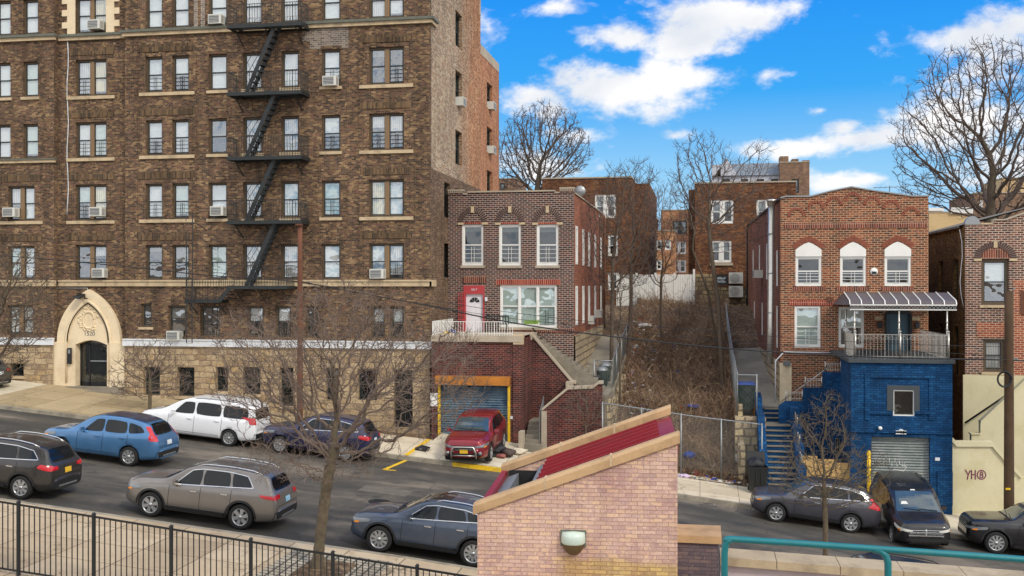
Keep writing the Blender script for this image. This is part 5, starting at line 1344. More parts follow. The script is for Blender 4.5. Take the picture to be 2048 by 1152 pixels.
mb = MB(); mb.box(FB, WX(1774, YB), WX(1787, YB), 0, 0.02, WZ(1808, 822, YB), WZ(1808, 771, YB)); mb.box(FB, WX(1828, YB), WX(1839, YB), 0, 0.02, WZ(1808, 824, YB), WZ(1808, 771, YB)); mb.box(FB, WX(1787, YB), WX(1828, YB), 0, 0.02, WZ(1808, 780, YB), WZ(1808, 771, YB))
mb.build('grey_window_patch', M['greyblock'], bg_)
window(bg_, FB, *bwn, 'white', inset=0.02, fw=0.05, blind=[(0, 'bl_w')], rail=False, glass='glassd', back=0.3)
mb = MB(); mb.prism(FB, [(WX(a, YB), WZ(1802, b, YB)) for a, b in ((1791, 868), (1791, 861), (1796, 861), (1800, 858), (1804, 858), (1808, 861), (1812, 861), (1812, 868))], 0, 0.08)
mb.build('number_plaque', M['whitetrim'], bg_)
text('house_number', '90', 0.17, FB.pt(WX(1804, YB), 0.09, WZ(1802, 864.5, YB)), M['darktrim'], bg_)
mb = MB(); mb.lathe(FB.pt(WX(1759, YB), 0.15, WZ(1759, 855, YB)), [(0.001, -0.12), (0.07, -0.11), (0.07, 0.08), (0.001, 0.1)], 8, axis='y'); mb.box(FB, WX(1759, YB)-.03, WX(1759, YB)+.03, 0, .15, WZ(1759, 858, YB), WZ(1759, 855, YB)); mb.build('security_lamp', M['white'], bg_)
mb = MB(); mb.box(FB, WX(1870, YB), WX(1879, YB), 0, 0.06, WZ(1875, 921, YB), WZ(1875, 915, YB)); mb.build('meter_box', M['whitetrim'], bg_)
mb = MB(); zt_ = zb2+0.14
railing(mb, FB, [(B0+0.2, -0.2, zt_), (B1-0.1, -0.2, zt_)], h=0.98, sp=0.14, r=0.010)
railing(mb, side(B0+0.2, -1), [(YB+0.2, 0, zt_), (47.3, 0, zt_)], h=0.98, sp=0.14, r=0.010)
railing(mb, side(B1-0.1, 1), [(YB+0.2, 0, zt_), (Y2-0.2, 0, zt_)], h=0.98, sp=0.14, r=0.010)
for u in (B0+.2, (B0+B1)/2, B1-.1): mb.tube([FB.pt(u, -0.2, zt_), FB.pt(u, -0.2, zt_+1.05)], 0.035, 6); mb.lathe(FB.pt(u, -0.2, zt_+1.1), [(0.001, -0.06), (0.05, 0), (0.001, 0.06)], 8)
for k in range(7):
    u = lerp(B0+.5, B1-.4, k/6)
    for q in (-1, 1): mb.tube([FB.pt(u+q*.2, -.2, zt_+.84), FB.pt(u+q*.1, -.2, zt_+.93), FB.pt(u, -.2, zt_+.84)], 0.01, 4)
mb.build('deck_railing', M['steel'], bg_)
# stair railing pieces and handrail on the blue wall
mb = MB()
for a, b, y in ((1572, 1605, 802), (1611, 1644, 775), (1651, 1682, 744)):
    z = WZ(a, y, 47.2); u0, u1 = WX(a, 47.2), WX(b, 47.2)
    railing(mb, FL, [(u0, -0.1, z), (u1, -0.1, z)], h=0.38, sp=0.1, r=0.012)
    for u in (u0, u1): mb.tube([FL.pt(u, -.1, z), FL.pt(u, -.1, z+.46)], 0.025, 5)
mb.tube([FL.pt(WX(1563, 47), -.25, WZ(1563, 806, 47)), FL.pt(WX(1682, 47), -.25, WZ(1682, 720, 47))], 0.02, 5)
mb.build('stair_railing', M['steel'], bg_)
# awning
aw = thing('awning', 'tinted panel awning with white ribs over the deck of the red house', 'awning', (WX(1800, 47), 47, -1))
Ya, Yb_ = 49.9, 44.4
x0_, x1_ = WX(1740, Ya), WX(1890, Ya); xf0, xf1 = B0+0.0, WX(1912, Yb_)
zA, zB_ = WZ(1800, 585, Ya), WZ(1800, 602, Yb_)
mb = MB()
xw0 = WX(1688, Ya); xw1 = x1_+0.1
def awp(t, s):      # t along, s down the slope 0..1.1
    X = lerp(lerp(xw0, xw1, t), lerp(xf0, xf1, t), min(s, 1)); Y = lerp(Ya, Yb_, min(s, 1))-0.12*max(0, s-1)/0.1*1.0
    Z = lerp(zA, zB_, min(s, 1))+(0.0 if s <= 1 else -(s-1)*1.6)
    return (X, Y, Z)
nt = 18
for i in range(nt):
    for (s0, s1) in ((0, .5), (.5, .92), (.92, 1.0), (1.0, 1.06), (1.06, 1.1)):
        mb.face([awp(i/nt, s0), awp((i+1)/nt, s0), awp((i+1)/nt, s1), awp(i/nt, s1)])
        mb.face([tuple(Vector(awp(i/nt, s0))-Vector((0, 0, .02))), tuple(Vector(awp((i+1)/nt, s0))-Vector((0, 0, .02))), tuple(Vector(awp((i+1)/nt, s1))-Vector((0, 0, .02))), tuple(Vector(awp(i/nt, s1))-Vector((0, 0, .02)))])
mb.face([awp(0, 0), awp(0, 1), awp(0, 1.1), (xf0, Ya, zB_-0.24)])
mb.build('panel', M['awn'], aw)
mb = MB()
for i in range(10):
    t_ = i/9; mb.tube([tuple(Vector(awp(t_, s))+Vector((0, 0, .02))) for s in (0, .5, .92, 1, 1.05, 1.1)], 0.026, 4)
mb.tube([awp(0, 1.1), awp(1, 1.1)], 0.03, 4); mb.tube([tuple(Vector(awp(0, 1.1))+Vector((0, 0, -.19))), tuple(Vector(awp(1, 1.1))+Vector((0, 0, -.19)))], 0.025, 4)
mb.build('rib', M['white'], aw)
mb = MB()
for i in range(26):
    t_ = (i+.5)/26; p = Vector(awp(t_, 1.1))+Vector((0, 0, -.11))
    for q in (-1, 1): mb.tube([p+Vector((-.08, 0, .07*q)), p+Vector((0, 0, 0)), p+Vector((.08, 0, -.07*q))], 0.014, 4)
mb.build('scroll_trim', M['galv'], aw)
for px in (1692, 1709, 1798, 1894):
    mb = MB(); X = WX(px, 44.3) if px > 1700 else WX(px, 47); Yp = 44.3 if px > 1700 else 47
    mb.tube([(X, Yp, zt_), (X, Yp, zB_-0.4)], 0.035, 6)
    for k in range(3): mb.lathe((X, Yp, lerp(zt_, zB_, .4+.12*k)), [(0.035, -.06), (0.055, 0), (0.035, .06)], 6)
    mb.build('post', M['steel'], aw)
# lower flight with blue parapets
bs = thing('blue_staircase', 'blue painted steps with pale nosings climbing beside the vacant lot', 'staircase', (3.2, 43.6, -8.5))
zb0 = zfar(3.2, 43.5); n = 13; rise = (-6.05-zb0)/n
X0s, X1s = 2.72, 3.85
mb = MB(); ms = MB()
for k in range(n):
    y = 43.3+k*0.27; z = zb0+(k+1)*rise
    sk = -0.05*k*0.2
    mb.bx(X0s, X1s, y, 48.6 if k == n-1 else y+0.9, zb0-0.6, z-0.035); ms.bx(X0s, X1s, y-0.03, y+0.27, z-0.034, z)
yl = 43.3+n*0.27
ms.bx(X0s, X1s, yl-0.01, yl+1.0, -6.1, -6.05)
for k in range(3): mb.bx(X0s+0.1, X1s-0.2, yl+1.0+k*0.28, 49.4, -7, -6.05+(k+1)*0.17-0.035); ms.bx(X0s+0.1, X1s-0.2, yl+1.0+k*0.28-0.03, yl+1.28+k*0.28, -6.05+(k+1)*0.17-0.034, -6.05+(k+1)*0.17)
mb.build('steps', M['blue'], bs); ms.build('tread', M['concd'], bs)
mb = MB(); FLs = side(X0s, -1)
mb.prism(FLs, [(43.5, -9.3), (43.5, -7.4), (44.6, -6.7), (46.0, -5.55), (47.4, -5.5), (48.0, -5.0), (49.2, -4.9), (49.2, -9)], 0, 0.3)
FRs = side(X1s, 1)
mb.prism(FRs, [(43.4, -9.3), (43.4, -7.3), (44.3, -7.25), (44.3, -6.6), (45.3, -6.55), (45.3, -5.95), (46.4, -5.9), (46.4, -5.3), (47.2, -5.3), (47.2, -9)], 0, 0.35)
mb.build('parapet', M['blue'], bs)
mb = MB()
for (y0, y1, z) in ((43.5, 44.2, -7.25), (44.4, 45.2, -6.6), (45.4, 46.3, -5.93)):
    railing(mb, FRs, [(y0, .17, z), (y1, .17, z)], h=0.4, sp=0.12, r=0.012)
    for y in (y0, y1): mb.tube([FRs.pt(y, .17, z), FRs.pt(y, .17, z+.48)], 0.022, 5)
mb.build('railing', M['steel'], bs)
mb = MB(); mb.bx(X0s-0.36, X0s-0.31, 48.0, 49.3, -6.4, -5.0); mb.build('wooden_board', M['orange'], bs)
P = [(LX1+0.15, 49.0, -9), (A0-0.06, 49.0, -9), (A0-0.3, 72, -9), (LX1+0.15, 72, -9)]
pz = lambda y: -5.52+0.14*(y-49)
mb = MB(); mb.hexa(P+[(a, b, pz(b)) for a, b, _ in P]); tag(mb.build('side_passage', M['blacktop'], None, (2.7, 49, -5.5)), kind='structure')
# hoarding
t = thing('plywood_hoarding', 'weathered yellow plywood hoarding at the foot of the blue wall', 'hoarding', (WX(1670, 44.3), 44.3, -8.9))
Fh = front(44.3)
for k in range(4):
    a, b = 1600+k*35.5, 1600+(k+1)*35.5-1
    mb = MB(); mb.prism(Fh, [(WX(a, 44.3), -9.2), (WX(a, 44.3), WZ(a, 911+k*7, 44.3)), (WX(b, 44.3), WZ(b, 912+k*7, 44.3)), (WX(b, 44.3), -9.3)], 0, 0.03); mb.build('board', M['ply'], t)
mb = MB(); mb.bx(WX(1600, 44.4), WX(1740, 44.4), 44.35, 47.1, -9.3, -7.75); mb.build('earth_fill', M['dirt'], t)
t = thing('basement_grate', 'small dark barred grate low on the blue stair wall', 'window grate', FL.pt(WX(1684, 47.2), 0, WZ(1684, 900, 47.2)))
mb = MB(); u0, u1 = pw(1670, 1698, 47.2); zz0, zz1 = WZ(1684, 903, 47.2), WZ(1684, 876, 47.2)
mb.box(FL, u0, u1, 0, 0.03, zz0, zz1, 1)
for k in range(8): mb.box(FL, lerp(u0, u1, k/7.3), lerp(u0, u1, k/7.3)+0.02, 0.1, 0.12, zz0, zz1)
for k in range(4): mb.box(FL, u0, u1, 0.095, 0.115, lerp(zz0, zz1-.02, k/3), lerp(zz0, zz1-.02, k/3)+0.02)
mb.build('bars', [M['galvd'], M['interior']], t)
mb = MB(); X = WX(1738, 43.8); mb.tube([(X, 43.8, -9.2), (X, 43.8, WZ(1738, 905, 43.8))], 0.08, 8); mb.lathe((X, 43.8, WZ(1738, 905, 43.8)), [(0.08, 0), (0.05, .06), (0.001, .08)], 8)
tag(mb.build('bollard', M['yellow'], None, (X, 43.8, -9.1)), 'short yellow bollard at the left side of the silver shutter', 'bollard')

# ================================================================== EAST HOUSE AND CREAM WALLS
FE = front(Y2)
E0, E1 = WX(1930, Y2), 22.0
ea = thing('corner_brick_house', 'grey-red brick house at the right edge above cream retaining walls', 'house', (14, Y2, -4))
ZE = WZ(1940, 449, Y2)
ew = [(*pw(1963, 2018, Y2), WZ(1990, 610, Y2), WZ(1990, 518, Y2)), (*pw(1966, 2010, Y2), WZ(1990, 744, Y2), WZ(1990, 678, Y2)), (*pw(2090, 2140, Y2), WZ(1990, 610, Y2), WZ(1990, 518, Y2))]
zc = WZ(1990, 750, Y2)
mb = MB(); mb.wall(FE, E0, E1, zc, ZE, ew, 0.4)
ep = [(E0, ZE+.001), (WX(1961, Y2), ZE+.001), (WX(1961, Y2), ZE-.0), (WX(1986, Y2), ZE+.0), (WX(1988, Y2), WZ(1990, 441, Y2)), (WX(2011, Y2), WZ(2011, 441, Y2)), (WX(2048, Y2), WZ(2048, 428, Y2)), (WX(2120, Y2), WZ(2120, 405, Y2)), (WX(2200, Y2), WZ(2200, 430, Y2)), (E1, ZE+.001)]
mb.prism(FE, ep[3:], -0.35, 0)
mb.build('wall', M['east'], ea)
mb = MB(); coping_run(mb, FE, ep[3:], -.4, .06, .07); mb.build('parapet_coping', M['conc'], ea)
mb = MB(); mb.box(FE, WX(2026, Y2), E1, 0, 0.012, zc, WZ(2040, 560, Y2)); mb.box(FE, WX(1953, Y2), WX(2014, Y2), 0, 0.02, WZ(1980, 675, Y2), WZ(1980, 645, Y2)); build_each(mb, 'red_brick_panel', M['east_red'], ea)
es = side(E0, -1)
esw = [(y-0.45, y+0.45, z0, z1) for y in (51.7, 54.8) for z0, z1 in ((WZ(1900, 600, 53), WZ(1900, 520, 53)), (WZ(1900, 745, 53), WZ(1900, 650, 53)))]
mb = MB(); mb.wall(es, Y2, 64, -8, ZE-0.02, esw, 0.3); mb.face([(E0, 64, -8), (E1, 64, -8), (E1, 64, ZE), (E0, 64, ZE)]); mb.build('side_wall', M['east_side'], ea)
for h in esw: window(ea, es, *h, 'darkframe', inset=0.15, fw=0.07, glass='glassd', back=0.28, blind=[(0.3, 'bl_grey')])
for h in ew: window(ea, FE, *h, 'brownframe', inset=0.1, fw=0.13, blind=[(0.5, 'bl_w'), ] if h[3] > 0 else [(1, 'bl_c')], guard='galvd' if h[3] < 0 else False, back=0.38)
brick_arch(ea, FE, (ew[0][0]+ew[0][1])/2, ew[0][3]+0.02, 0.88, 0.60, 23, infill='soldier', squash=0.85)
mb = MB()
for h in ew: mb.box(FE, h[0]-.08, h[1]+.08, -.05, .07, h[2]-.12, h[2]-.004)
mb.box(FE, WX(1961, Y2), WX(1986, Y2), -.35, .03, ZE+.001, ZE+0.07)
build_each(mb, 'sill', M['sill'], ea)
mb = MB(); P = [(E0-0.15, Y2+0.4, ZE-0.02), (E0-0.15, 64, ZE-0.02), (E0+4, 64, ZE+1.1), (E0+4, Y2+0.4, ZE+1.1)]
mb.face(P); mb.face([(p[0], p[1], p[2]-.06) for p in P]); mb.face([P[0], P[1], (P[1][0], P[1][1], P[1][2]-.1), (P[0][0], P[0][1], P[0][2]-.1)])
mb.build('roof', M['roofing'], ea)
mb = MB(); uc = WX(1945, Y2); mb.prism(FE, [(uc-.32*math.cos(math.pi*i/14), ZE+.001+.38*math.sin(math.pi*i/14)) for i in range(15)], -.3, .02); mb.build('round_cap', M['galv'], ea)
mb = MB(); mb.tube([es.pt(51.0-.2*k, 0.1, lerp(ZE-.1, -2.6, k/8)+.0) if 0 else (WX(1917+4*math.sin(k*1.1)+k*1.2, 50.5), 50.3, lerp(ZE-.2, -2.8, k/9)) for k in range(10)], 0.018, 4); mb.build('loose_cable', M['whitetrim'], ea)
mb = MB(); mb.box(FE, WX(2041, Y2), WX(2075, Y2), 0, .06, WZ(2048, 629, Y2), WZ(2048, 582, Y2)); mb.build('wooden_board', M['wood'], ea)
cw = thing('cream_retaining_walls', 'cream stucco stair walls below the right-hand house with purple graffiti', 'wall', (14, 45, -9.5))
mb = MB(); mb.box(FE, WX(1925, Y2), E1, -0.02, 0.12, -9.8, zc-0.01)
F47, F44 = front(47.0), front(44.3)
def pp(pts, Y): return [(WX(a, Y), WZ(a, b, Y)) for a, b in pts]
mb.prism(F47, [(WX(1943, 47), -10)]+pp([(1943, 869), (1961, 869), (1961, 846), (2048, 765), (2090, 727)], 47)+[(WX(2090, 47), -10.8)], -.3, 0)
mb.prism(F44, [(WX(1903, 44.3), -10.3)]+pp([(1903, 884), (1913, 893), (1984, 893), (2012, 926), (2042, 955), (2090, 955)], 44.3)+[(WX(2090, 44.3), -11.4)], -.3, 0)
mb.build('stucco_wall', M['creamp'], cw)
mb = MB(); coping_run(mb, F44, pp([(1900, 880), (1913, 893), (1984, 893), (2012, 926), (2042, 957)], 44.3), -.34, .08, .2); coping_run(mb, F47, pp([(1961, 846), (2048, 765), (2090, 727)], 47), -.34, .05, .08); coping_run(mb, F47, pp([(1941, 869), (1961, 869)], 47), -.34, .05, .06)
mb.build('coping', M['creamp'], cw)
gr = MB(); gm2 = M['redgraf'] = simple('purple_marker', S(120,36,84), 0.7, var=0.1)
def gp_(x, y): return F44.pt(WX(x, 44.3), 0.006, WZ(x, y, 44.3))
for pts in ([(1930.5, 939), (1936, 949)], [(1940.5, 941), (1936.5, 949), (1934.5, 959)], [(1943, 940), (1943, 958)], [(1943, 949), (1950.5, 949)], [(1950.5, 940), (1950.5, 959)]): gr.tube([gp_(*p) for p in pts], 0.022, 4)
cx_, cy_ = 1963, 949.5
gr.tube([gp_(cx_+8.5*math.cos(2*math.pi*i/20), cy_+9*math.sin(2*math.pi*i/20)) for i in range(21)], 0.02, 4)
gr.tube([gp_(cx_+2.6*math.cos(2*math.pi*i/12), cy_-3+2.8*math.sin(2*math.pi*i/12)) for i in range(13)], 0.02, 4)
gr.tube([gp_(cx_+3.2*math.cos(2*math.pi*i/12), cy_+3+3*math.sin(2*math.pi*i/12)) for i in range(13)], 0.02, 4)
gr.build('graffiti', gm2, cw)
mb = MB(); mb.tube([(WX(1930, 49.5), 49.5, WZ(1930, 846, 49.5)), (WX(2006, 49.5), 49.5, WZ(2006, 795, 49.5)), (WX(2060, 49.5), 49.5, WZ(2060, 758, 49.5))], 0.045, 6); mb.build('handrail', M['darktrim'], cw)

# ================================================================== REAR HOUSES
def block(name, label, cat, Y, px0, px1, ytop, zbot, depth, mat, wins=(), cop='conc', sidem=None, wm_='white', extra=None, refpx=None):
    F = front(Y); X0, X1 = WX(px0, Y), WX(px1, Y); rp = refpx or (px0+px1)/2
    ZT_ = WZ(rp, ytop, Y)
    t = thing(name, label, cat, ((X0+X1)/2, Y, zbot))
    H = [(WX(a, Y), WX(b, Y), WZ((a+b)/2, d, Y), WZ((a+b)/2, c, Y)) for a, b, c, d, *_ in wins]
    mb = MB(); mb.wall(F, X0, X1, zbot, ZT_, H, 0.35)
    mb.wall(side(X0, -1), Y, Y+depth, zbot, ZT_); mb.wall(side(X1, 1), Y, Y+depth, zbot, ZT_); mb.wall(front(Y+depth), X0, X1, zbot, ZT_)
    mb.build('wall', M[mat], t)
    mb = MB(); mb.bx(X0+.05, X1-.05, Y+.1, Y+depth-.1, ZT_-.3, ZT_-.2); mb.build('roof', M['roofing'], t)
    if cop:
        mb = MB(); mb.bx(X0-.05, X1+.05, Y-.06, Y+.3, ZT_+.003, ZT_+.1); mb.bx(X0-.05, X0+.25, Y+.3, Y+depth, ZT_+.003, ZT_+.1); mb.bx(X1-.25, X1+.05, Y+.3, Y+depth, ZT_+.003, ZT_+.1)
        mb.build('parapet_coping', M[cop], t)
    for h, w in zip(H, wins):
        window(t, F, *h, w[5] if len(w) > 5 else wm_, inset=0.05, fw=0.12, cols=w[4] if len(w) > 4 else 1, mull=0.3, mat2='white' if (w[5] if len(w) > 5 else wm_) == 'white' else 'darkframe', blind=[(0.5, 'bl_c')], glass='glassd', back=0.33)
    return t
r3 = block('rear_house', 'brown brick rear house left of the vacant lot behind the leaning bare trees', 'house', 75, 1084, 1263, 357, -3, 14, 'h3', [(1190, 1232, 389, 436, 2), (1130, 1160, 395, 436), (1216, 1236, 470, 512), (1160, 1190, 470, 512), (1216, 1236, 545, 580)])
mb = MB(); mb.wall(side(WX(1263, 75)+1.1, 1), 79, 92, -3, WZ(1286, 367, 79)); mb.wall(front(79), WX(1263, 75), WX(1263, 75)+1.1, -3, WZ(1286, 367, 79)); mb.build('rear_wing', M['h3'], r3)
r4 = block('rear_house', 'wide brown brick rear house right of the lot with paired white windows', 'house', 75, 1390, 1592, 366, -3, 14, 'h3', [(1422, 1467, 400, 447, 2), (1513, 1559, 399, 447, 2), (1422, 1463, 481, 525, 2), (1430, 1456, 549, 570, 1, 'darkframe')])
mb = MB(); mb.wall(front(78), WX(1377, 78), WX(1390, 75), -3, WZ(1383, 379, 78)); mb.wall(side(WX(1377, 78), -1), 78, 90, -3, WZ(1383, 379, 78)); mb.build('rear_wing', M['h3'], r4)
mb = MB(); mb.box(front(75), WX(1390, 75), WX(1500, 75), 0.0, 0.06, -3, WZ(1440, 575, 75)); mb.box(front(75), WX(1390, 75), WX(1425, 75), 0.0, 0.05, -3, WZ(1440, 548, 75)); mb.build('stone_base', M['stone_dark'], r4)
mb = MB(); mb.box(front(75), WX(1420, 75), WX(1466, 75), 0, .1, WZ(1440, 531, 75), WZ(1440, 526, 75)); mb.build('sill', M['conc'], r4)
mb = MB(); mb.box(front(75), WX(1395, 74.6), WX(1470, 74.6), .3, .35, -2.2, WZ(1440, 617, 74.6)) if 0 else mb.bx(WX(1449, 71), WX(1470, 71), 71, 71.1, -3.2, WZ(1460, 614, 71))
tag(mb.build('blue_gate', M['blue'], None, (WX(1460, 71), 71, -3)), 'dark blue solid gate at the far end of the right-hand passage', 'gate')
for i, y0 in enumerate((545, 572)):
    Yc = 74.3; X0_, X1_ = WX(1458, Yc), WX(1486, Yc)
    z0_, z1_ = WZ(1470, y0+22, Yc), WZ(1470, y0, Yc)
    t = thing('condenser', ('upper' if i == 0 else 'lower')+' of two white condenser units on the rear house wall', 'air conditioner', (X0_, Yc, z0_), 'condenser units')
    mb = MB(); mb.bx(X0_, X1_, Yc, Yc+.45, z0_, z1_); mb.bx(X0_, X1_-.0, Yc+.45, 74.98, z0_-.03, z0_-.001, 1); mb.build('casing', [M['acw'], M['acg']], t)
    mb = MB(); cx_, cz_ = lerp(X0_, X1_, .42), (z0_+z1_)/2
    for r_ in (.3, .22, .14, .06): mb.lathe((cx_, Yc-.01, cz_), [(r_, 0), (r_+.02, -.01), (r_+.02, 0.01)], 14, axis='y')
    mb.build('fan_grille', M['acg'], t)
block('tower_block', 'brick tower with stepped crenellated top rising behind the rear house', 'building', 112, 1560, 1619, 325, -2, 6, 'tower', [(1583, 1598, 358, 386, 1, 'darkframe')])
t = thing('mansard_building', 'grey slate roofed building with small gable left of the brick tower', 'building', (WX(1490, 113), 113, -2))
Fm = front(113); X0_, X1_ = WX(1424, 113), WX(1562, 113); zr0, zr1 = WZ(1500, 351, 113), WZ(1500, 323, 113)
mb = MB(); mb.bx(X0_, X1_, 113, 121, -2, zr0); mb.build('wall', M['slatew'], t)
mb = MB(); mb.hexa([(X0_, 112.8, zr0), (X1_, 112.8, zr0), (X1_, 121, zr0), (X0_, 121, zr0), (X0_+.8, 114.8, zr1), (X1_, 114.8, zr1), (X1_, 119, zr1), (X0_+.8, 119, zr1)]); mb.build('roof', M['slate'], t)
mb = MB(); gx = WX(1453, 112); mb.prism(front(112.7), [(gx-1.2, zr0), (gx, WZ(1453, 315, 112)), (gx+1.2, zr0)], -3, 0); mb.box(front(112.7), X0_, X0_+.9, -1.5, 0, zr0, WZ(1430, 328, 112)); mb.build('gable', M['slatew'], t)
mb = MB()
for px in (1453, 1489, 1521, 1549): mb.box(Fm, WX(px-7, 113), WX(px+7, 113), 0, .05, WZ(px, 363, 113), WZ(px, 358, 113))
build_each(mb, 'window', M['darktrim'], t)
mb = MB(); Ft = front(112)
for a, b, y0, y1 in ((1560, 1577, 325, 314), (1584, 1597, 325, 320), (1605, 1619, 325, 323)): mb.box(Ft, WX(a, 112), WX(b, 112), -2, 0.02, WZ(1590, y0, 112)+.11, WZ(1590, y1, 112)+.11)
tag(mb.build('tower_crenels', M['tower'], None, (WX(1590, 112), 112, 12)), 'stepped brick merlons crowning the distant brick tower', 'parapet')
block('far_apartment', 'cream and orange brick apartment building far behind the vacant lot', 'building', 118, 1322, 1380, 421, -2, 8, 'farbrick', [(1346, 1374, 441, 468, 2, 'darkframe'), (1345, 1372, 483, 508, 2), (1345, 1372, 520, 545, 2)])
block('far_red_house', 'bright red plastered house glimpsed beside the left rear house', 'house', 116, 1285, 1312, 436, -2, 6, 'farred', [(1292, 1300, 455, 470, 1)])
block('far_tan_house', 'tan brick house low behind the bare lot trees', 'house', 104, 1300, 1350, 462, -2, 6, 'farbrick', [(1312, 1324, 480, 500, 1), (1330, 1342, 480, 500, 1), (1312, 1324, 520, 540, 1)])
block('far_dim_building', 'dim brown building behind the round-crowned tree', 'building', 125, 985, 1031, 358, -2, 8, 'tower', [(1000, 1010, 366, 380, 1, 'darkframe')])
t = block('far_cream_building', 'cream building with balustrade behind the roof of the right-hand house', 'building', 98, 1858, 1945, 425, -2, 10, 'creamb', cop='conc')
mb = MB()
for k in range(16): X = lerp(WX(1903, 97.8), WX(1945, 97.8), k/15); mb.bx(X-.05, X+.05, 97.8, 97.9, WZ(1920, 427, 98), WZ(1920, 419, 98)+.05)
mb.bx(WX(1903, 97.8), WX(1945, 97.8), 97.75, 97.95, WZ(1920, 419, 98)+.05, WZ(1920, 418, 98)+.12); mb.bx(WX(1858, 98), WX(1888, 98), 98, 104, WZ(1870, 424, 98)+.1, WZ(1870, 416, 98)); mb.build('balustrade', M['white'], t)
block('far_tan_tower', 'tan apartment building behind the huge bare tree at right', 'building', 105, 1948, 2110, 386, -2, 10, 'tower', [(1958, 1966, 400, 425, 1), (1972, 1980, 400, 425, 1)])
block('far_tan_tower', 'taller tan building corner at the right edge behind the bare tree', 'building', 112, 2004, 2140, 356, -2, 8, 'creamb', [(2030, 2040, 372, 395, 1, 'darkframe')])
# white vinyl fence across the back of the lot
vf = thing('vinyl_fence', 'white vinyl board fence closing the back of the vacant lot', 'fence', (WX(1320, 72.5), 72.5, -1.2))
mb = MB(); Fv = front(72.5); a, b = WX(1235, 72.5), WX(1388, 72.5); zt_ = WZ(1320, 549, 72.5)
n = 34
for k in range(n): mb.box(Fv, lerp(a, b, k/n)+.006, lerp(a, b, (k+1)/n)-.006, 0, 0.04, -1.5, zt_-.06*(k % 2 == 0)*0)
mb.build('board', M['white'], vf)
mb = MB()
for k in range(5): mb.box(Fv, lerp(a, b, k/4)-.07, lerp(a, b, k/4)+.07, -.05, .09, -1.6, zt_+.12+(0.25 if k == 4 else 0))
mb.build('post', M['white'], vf)
# ================================================================== NEAR BRICK SHELTER
eg = R(3.74)
FSH = Fr(-3.713, 17.417, math.cos(eg), math.sin(eg), math.sin(eg), -math.cos(eg))
L, D = 3.353, 4.2
zl, zrr = -3.83, -2.60
zw = lambda u: lerp(zl, zrr, u/L)
shl = thing('brick_shelter', 'near pinkish brick shelter with sloping sandstone copings and red metal roof', 'building', FSH.pt(L/2, -2, -8))
mb = MB()
mb.prism(FSH, [(0, -9), (0, zl), (L, zrr), (L, -9)], -0.32, 0)
mb.prism(FSH, [(0, -9), (0, zl), (L, zrr), (L, -9)], -D, -D+0.32)
mb.box(FSH, 0.0, 0.2, -D+.321, -.321, -9, zl-.12); mb.box(FSH, L-.2, L-.001, -D+.321, -.321, -9, zrr-.16)
mb.build('wall', M['pink'], shl)
for (n0, n1) in ((-0.36, 0.055), (-D-0.055, -D+0.36)):
    mb = MB()
    q = [-0.07, L*0.345, L*0.675, L+0.05]
    for a, b in zip(q, q[1:]):
        b2 = b-0.012
        P = []
        for u in (a, b2):
            z = zw(u); P.append([FSH.pt(u, n1, z-.03), FSH.pt(u, n1, z+.105), FSH.pt(u, (n0+n1)/2+.12, z+.155), FSH.pt(u, n0, z+.13), FSH.pt(u, n0, z-.03)])
        for i in range(5): mb.face([P[0][i], P[1][i], P[1][(i+1) % 5], P[0][(i+1) % 5]])
        mb.face(P[0]); mb.face(P[1][::-1])
    for a in q[1:3]:
        nm_ = (n0+n1)/2
        c_ = [(n0, -.02, n0, .136), (n1+.003, -.02, n1+.003, .108)]
        mb.hexa([FSH.pt(a-.028, n0, zw(a)-.02), FSH.pt(a+.004, n0, zw(a)-.02), FSH.pt(a+.004, n1+.003, zw(a)-.02), FSH.pt(a-.028, n1+.003, zw(a)-.02),
                 FSH.pt(a-.028, n0+.01, zw(a)+.136), FSH.pt(a+.004, n0+.01, zw(a)+.136), FSH.pt(a+.004, n1+.003, zw(a)+.108), FSH.pt(a-.028, n1+.003, zw(a)+.108)], 1)
        mb.hexa([FSH.pt(a-.028, nm_, zw(a)+.1), FSH.pt(a+.004, nm_, zw(a)+.1), FSH.pt(a+.004, n1-.02, zw(a)+.1), FSH.pt(a-.028, n1-.02, zw(a)+.1),
                 FSH.pt(a-.028, nm_, zw(a)+.157), FSH.pt(a+.004, nm_, zw(a)+.157), FSH.pt(a+.004, n1-.1, zw(a)+.145), FSH.pt(a-.028, n1-.1, zw(a)+.145)], 1)
    mb.build('coping', [M['coping'], M['sill']], shl)
mb = MB()
n0, n1 = -D+.36, -.36
def rz_(u): return zw(u)-0.15
ua, ub = L*0.27, L*0.925
P = [FSH.pt(ua, n0, rz_(ua)-.03), FSH.pt(ub, n0, rz_(ub)-.03), FSH.pt(ub, n1, rz_(ub)-.03), FSH.pt(ua, n1, rz_(ua)-.03), FSH.pt(ua, n0, rz_(ua)), FSH.pt(ub, n0, rz_(ub)), FSH.pt(ub, n1, rz_(ub)), FSH.pt(ua, n1, rz_(ua))]
mb.hexa(P)
for k in range(8):
    n = lerp(n0+.2, n1-.1, k/7)
    P = []
    for z in (0.0, .15):
        for (u, nn_) in ((ua-.02, n-.028), (ub, n-.028), (ub, n+.028), (ua-.02, n+.028)): P.append(FSH.pt(u, nn_, rz_(u)+z+.001))
    mb.hexa(P)
u0, u1 = ub, L+.03
P = []
for z in (-.1, .09):
    for (u, nn_) in ((u0, n0), (u1, n0), (u1, n1), (u0, n1)): P.append(FSH.pt(u, nn_, rz_(min(u, L-.0))+z))
mb.hexa(P)
P = []
for z in (-.35, -.02):
    for (u, nn_) in ((-.05, n0), (.06, n0), (.06, n1), (-.05, n1)): P.append(FSH.pt(u, nn_, zl+z+.03))
mb.hexa(P)
mb.build('metal_roof', M['redmetal'], shl)
mb = MB()
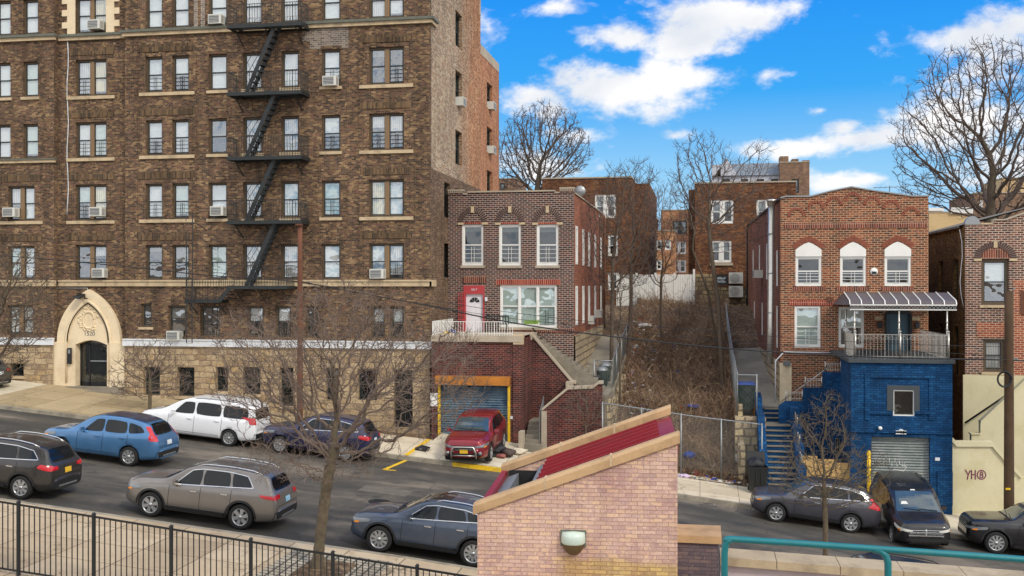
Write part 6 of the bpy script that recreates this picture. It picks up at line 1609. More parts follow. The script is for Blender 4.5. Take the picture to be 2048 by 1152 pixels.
for (a, b) in ((.062, .30), (ua-.17, ua-.021)):
    P = []
    for z in (-.4, -.02):
        for (u, nn_) in ((a, n0), (b, n0), (b, n1), (a, n1)): P.append(FSH.pt(u, nn_, rz_(u)+z+.03))
    mb.hexa(P)
mb.build('roof_kerb', simple('grey_membrane', S(112,116,120), .8, var=.2, scale=6, bump=.3), shl)
mb = MB(); mb.box(FSH, .30, ua-.17, n0, n1, -4.6, zl-.30); mb.box(FSH, .1, ua, n0+.0, n0+.02, -4.7, zl+.02); mb.build('gutter_bed', M['rubber'], shl)
lc = FSH.pt((1149-955)/400*L-.01, 0, -(1090-570)/2100*17.6)
t = thing('wall_lamp', 'half-round bronze wall lamp with pale lens on the near pink brick wall', 'lamp', lc)
mb = MB(); T_ = lambda p: FSH.pt(p[0]-lc[0]+((1149-955)/400*L), -(p[1]-lc[1]), p[2])
zt_ = lc[2]
mb.lathe(lc, [(.001, -.16), (.075, -.155), (.13, -.11), (.175, -.04), (.19, .03)], 18, a0=math.pi, a1=2*math.pi)
mb.build('bronze_bowl', simple('bronze_housing', S(104,88,62), .4, .5, var=.15), t, T=T_)
mb = MB(); mb.lathe(lc, [(.192, .03), (.21, .05), (.205, .16), (.19, .22), (.001, .235)], 18, a0=math.pi, a1=2*math.pi)
mb.build('lens', simple('pale_green_lens', S(190,206,196), .25, var=.08, coat=.5, dirt=(.4, S(206,200,176))), t, T=T_)
mb = MB(); mb.bx(lc[0]-.215, lc[0]+.215, lc[1]-.03, lc[1]-.001, zt_-.02, zt_+.25); mb.build('back_plate', M['belt_top'], t, T=T_)

# pier and low wall to the right
t = thing('coping_pier', 'purple-grey painted brick pier with sandstone cap right of the shelter', 'wall', (WX(1400, 19.4), 19.4, -8))
Fp = front(19.3)
mb = MB(); mb.box(Fp, WX(1352, 19.3), WX(1437, 19.3), -.9, 0, -9.5, WZ(1400, 1087, 19.3)); mb.build('pier_body', M['purple'], t)
mb = MB(); mb.box(Fp, WX(1350, 19.3), WX(1443, 19.3), -.85, .05, WZ(1400, 1087, 19.25)+.002, WZ(1400, 1072, 19.25)); mb.build('cap', M['coping'], t)
lw = thing('parapet_wall', 'low wall with segmented sandstone coping beneath the teal rail', 'wall', (3.5, 19.6, -6))
za = lambda px: WZ(px, 1098+(px-1480)*0.0765, 20.0)
mb = MB(); m2 = MB()
px = 1440
seg = [1440, 1552, 1677, 1802, 1927, 2060, 2200, 2400]
for a, b in zip(seg, seg[1:]):
    xa, xb = WX(a, 19.6), WX(b, 19.6)-.012
    P = []
    for dz in (-.15, 0):
        for (x, y) in ((xa, 19.3), (xb, 19.3), (xb, 20.0), (xa, 20.0)): P.append((x, y, za(a if x == xa else b)+dz))
    mb.hexa(P)
    P = []
    for top in (0, 1):
        for (x, y) in ((xa, 19.42), (xb+.012, 19.42), (xb+.012, 19.9), (xa, 19.9)): P.append((x, y, (za(a if x == xa else b)-.153) if top else -11))
    m2.hexa(P)
mb.build('coping', simple('grey_beige_coping', S(168,152,126), .9, var=.2, scale=2, dirt=(.5, S(126,110,90)), bump=.2), lw); m2.build('wall', simple('pale_mauve_wall', S(176,164,168), .85, var=.12, scale=2, dirt=(.3, S(140,126,128))), lw)
tr = thing('teal_railing', 'teal painted tubular railing along the bottom right', 'railing', (2.7, 15.5, -5))
YT = 15.5
mb = MB()
pts = [(WX(a, YT), YT, WZ(a, b, YT)) for a, b in ((1449, 1083), (1453, 1079), (1460, 1078), (1600, 1087), (1770, 1099), (1900, 1108), (2060, 1120), (2300, 1138))]
mb.tube(pts, .048, 12); mb.build('top_rail', M['teal'], tr)
for pxs in ((1449,), (1776,), (2110,)):
    a = pxs[0]; b = 1079+(a-1449)*.0655
    mb = MB(); x = WX(a, YT)
    q = [(x-.0 if a > 1500 else x, YT, -8.5), (x, YT, WZ(a, b+26, YT)), (x-(.03 if a > 1500 else -.015), YT, WZ(a, b+10, YT)), (x-(.10 if a > 1500 else -.04), YT, WZ(a, b+2, YT)), (x-(.2 if a > 1500 else -.1), YT, WZ(a, b, YT))]
    mb.tube(q, .05, 12); mb.build('post', M['teal'], tr)

# ================================================================== IRON FENCE OF THE NEAR PAVEMENT
YF = 21.5
xf0, xf1 = -23.0, -4.25
zft = lambda x: interp(x, [(-30, -4.93+14.3*.107), (-15.7, -4.93), (-4.6, -6.12), (0, -6.62)])
fn = thing('iron_fence', 'black iron picket fence running down the near pavement', 'fence', (-14, YF, -7))
xp = WX(37, YF)-1.87*4; posts = []
while xp < xf1+.3: posts.append(xp); xp += 1.87
for a in posts:
    mb = MB(); z = zft(a); mb.bx(a-.032, a+.032, YF-.032, YF+.032, znear(a, 0)-.1, z+.05); mb.hexa([(a-.045, YF-.045, z+.05), (a+.045, YF-.045, z+.05), (a+.045, YF+.045, z+.05), (a-.045, YF+.045, z+.05), (a-.01, YF-.01, z+.09), (a+.01, YF-.01, z+.09), (a+.01, YF+.01, z+.09), (a-.01, YF+.01, z+.09)])
    mb.build('post', M['black'], fn)
for a, b in zip(posts, posts[1:]):
    mb = MB()
    for dz in (0, ):
        P = []
        for o_ in (-.03, .01):
            for (x, y) in ((a, YF-.018), (b, YF-.018), (b, YF+.018), (a, YF+.018)): P.append((x, y, zft(x)+o_))
        mb.hexa(P)
        P = []
        for o_ in (.12, .155):
            for (x, y) in ((a, YF-.018), (b, YF-.018), (b, YF+.018), (a, YF+.018)): P.append((x, y, znear(x, 0)+o_-.03))
        mb.hexa(P)
    n = 13
    for k in range(1, n+1):
        x = lerp(a, b, k/(n+1)); mb.bx(x-.0095, x+.0095, YF-.0095, YF+.0095, znear(x, 0)+.09, zft(x)-.01)
    mb.build('picket_panel', M['black'], fn)

# ================================================================== CHAIN-LINK FENCES
def chainlink(name, label, pts, h, nposts, sag=0.0, cell=0.11):
    """pts: [(x, y, zbase)]"""
    t = thing(name, label, 'fence', pts[0])
    V = [Vector(p) for p in pts]; Ls = [(b-a).length for a, b in zip(V, V[1:])]; T = sum(Ls)
    def at(s):
        s = max(0, min(T, s))
        for a, b, l in zip(V, V[1:], Ls):
            if s <= l+1e-6: return a.lerp(b, s/l)
            s -= l
        return V[-1]
    for k in range(nposts):
        p = at(T*k/(nposts-1)); mb = MB(); mb.tube([p-Vector((0, 0, .3)), p+Vector((0, 0, h+.05))], .032, 6); mb.build('post', M['galv'], t)
    mb = MB(); mb.tube([at(T*k/16)+Vector((0, 0, h)) for k in range(17)], .024, 6); mb.build('top_rail', M['galv'], t)
    mb = MB(); n = int(T/cell); r = .0048
    hw = h/1.0
    for k in range(-int(h/cell), n):
        for s_ in (1, -1):
            P = []
            s0 = k*cell
            for q in range(5):
                f = q/4
                s = s0+f*h if s_ > 0 else s0+h-f*h
                if -1e-3 <= s <= T+1e-3: P.append(at(s)+Vector((0, 0, f*h)))
                else:
                    P.append(None)
            run = []
            for p in P+[None]:
                if p is None:
                    if len(run) > 1: mb.tube(run, r, 3, caps=False)
                    run = []
                else: run.append(p)
    mb.build('wire_mesh', M['galvd'], t, uv=False)
    return t
zb_ = lambda px: WZ(px, 0, 44.5)
fp = []
for px, yt in ((1205, 806), (1228, 809), (1391, 833), (1524, 849)):
    x = WX(px, 44.5); fp.append((x, 44.5, WZ(px, yt, 44.5)-2.2))
chainlink('chain_link_fence', 'galvanised chain-link fence across the front of the vacant lot', fp, 2.2, 5)
chainlink('chain_link_fence', 'chain-link fence running back between vacant lot and right-hand passage', [(1.62, 47.2, -5.65), (1.62, 56, -4.75), (1.62, 68, -2.9)], 1.75, 8, cell=.13)
chainlink('chain_link_fence', 'short chain-link screen in front of the blue-lidded bin', [(1.62, 47.2, -5.7), (2.45, 47.2, -5.7)], 1.75, 2)
chainlink('chain_link_fence', 'short chain-link screen beside the grey bins left of the lot', [(-4.9, 49.3, -4.9), (-4.05, 49.3, -4.9), (-4.05, 53, -4.4), (-4.05, 62, -3.3)], 1.35, 5, cell=.13)

# ================================================================== POLES, WIRES
def pole(label, px, Y, r0, r1, ytop, mat, lean=0):
    X = WX(px, Y); z0 = zfar(X, Y)-.2; z1 = WZ(px, ytop, Y)
    t = thing('utility_pole', label, 'utility pole', (X, Y, z0+.2))
    mb = MB(); mb.tube([(X+lean*k/6, Y, lerp(z0, z1, k/6)) for k in range(7)], [lerp(r0, r1, k/6) for k in range(7)], 12); mb.build('shaft', mat, t)
    return t, X, z1
t, X, z1 = pole('slim reddish brown pole standing in front of the apartment block', 600, 42.2, .13, .10, 449, M['wood'])
mb = MB(); mb.box(WORLD, X-.13, X+.13, 42.0, 42.2, z1-.05, z1+.02); mb.build('cap', M['wood'], t)
t, X, z1 = pole('thick dark weathered pole before the cream graffiti wall', 2018, 42.3, .19, .155, 583, M['wood2'])
mb = MB()
for q in range(3): mb.tube([(X-.22+(.22+.02*q)*math.cos(2*math.pi*i/16), 42.1-.02*q, WZ(2006, 758, 42.2)+(.26+.02*q)*math.sin(2*math.pi*i/16)) for i in range(17)], .022, 5)
mb.build('cable_coil', M['wire'], t)
mb = MB(); mb.box(WORLD, X-.17, X+.0, 42.09, 42.105, WZ(2018, 979, 42.2), WZ(2018, 975, 42.2)); mb.build('yellow_tag', M['yellow'], t)
mb = MB(); mb.tube([(X, 42.3, z1-.1), (X+.2, 42.2, z1+.15)], .03, 5); mb.box(WORLD, X-.05, X+.3, 42.2, 42.3, WZ(2018, 722, 42.2), WZ(2018, 716, 42.2)); mb.build('bracket', M['galvd'], t)
def wire(label, pts, r=.02, Y=42.2, cat='cable'):
    mb = MB(); P = [Vector((WX(a, Y), Y, WZ(a, b, Y))) for a, b in pts]
    Q = []
    for i in range(len(P)-1):
        p0 = P[max(0, i-1)]; p1 = P[i]; p2 = P[i+1]; p3 = P[min(len(P)-1, i+2)]
        for k in range(4):
            t_ = k/4; Q.append(.5*((2*p1)+(p2-p0)*t_+(2*p0-5*p1+4*p2-p3)*t_**2+(3*p1-p0-3*p2+p3)*t_**3))
    Q.append(P[-1]); mb.tube(Q, r, 5)
    o = mb.build('overhead_cable', M['wire'], None, tuple(P[0])); return tag(o, label, cat)
wire('thick dark cable sagging across the row house terrace to the right pole', [(600, 563), (730, 588), (860, 612), (1000, 641), (1150, 664), (1400, 692), (1600, 707), (1800, 716), (2018, 720), (2080, 727)], .028)
wire('dark cable crossing the apartment front beneath its fourth-floor windows', [(-40, 508), (100, 519), (260, 534), (420, 551), (600, 563)], .022)
wire('thin upper cable across the apartment front beside the thicker one', [(-40, 499), (120, 510), (300, 530), (460, 548), (600, 560)], .011)
wire('thin cable just above the thick one passing the big three-part window', [(600, 566), (800, 590), (1000, 622), (1200, 645), (1400, 660), (1600, 677), (1800, 688), (2018, 694)], .010)
wire('thin cable crossing the white front door at half height', [(600, 564), (800, 600), (1000, 634), (1200, 655), (1400, 678), (1600, 693), (1800, 702), (2018, 712)], .009)

# ================================================================== BINS AND SMALL THINGS
def bin_(label, x, y, z, body, lid, h=1.0, w=.55, rz=0, open_=False, group=None):
    t = thing('wheelie_bin', label, 'bin', (x, y, z), group, rz)
    def b(mb): return mb
    mb = MB(); w0 = w*.42; w1 = w*.5
    mb.hexa([(-w0, -w0, .06), (w0, -w0, .06), (w0, w0, .06), (-w0, w0, .06), (-w1, -w1, h), (w1, -w1, h), (w1, w1, h), (-w1, w1, h)])
    mb.bx(-w1-.02, w1+.02, -w1-.02, w1+.02, h-.06, h-.0)
    for k in (-.1, .1): mb.bx(k-.02, k+.02, -w1-.012, -w1+.03, .2, h-.1)
    o = mb.build('body', body, t, (0, 0, 0))
    mb = MB()
    if not open_: mb.hexa([(-w1-.03, -w1-.05, h), (w1+.03, -w1-.05, h), (w1+.03, w1+.03, h), (-w1-.03, w1+.03, h), (-w1+.05, -w1+.03, h+.07), (w1-.05, -w1+.03, h+.07), (w1-.05, w1-.03, h+.09), (-w1+.05, w1-.03, h+.09)])
    else: mb.hexa([(-w1, w1, h), (w1, w1, h), (w1, w1+.05, h), (-w1, w1+.05, h), (-w1, w1+.1, h+.5), (w1, w1+.1, h+.5), (w1, w1+.16, h+.5), (-w1, w1+.16, h+.5)])
    mb.build('lid', lid, t, (0, 0, 0))
    for s_ in (-1, 1):
        mb = MB(); mb.lathe((s_*w0, w0+.02, .1), [(.001, -.03), (.1, -.03), (.1, .03), (.001, .03)], 12, axis='x'); mb.build('wheel', M['rubber'], t, (0, 0, 0))
    return t
def blob(mb, c, r, seed, sz=.7, n=8, m=0):
    q = random.Random(seed); prof = []
    b = len(mb.v); k = n*2
    ph = [q.uniform(0, 6.28) for _ in range(4)]
    for i in range(n+1):
        a = math.pi*i/n-math.pi/2
        for j in range(k):
            g = 2*math.pi*j/k; rr = r*(1+.16*math.sin(3*g+ph[0]+2*a)+.10*math.sin(5*g+ph[1])*math.cos(3*a+ph[2])+q.uniform(-.04, .04))
            mb.v.append((c[0]+rr*math.cos(a)*math.cos(g), c[1]+rr*math.cos(a)*math.sin(g), c[2]+r*sz+rr*sz*math.sin(a)))
    for i in range(n):
        for j in range(k):
            mb.f.append((b+i*k+j, b+i*k+(j+1) % k, b+(i+1)*k+(j+1) % k, b+(i+1)*k+j)); mb.m.append(m); mb.sm.append(True)
zz = zfar(2.15, 43.4)
t = bin_('black wheelie bin with open lid and bulging bag left of the blue steps', WX(1515, 43.2), 43.2, zfar(WX(1515, 43.2), 43.2)+.02, M['binb'], M['binb'], 1.05, .72, .1, True)
mb = MB(); blob(mb, (WX(1513, 43.2), 43.2, zfar(2, 43.2)+.85), .34, 5, .75)
tag(mb.build('rubbish_bag', M['bag'], None, (WX(1513, 43.2), 43.2, zfar(2, 43.2)+.9)), 'crumpled black bag stuffed into the open bin by the blue steps', 'rubbish bag')
bin_('dark bin with bright blue lid behind the chain-link screen', 2.05, 48.3, -5.6, M['bingreen'], M['binblue'], 1.15, .75)
bin_('small black bin at the foot of the left passage', WX(1186, 48.6), 49.3, -4.93, M['binb'], M['binb'], .55, .5)
for i, (x, y) in enumerate(((-4.6, 50.2), (-4.55, 51.3))):
    t = thing('dustbin', ('nearer' if i == 0 else 'farther')+' grey domed dustbin behind the left passage fence', 'bin', (x, y, ts(y)), 'grey domed dustbins')
    z = ts(y); mb = MB(); mb.lathe((x, y, z), [(.24, 0), (.29, .75)], 16); mb.build('can', M['bingreen'], t)
    mb = MB(); mb.lathe((x, y, z+.76), [(.31, -.02), (.31, .02), (.22, .13), (.08, .17), (.001, .18)], 16); mb.build('lid', M['galv'], t)
# terrace clutter
t = thing('planter', 'flower box with bright green leaves below the three-part window', 'planter', F1.pt(WX(1065, 49.5), .3, WZ(1065, 652, 49.6)))
mb = MB(); Fq = front(49.6); mb.box(Fq, WX(1048, 49.6), WX(1080, 49.6), 0, .2, WZ(1065, 654, 49.6), WZ(1065, 648, 49.6)); mb.build('trough', M['acw'], t)
mb = MB(); q = random.Random(3)
for _ in range(260):
    u = q.uniform(WX(1049, 49.6), WX(1079, 49.6)); z = WZ(1065, 648, 49.6)+q.uniform(-.02, .16); n_ = q.uniform(0, .2)
    a = q.uniform(0, 3.14); s_ = .05; mb.face([Fq.pt(u, n_, z), Fq.pt(u+s_*math.cos(a), n_+.02, z+s_*math.sin(a)), Fq.pt(u+s_*math.cos(a+.8), n_-.02, z+s_*math.sin(a+.8))])
mb.build('foliage', M['litgreen'], t)
def lump(name, label, cat, px, py, Y, r, mat, seed, sz=.7):
    mb = MB(); p = (WX(px, Y), Y, WZ(px, py, Y)); blob(mb, p, r, seed, sz); return tag(mb.build(name, mat, None, p), label, cat)
lump('bag', 'bright yellow bag on the terrace left of the white door', 'bag', 895, 676, 47.2, .22, M['yellow'], 8)
lump('bag', 'small blue bag on the terrace against the red gate', 'bag', 905, 674, 48.6, .2, M['litterb'], 9, .9)
mb = MB(); mb.hexa([(WX(868, 47.4)-.16, 47.3, zdk), (WX(868, 47.4)+.16, 47.3, zdk), (WX(868, 47.4)+.16, 47.6, zdk), (WX(868, 47.4)-.16, 47.6, zdk), (WX(868, 47.4)-.2, 47.26, zdk+.32), (WX(868, 47.4)+.2, 47.26, zdk+.32), (WX(868, 47.4)+.2, 47.64, zdk+.32), (WX(868, 47.4)-.2, 47.64, zdk+.32)])
tag(mb.build('crate', M['redpaint'], None, (WX(868, 47.4), 47.4, zdk)), 'red crate at the left end of the railed terrace', 'crate')
t = thing('folding_chair', 'dark slatted bench under the three-part window on the terrace', 'bench', (WX(985, 49.3), 49.3, zdk))
mb = MB(); u0, u1 = WX(970, 49.3), WX(1016, 49.3); mb.bx(u0, u1, 49.1, 49.5, zdk+.38, zdk+.42); mb.build('seat', M['black'], t)
mb = MB()
for k in range(9): x = lerp(u0, u1-.04, k/8); mb.bx(x, x+.04, 49.5, 49.53, zdk+.42, zdk+.78)
mb.bx(u0, u1, 49.53, 49.56, zdk+.74, zdk+.8); mb.build('backrest', M['black'], t)
for x in (u0+.05, u1-.05):
    mb = MB(); mb.bx(x-.02, x+.02, 49.12, 49.16, zdk, zdk+.38); mb.bx(x-.02, x+.02, 49.44, 49.48, zdk, zdk+.38); mb.build('leg', M['black'], t)
# street litter
t = thing('broken_umbrella', 'collapsed black umbrella lying on the pavement left of the red car', 'umbrella', (WX(845, 42.4), 42.4, zfar(WX(845, 42.4), 42.4)+.02))
x, y, z = WX(845, 42.4), 42.4, zfar(WX(845, 42.4), 42.4)+.02
mb = MB()
for k in range(7): a0, a1 = 2*math.pi*k/7, 2*math.pi*(k+1)/7; r0_, r1_ = .3+.15*math.sin(k*2.3), .3+.15*math.sin((k+1)*2.3); mb.face([(x, y, z+.22), (x+r0_*math.cos(a0), y+r0_*math.sin(a0), z+.03+.05*(k % 2)), (x+r1_*math.cos(a1), y+r1_*math.sin(a1), z+.03+.05*((k+1) % 2))])
mb.build('canopy', M['bag'], t)
mb = MB(); mb.tube([(x, y, z+.24), (x-.35, y+.12, z+.05)], .012, 4); mb.build('shaft', M['galv'], t)
t = thing('rubbish_heap', 'torn black bags and clothes heaped beside the red car', 'rubbish bag', (WX(1003, 43), 43.2, zfar(WX(1003, 43), 43.2)))
x, y = WX(1003, 43.4), 43.4; z = zfar(x, y)
mb = MB(); blob(mb, (x-.2, y+.1, z), .38, 21, .55); mb.build('bag', M['bag'], t)
mb = MB(); blob(mb, (x+.35, y-.25, z), .3, 22, .5); mb.build('bag', simple('brown_cloth', S(78,66,62), .9, var=.3, scale=8), t)
mb = MB(); blob(mb, (x-.35, y-.5, z-.05), .25, 25, .4); mb.build('bag', M['bag'], t)
mb = MB(); blob(mb, (x+.55, y+.6, z-.05), .4, 23, .3); mb.build('cardboard', M['drive'], t)
mb = MB(); blob(mb, (x+.1, y-.55, z-.03), .22, 24, .35); mb.build('cloth', simple('pink_cloth', S(150,90,84), .9, var=.2), t)
def onlot(px, py):
    # point of the lot surface seen in a given direction (measured once, placed in metres)
    Y = 44.7
    while Y < 74:
        x = WX(px, Y)
        if WZ(px, py, Y) <= zlot(x, Y)+.02: return (x, Y, zlot(x, Y))
        Y += .1
    return (WX(px, 60), 60, zlot(WX(px, 60), 60))
for (nm, lab, px, py, r, m, sd_, sz) in (('tarp', 'crumpled blue tarp on the slope above the lot fence', 1385, 815, .42, 'litterb', 31, .2), ('bag', 'blue plastic bag just behind the front lot fence', 1378, 918, .3, 'litterb', 32, .5),
    ('bag', 'white plastic bag half way up the littered left edge of the lot', 1290, 656, .4, 'litterw', 33, .35), ('bag', 'white bag caught low in the brush behind the lot fence', 1478, 925, .16, 'litterw', 35, 1.2),
    ('sack', 'pale sack in the weeds near the top of the lot', 1305, 648, .35, 'galv', 36, .4)):
    p = onlot(px, py); mb = MB(); blob(mb, p, r, sd_, sz); tag(mb.build(nm, M[m], None, p), lab, nm)
p = (WX(1368, 44.2), 44.2, zlot(WX(1368, 44.2), 44.2)); mb = MB(); blob(mb, p, .28, 41, .3); tag(mb.build('cloth', simple('lilac_cloth', S(200,180,206), .9, var=.25, scale=10), None, p), 'lilac and white cloth heap at the foot of the lot fence', 'cloth')

# ================================================================== BRUSH AND LITTER OF THE LOT
q = random.Random(77)
mb = MB()
for i in range(5200):
    x = q.uniform(LX0+.1, LX1-.05); y = 44.65+(73.5-44.65)*q.random()**1.25
    z = zlot(x, y); n = q.choice([1, 2, 3])
    hgt = q.choice([.2, .3, .45, .6, .9])*(1.3 if y < 52 else 1.0)
    for k in range(n):
        a = q.uniform(0, 6.28); l = hgt*q.uniform(.5, 1.2); s_ = q.uniform(.2, 1.6)
        d = Vector((math.cos(a)*s_, math.sin(a)*s_, 1)).normalized()*l
        b_ = Vector((x, y, z)); m_ = b_+d*.5+Vector((0, 0, l*.12))
        mb.tube([b_, m_, b_+d+Vector((q.uniform(-.1, .1), q.uniform(-.1, .1), -.1*l))], [.011, .008, .004], 3, m=q.choice([0, 0, 1, 2]), caps=False)
for i in range(260):      # fallen branches
    x = q.uniform(LX0+.3, LX1-.3); y = q.uniform(45, 72); a = q.uniform(0, 6.28); l = q.uniform(.8, 2.6); P = []
    for k in range(5):
        xx = min(LX1, max(LX0, x+math.cos(a)*l*k/4)); yy = y+math.sin(a)*l*k/4; P.append((xx, yy, zlot(xx, yy)+.06+q.uniform(0, .3)*(k+1)/4)); a += q.uniform(-.3, .3)
    mb.tube(P, [.022, .018, .014, .01, .005], 4, m=q.choice([0, 1]), caps=False)
mats = [simple('dry_stalk', S(138,112,90), .95, var=.45, scale=.6), simple('dead_brown_stem', S(98,76,62), .95, var=.45, scale=.6), simple('straw', S(174,152,120), .95, var=.35, scale=.6)]
for i in range(170):      # saplings and tall weeds
    x = q.uniform(LX0+.1, LX1-.1); y = q.choice([q.uniform(45, 60), q.uniform(60, 73)]); l = q.uniform(.9, 2.1); z = zlot(x, y)
    a = q.uniform(0, 6.28); P = [Vector((x, y, z))]
    for k in range(5):
        P.append(P[-1]+Vector((math.cos(a)*.12+q.uniform(-.08, .08), math.sin(a)*.12+q.uniform(-.08, .08), l/5)))
    mb.tube(P, [.016, .014, .012, .01, .007, .004], 4, m=q.choice([0, 1, 1]), caps=False)
    for k in range(1, 6):
        for _ in range(3):
            d = Vector((q.gauss(0, .6), q.gauss(0, .6), q.uniform(.1, .9))).normalized()*l*q.uniform(.15, .35); mb.tube([P[k], P[k]+d*.6, P[k]+d+Vector((0, 0, .05))], [.008, .006, .004], 3, m=q.choice([0, 1]), caps=False)
for i in range(110):      # brambles arching over
    x = q.uniform(LX0+.3, LX1-.3); y = q.uniform(45, 72); a = q.uniform(0, 6.28); l = q.uniform(1.0, 2.4); h_ = q.uniform(.4, 1.0)
    P = []
    for k in range(8):
        t_ = k/7; xx = min(LX1+.1, max(LX0-.1, x+math.cos(a)*l*t_)); yy = y+math.sin(a)*l*t_; P.append((xx, yy, zlot(xx, yy)+math.sin(math.pi*t_*.85)*h_+.03))
    mb.tube(P, [.012]*7+[.005], 3, m=q.choice([0, 1, 2]), caps=False)
tag(mb.build('dead_brush', mats, None, (0, 44.6, -8), uv=False), 'tangle of dry stalks and fallen twigs covering the vacant lot', 'brush', kind='stuff')
mb = MB()
for i in range(9000):
    x = q.uniform(LX0, LX1); y = 43.9+(73.5-43.9)*q.random()**1.2; z = zlot(x, y)+.02+q.uniform(0, .05)
    s_ = q.uniform(.03, .09); a = q.uniform(0, 6.28)
    c1, s1 = math.cos(a)*s_, math.sin(a)*s_
    mb.face([(x, y, z), (x+c1, y+s1, z+q.uniform(-.01, .05)), (x+c1-s1*.7, y+s1+c1*.7, z+q.uniform(0, .05)), (x-s1*.7, y+c1*.7, z+q.uniform(-.01, .04))], q.choice([0, 0, 1, 1, 2, 3]))
lm = [simple('brown_leaf', S(120,84,54), .95, var=.4), simple('dark_leaf', S(80,58,42), .95, var=.4), simple('tan_leaf', S(168,134,96), .95, var=.3), simple('moss_leaf', S(104,104,54), .95, var=.3)]
tag(mb.build('leaf_litter', lm, None, (0, 44.6, -8), uv=False), 'carpet of brown fallen leaves over the vacant lot', 'leaf litter', kind='stuff')
mb = MB()
for i in range(330):
    if q.random() < .6: x = LX0+.2+abs(q.gauss(0, .9)); y = q.uniform(50, 70)
    else: x = q.uniform(LX0, LX1); y = q.choice([q.uniform(43.8, 45), q.uniform(45, 70)])
    x = min(LX1-.1, x); s_ = q.uniform(.03, .11); z = zlot(x, y)+.04; a = q.uniform(0, 3)
    mb.hexa([(x+s_*math.cos(a+t_), y+s_*math.sin(a+t_)*q.uniform(.6, 1), z+w_) for w_ in (0, q.uniform(.02, .09)) for t_ in (0, 1.57, 3.14, 4.7)], q.choice([0, 0, 0, 1, 2]))
tag(mb.build('scattered_rubbish', [M['litterw'], M['litterb'], simple('red_litter', S(170,70,60), .7)], None, (0, 44.6, -8), uv=False), 'bits of white and coloured rubbish strewn over the vacant lot', 'rubbish', kind='stuff')
mb = MB(); mb.box(WORLD, 0, 0, 0, 0, 0, 0)
mb = MB()
for i in range(420):
    r_ = q.random()
    if r_ < .45: x = q.uniform(-30, 12); y = YK1-q.uniform(.02, .3); z = zr(x)+.03
    elif r_ < .7: x = q.uniform(-20, 8); y = YK0+q.uniform(.02, .35); z = zr(x)+.03
    elif r_ < .9: x = q.uniform(-30, 12); y = q.uniform(41.3, 44.4); z = zfar(x, y)+.012
    else: x = q.uniform(-18, -5); y = q.uniform(22, 27); z = znear(x, y)+.01
    s_ = q.uniform(.02, .06); a = q.uniform(0, 3)
    mb.face([(x, y, z), (x+s_*math.cos(a), y+s_*math.sin(a), z+.01), (x+s_*math.cos(a+1), y+s_*math.sin(a+1), z+.015)], q.choice([0, 1, 1]))
tag(mb.build('street_litter', [M['litterw'], lm[0]], None, (0, 41, -8), uv=False), 'small leaves and paper scraps scattered along the kerbs', 'litter', kind='stuff')
# ================================================================== CARS
def carpaint(name, c, metal=.35, rough=.35, var=.06):
    q = NT(name); p = q.pos()
    n = q.noise(p, 3, 5, .6); d = q.noise(p, 1.2, 6, .7)
    cc = q.mix(1.0, c, q.ramp(n, [(.3, g1(1-var)), (.7, g1(1+var))]), 'MULTIPLY')
    cc = q.mix(q.mapr(d, .45, .7, 0, .06), cc, S(150,140,126))
    q.base(cc); q.b.inputs['Metallic'].default_value = metal; q.rough(q.mapr(d, .3, .7, rough-.1, rough+.05))
    q.b.inputs['Coat Weight'].default_value = .7; q.b.inputs['Coat Roughness'].default_value = .05
    return q.mat
M['carglass'] = simple('tinted_car_glass', S(12,18,22), .08, var=.05, spec=.45, coat=.0)
M['wshield'] = simple('windscreen_glass', S(58,72,78), .08, var=.3, scale=2, spec=.8, coat=.6)
M['trim'] = simple('black_car_trim', S(30,31,33), .6, var=.1, scale=6)
M['chrome'] = simple('bright_trim', S(214,216,218), .22, .85, var=.05)
M['rim'] = simple('alloy_rim', S(176,178,180), .35, .7, var=.08)
M['rimd'] = simple('dark_rim_gap', S(34,34,36), .6, var=.1)
M['tyre'] = simple('tyre', S(30,30,31), .9, var=.2, scale=10)
M['tail'] = simple('red_lamp', S(190,20,34), .15, var=.1, coat=.8)
M['head'] = simple('clear_lamp', S(120,126,130), .12, .2, var=.15, coat=.8)
M['headw'] = simple('frosted_lamp', S(206,204,196), .2, .0, var=.1, coat=.6)
M['amber'] = simple('amber_lamp', S(236,140,30), .2, var=.1, coat=.6)
M['gap'] = simple('panel_gap', S(14,14,15), .9)
M['plate_y'] = simple('yellow_plate', S(226,180,50), .5, var=.1, scale=20)
M['plate_w'] = simple('pale_plate', S(206,214,222), .5, var=.1, scale=20)
M['plate_b'] = simple('pale_blue_plate', S(150,196,224), .5, var=.1, scale=20)
def smooth_interp(pts):
    def f(x):
        if x <= pts[0][0]: return pts[0][1]
        if x >= pts[-1][0]: return pts[-1][1]
        for i in range(len(pts)-1):
            if x <= pts[i+1][0]:
                x0, y0 = pts[i]; x1, y1 = pts[i+1]
                def sl(k):
                    if k <= 0 or k >= len(pts)-1: return (pts[min(k+1, len(pts)-1)][1]-pts[max(k-1, 0)][1])/(pts[min(k+1, len(pts)-1)][0]-pts[max(k-1, 0)][0])
                    a = (pts[k][1]-pts[k-1][1])/(pts[k][0]-pts[k-1][0]); b = (pts[k+1][1]-pts[k][1])/(pts[k+1][0]-pts[k][0])
                    if a*b <= 0: return 0
                    return 2*a*b/(a+b)
                m0, m1 = sl(i), sl(i+1); h = x1-x0; t = (x-x0)/h
                return (2*t**3-3*t**2+1)*y0+(t**3-2*t**2+t)*h*m0+(-2*t**3+3*t**2)*y1+(t**3-t**2)*h*m1
    return f
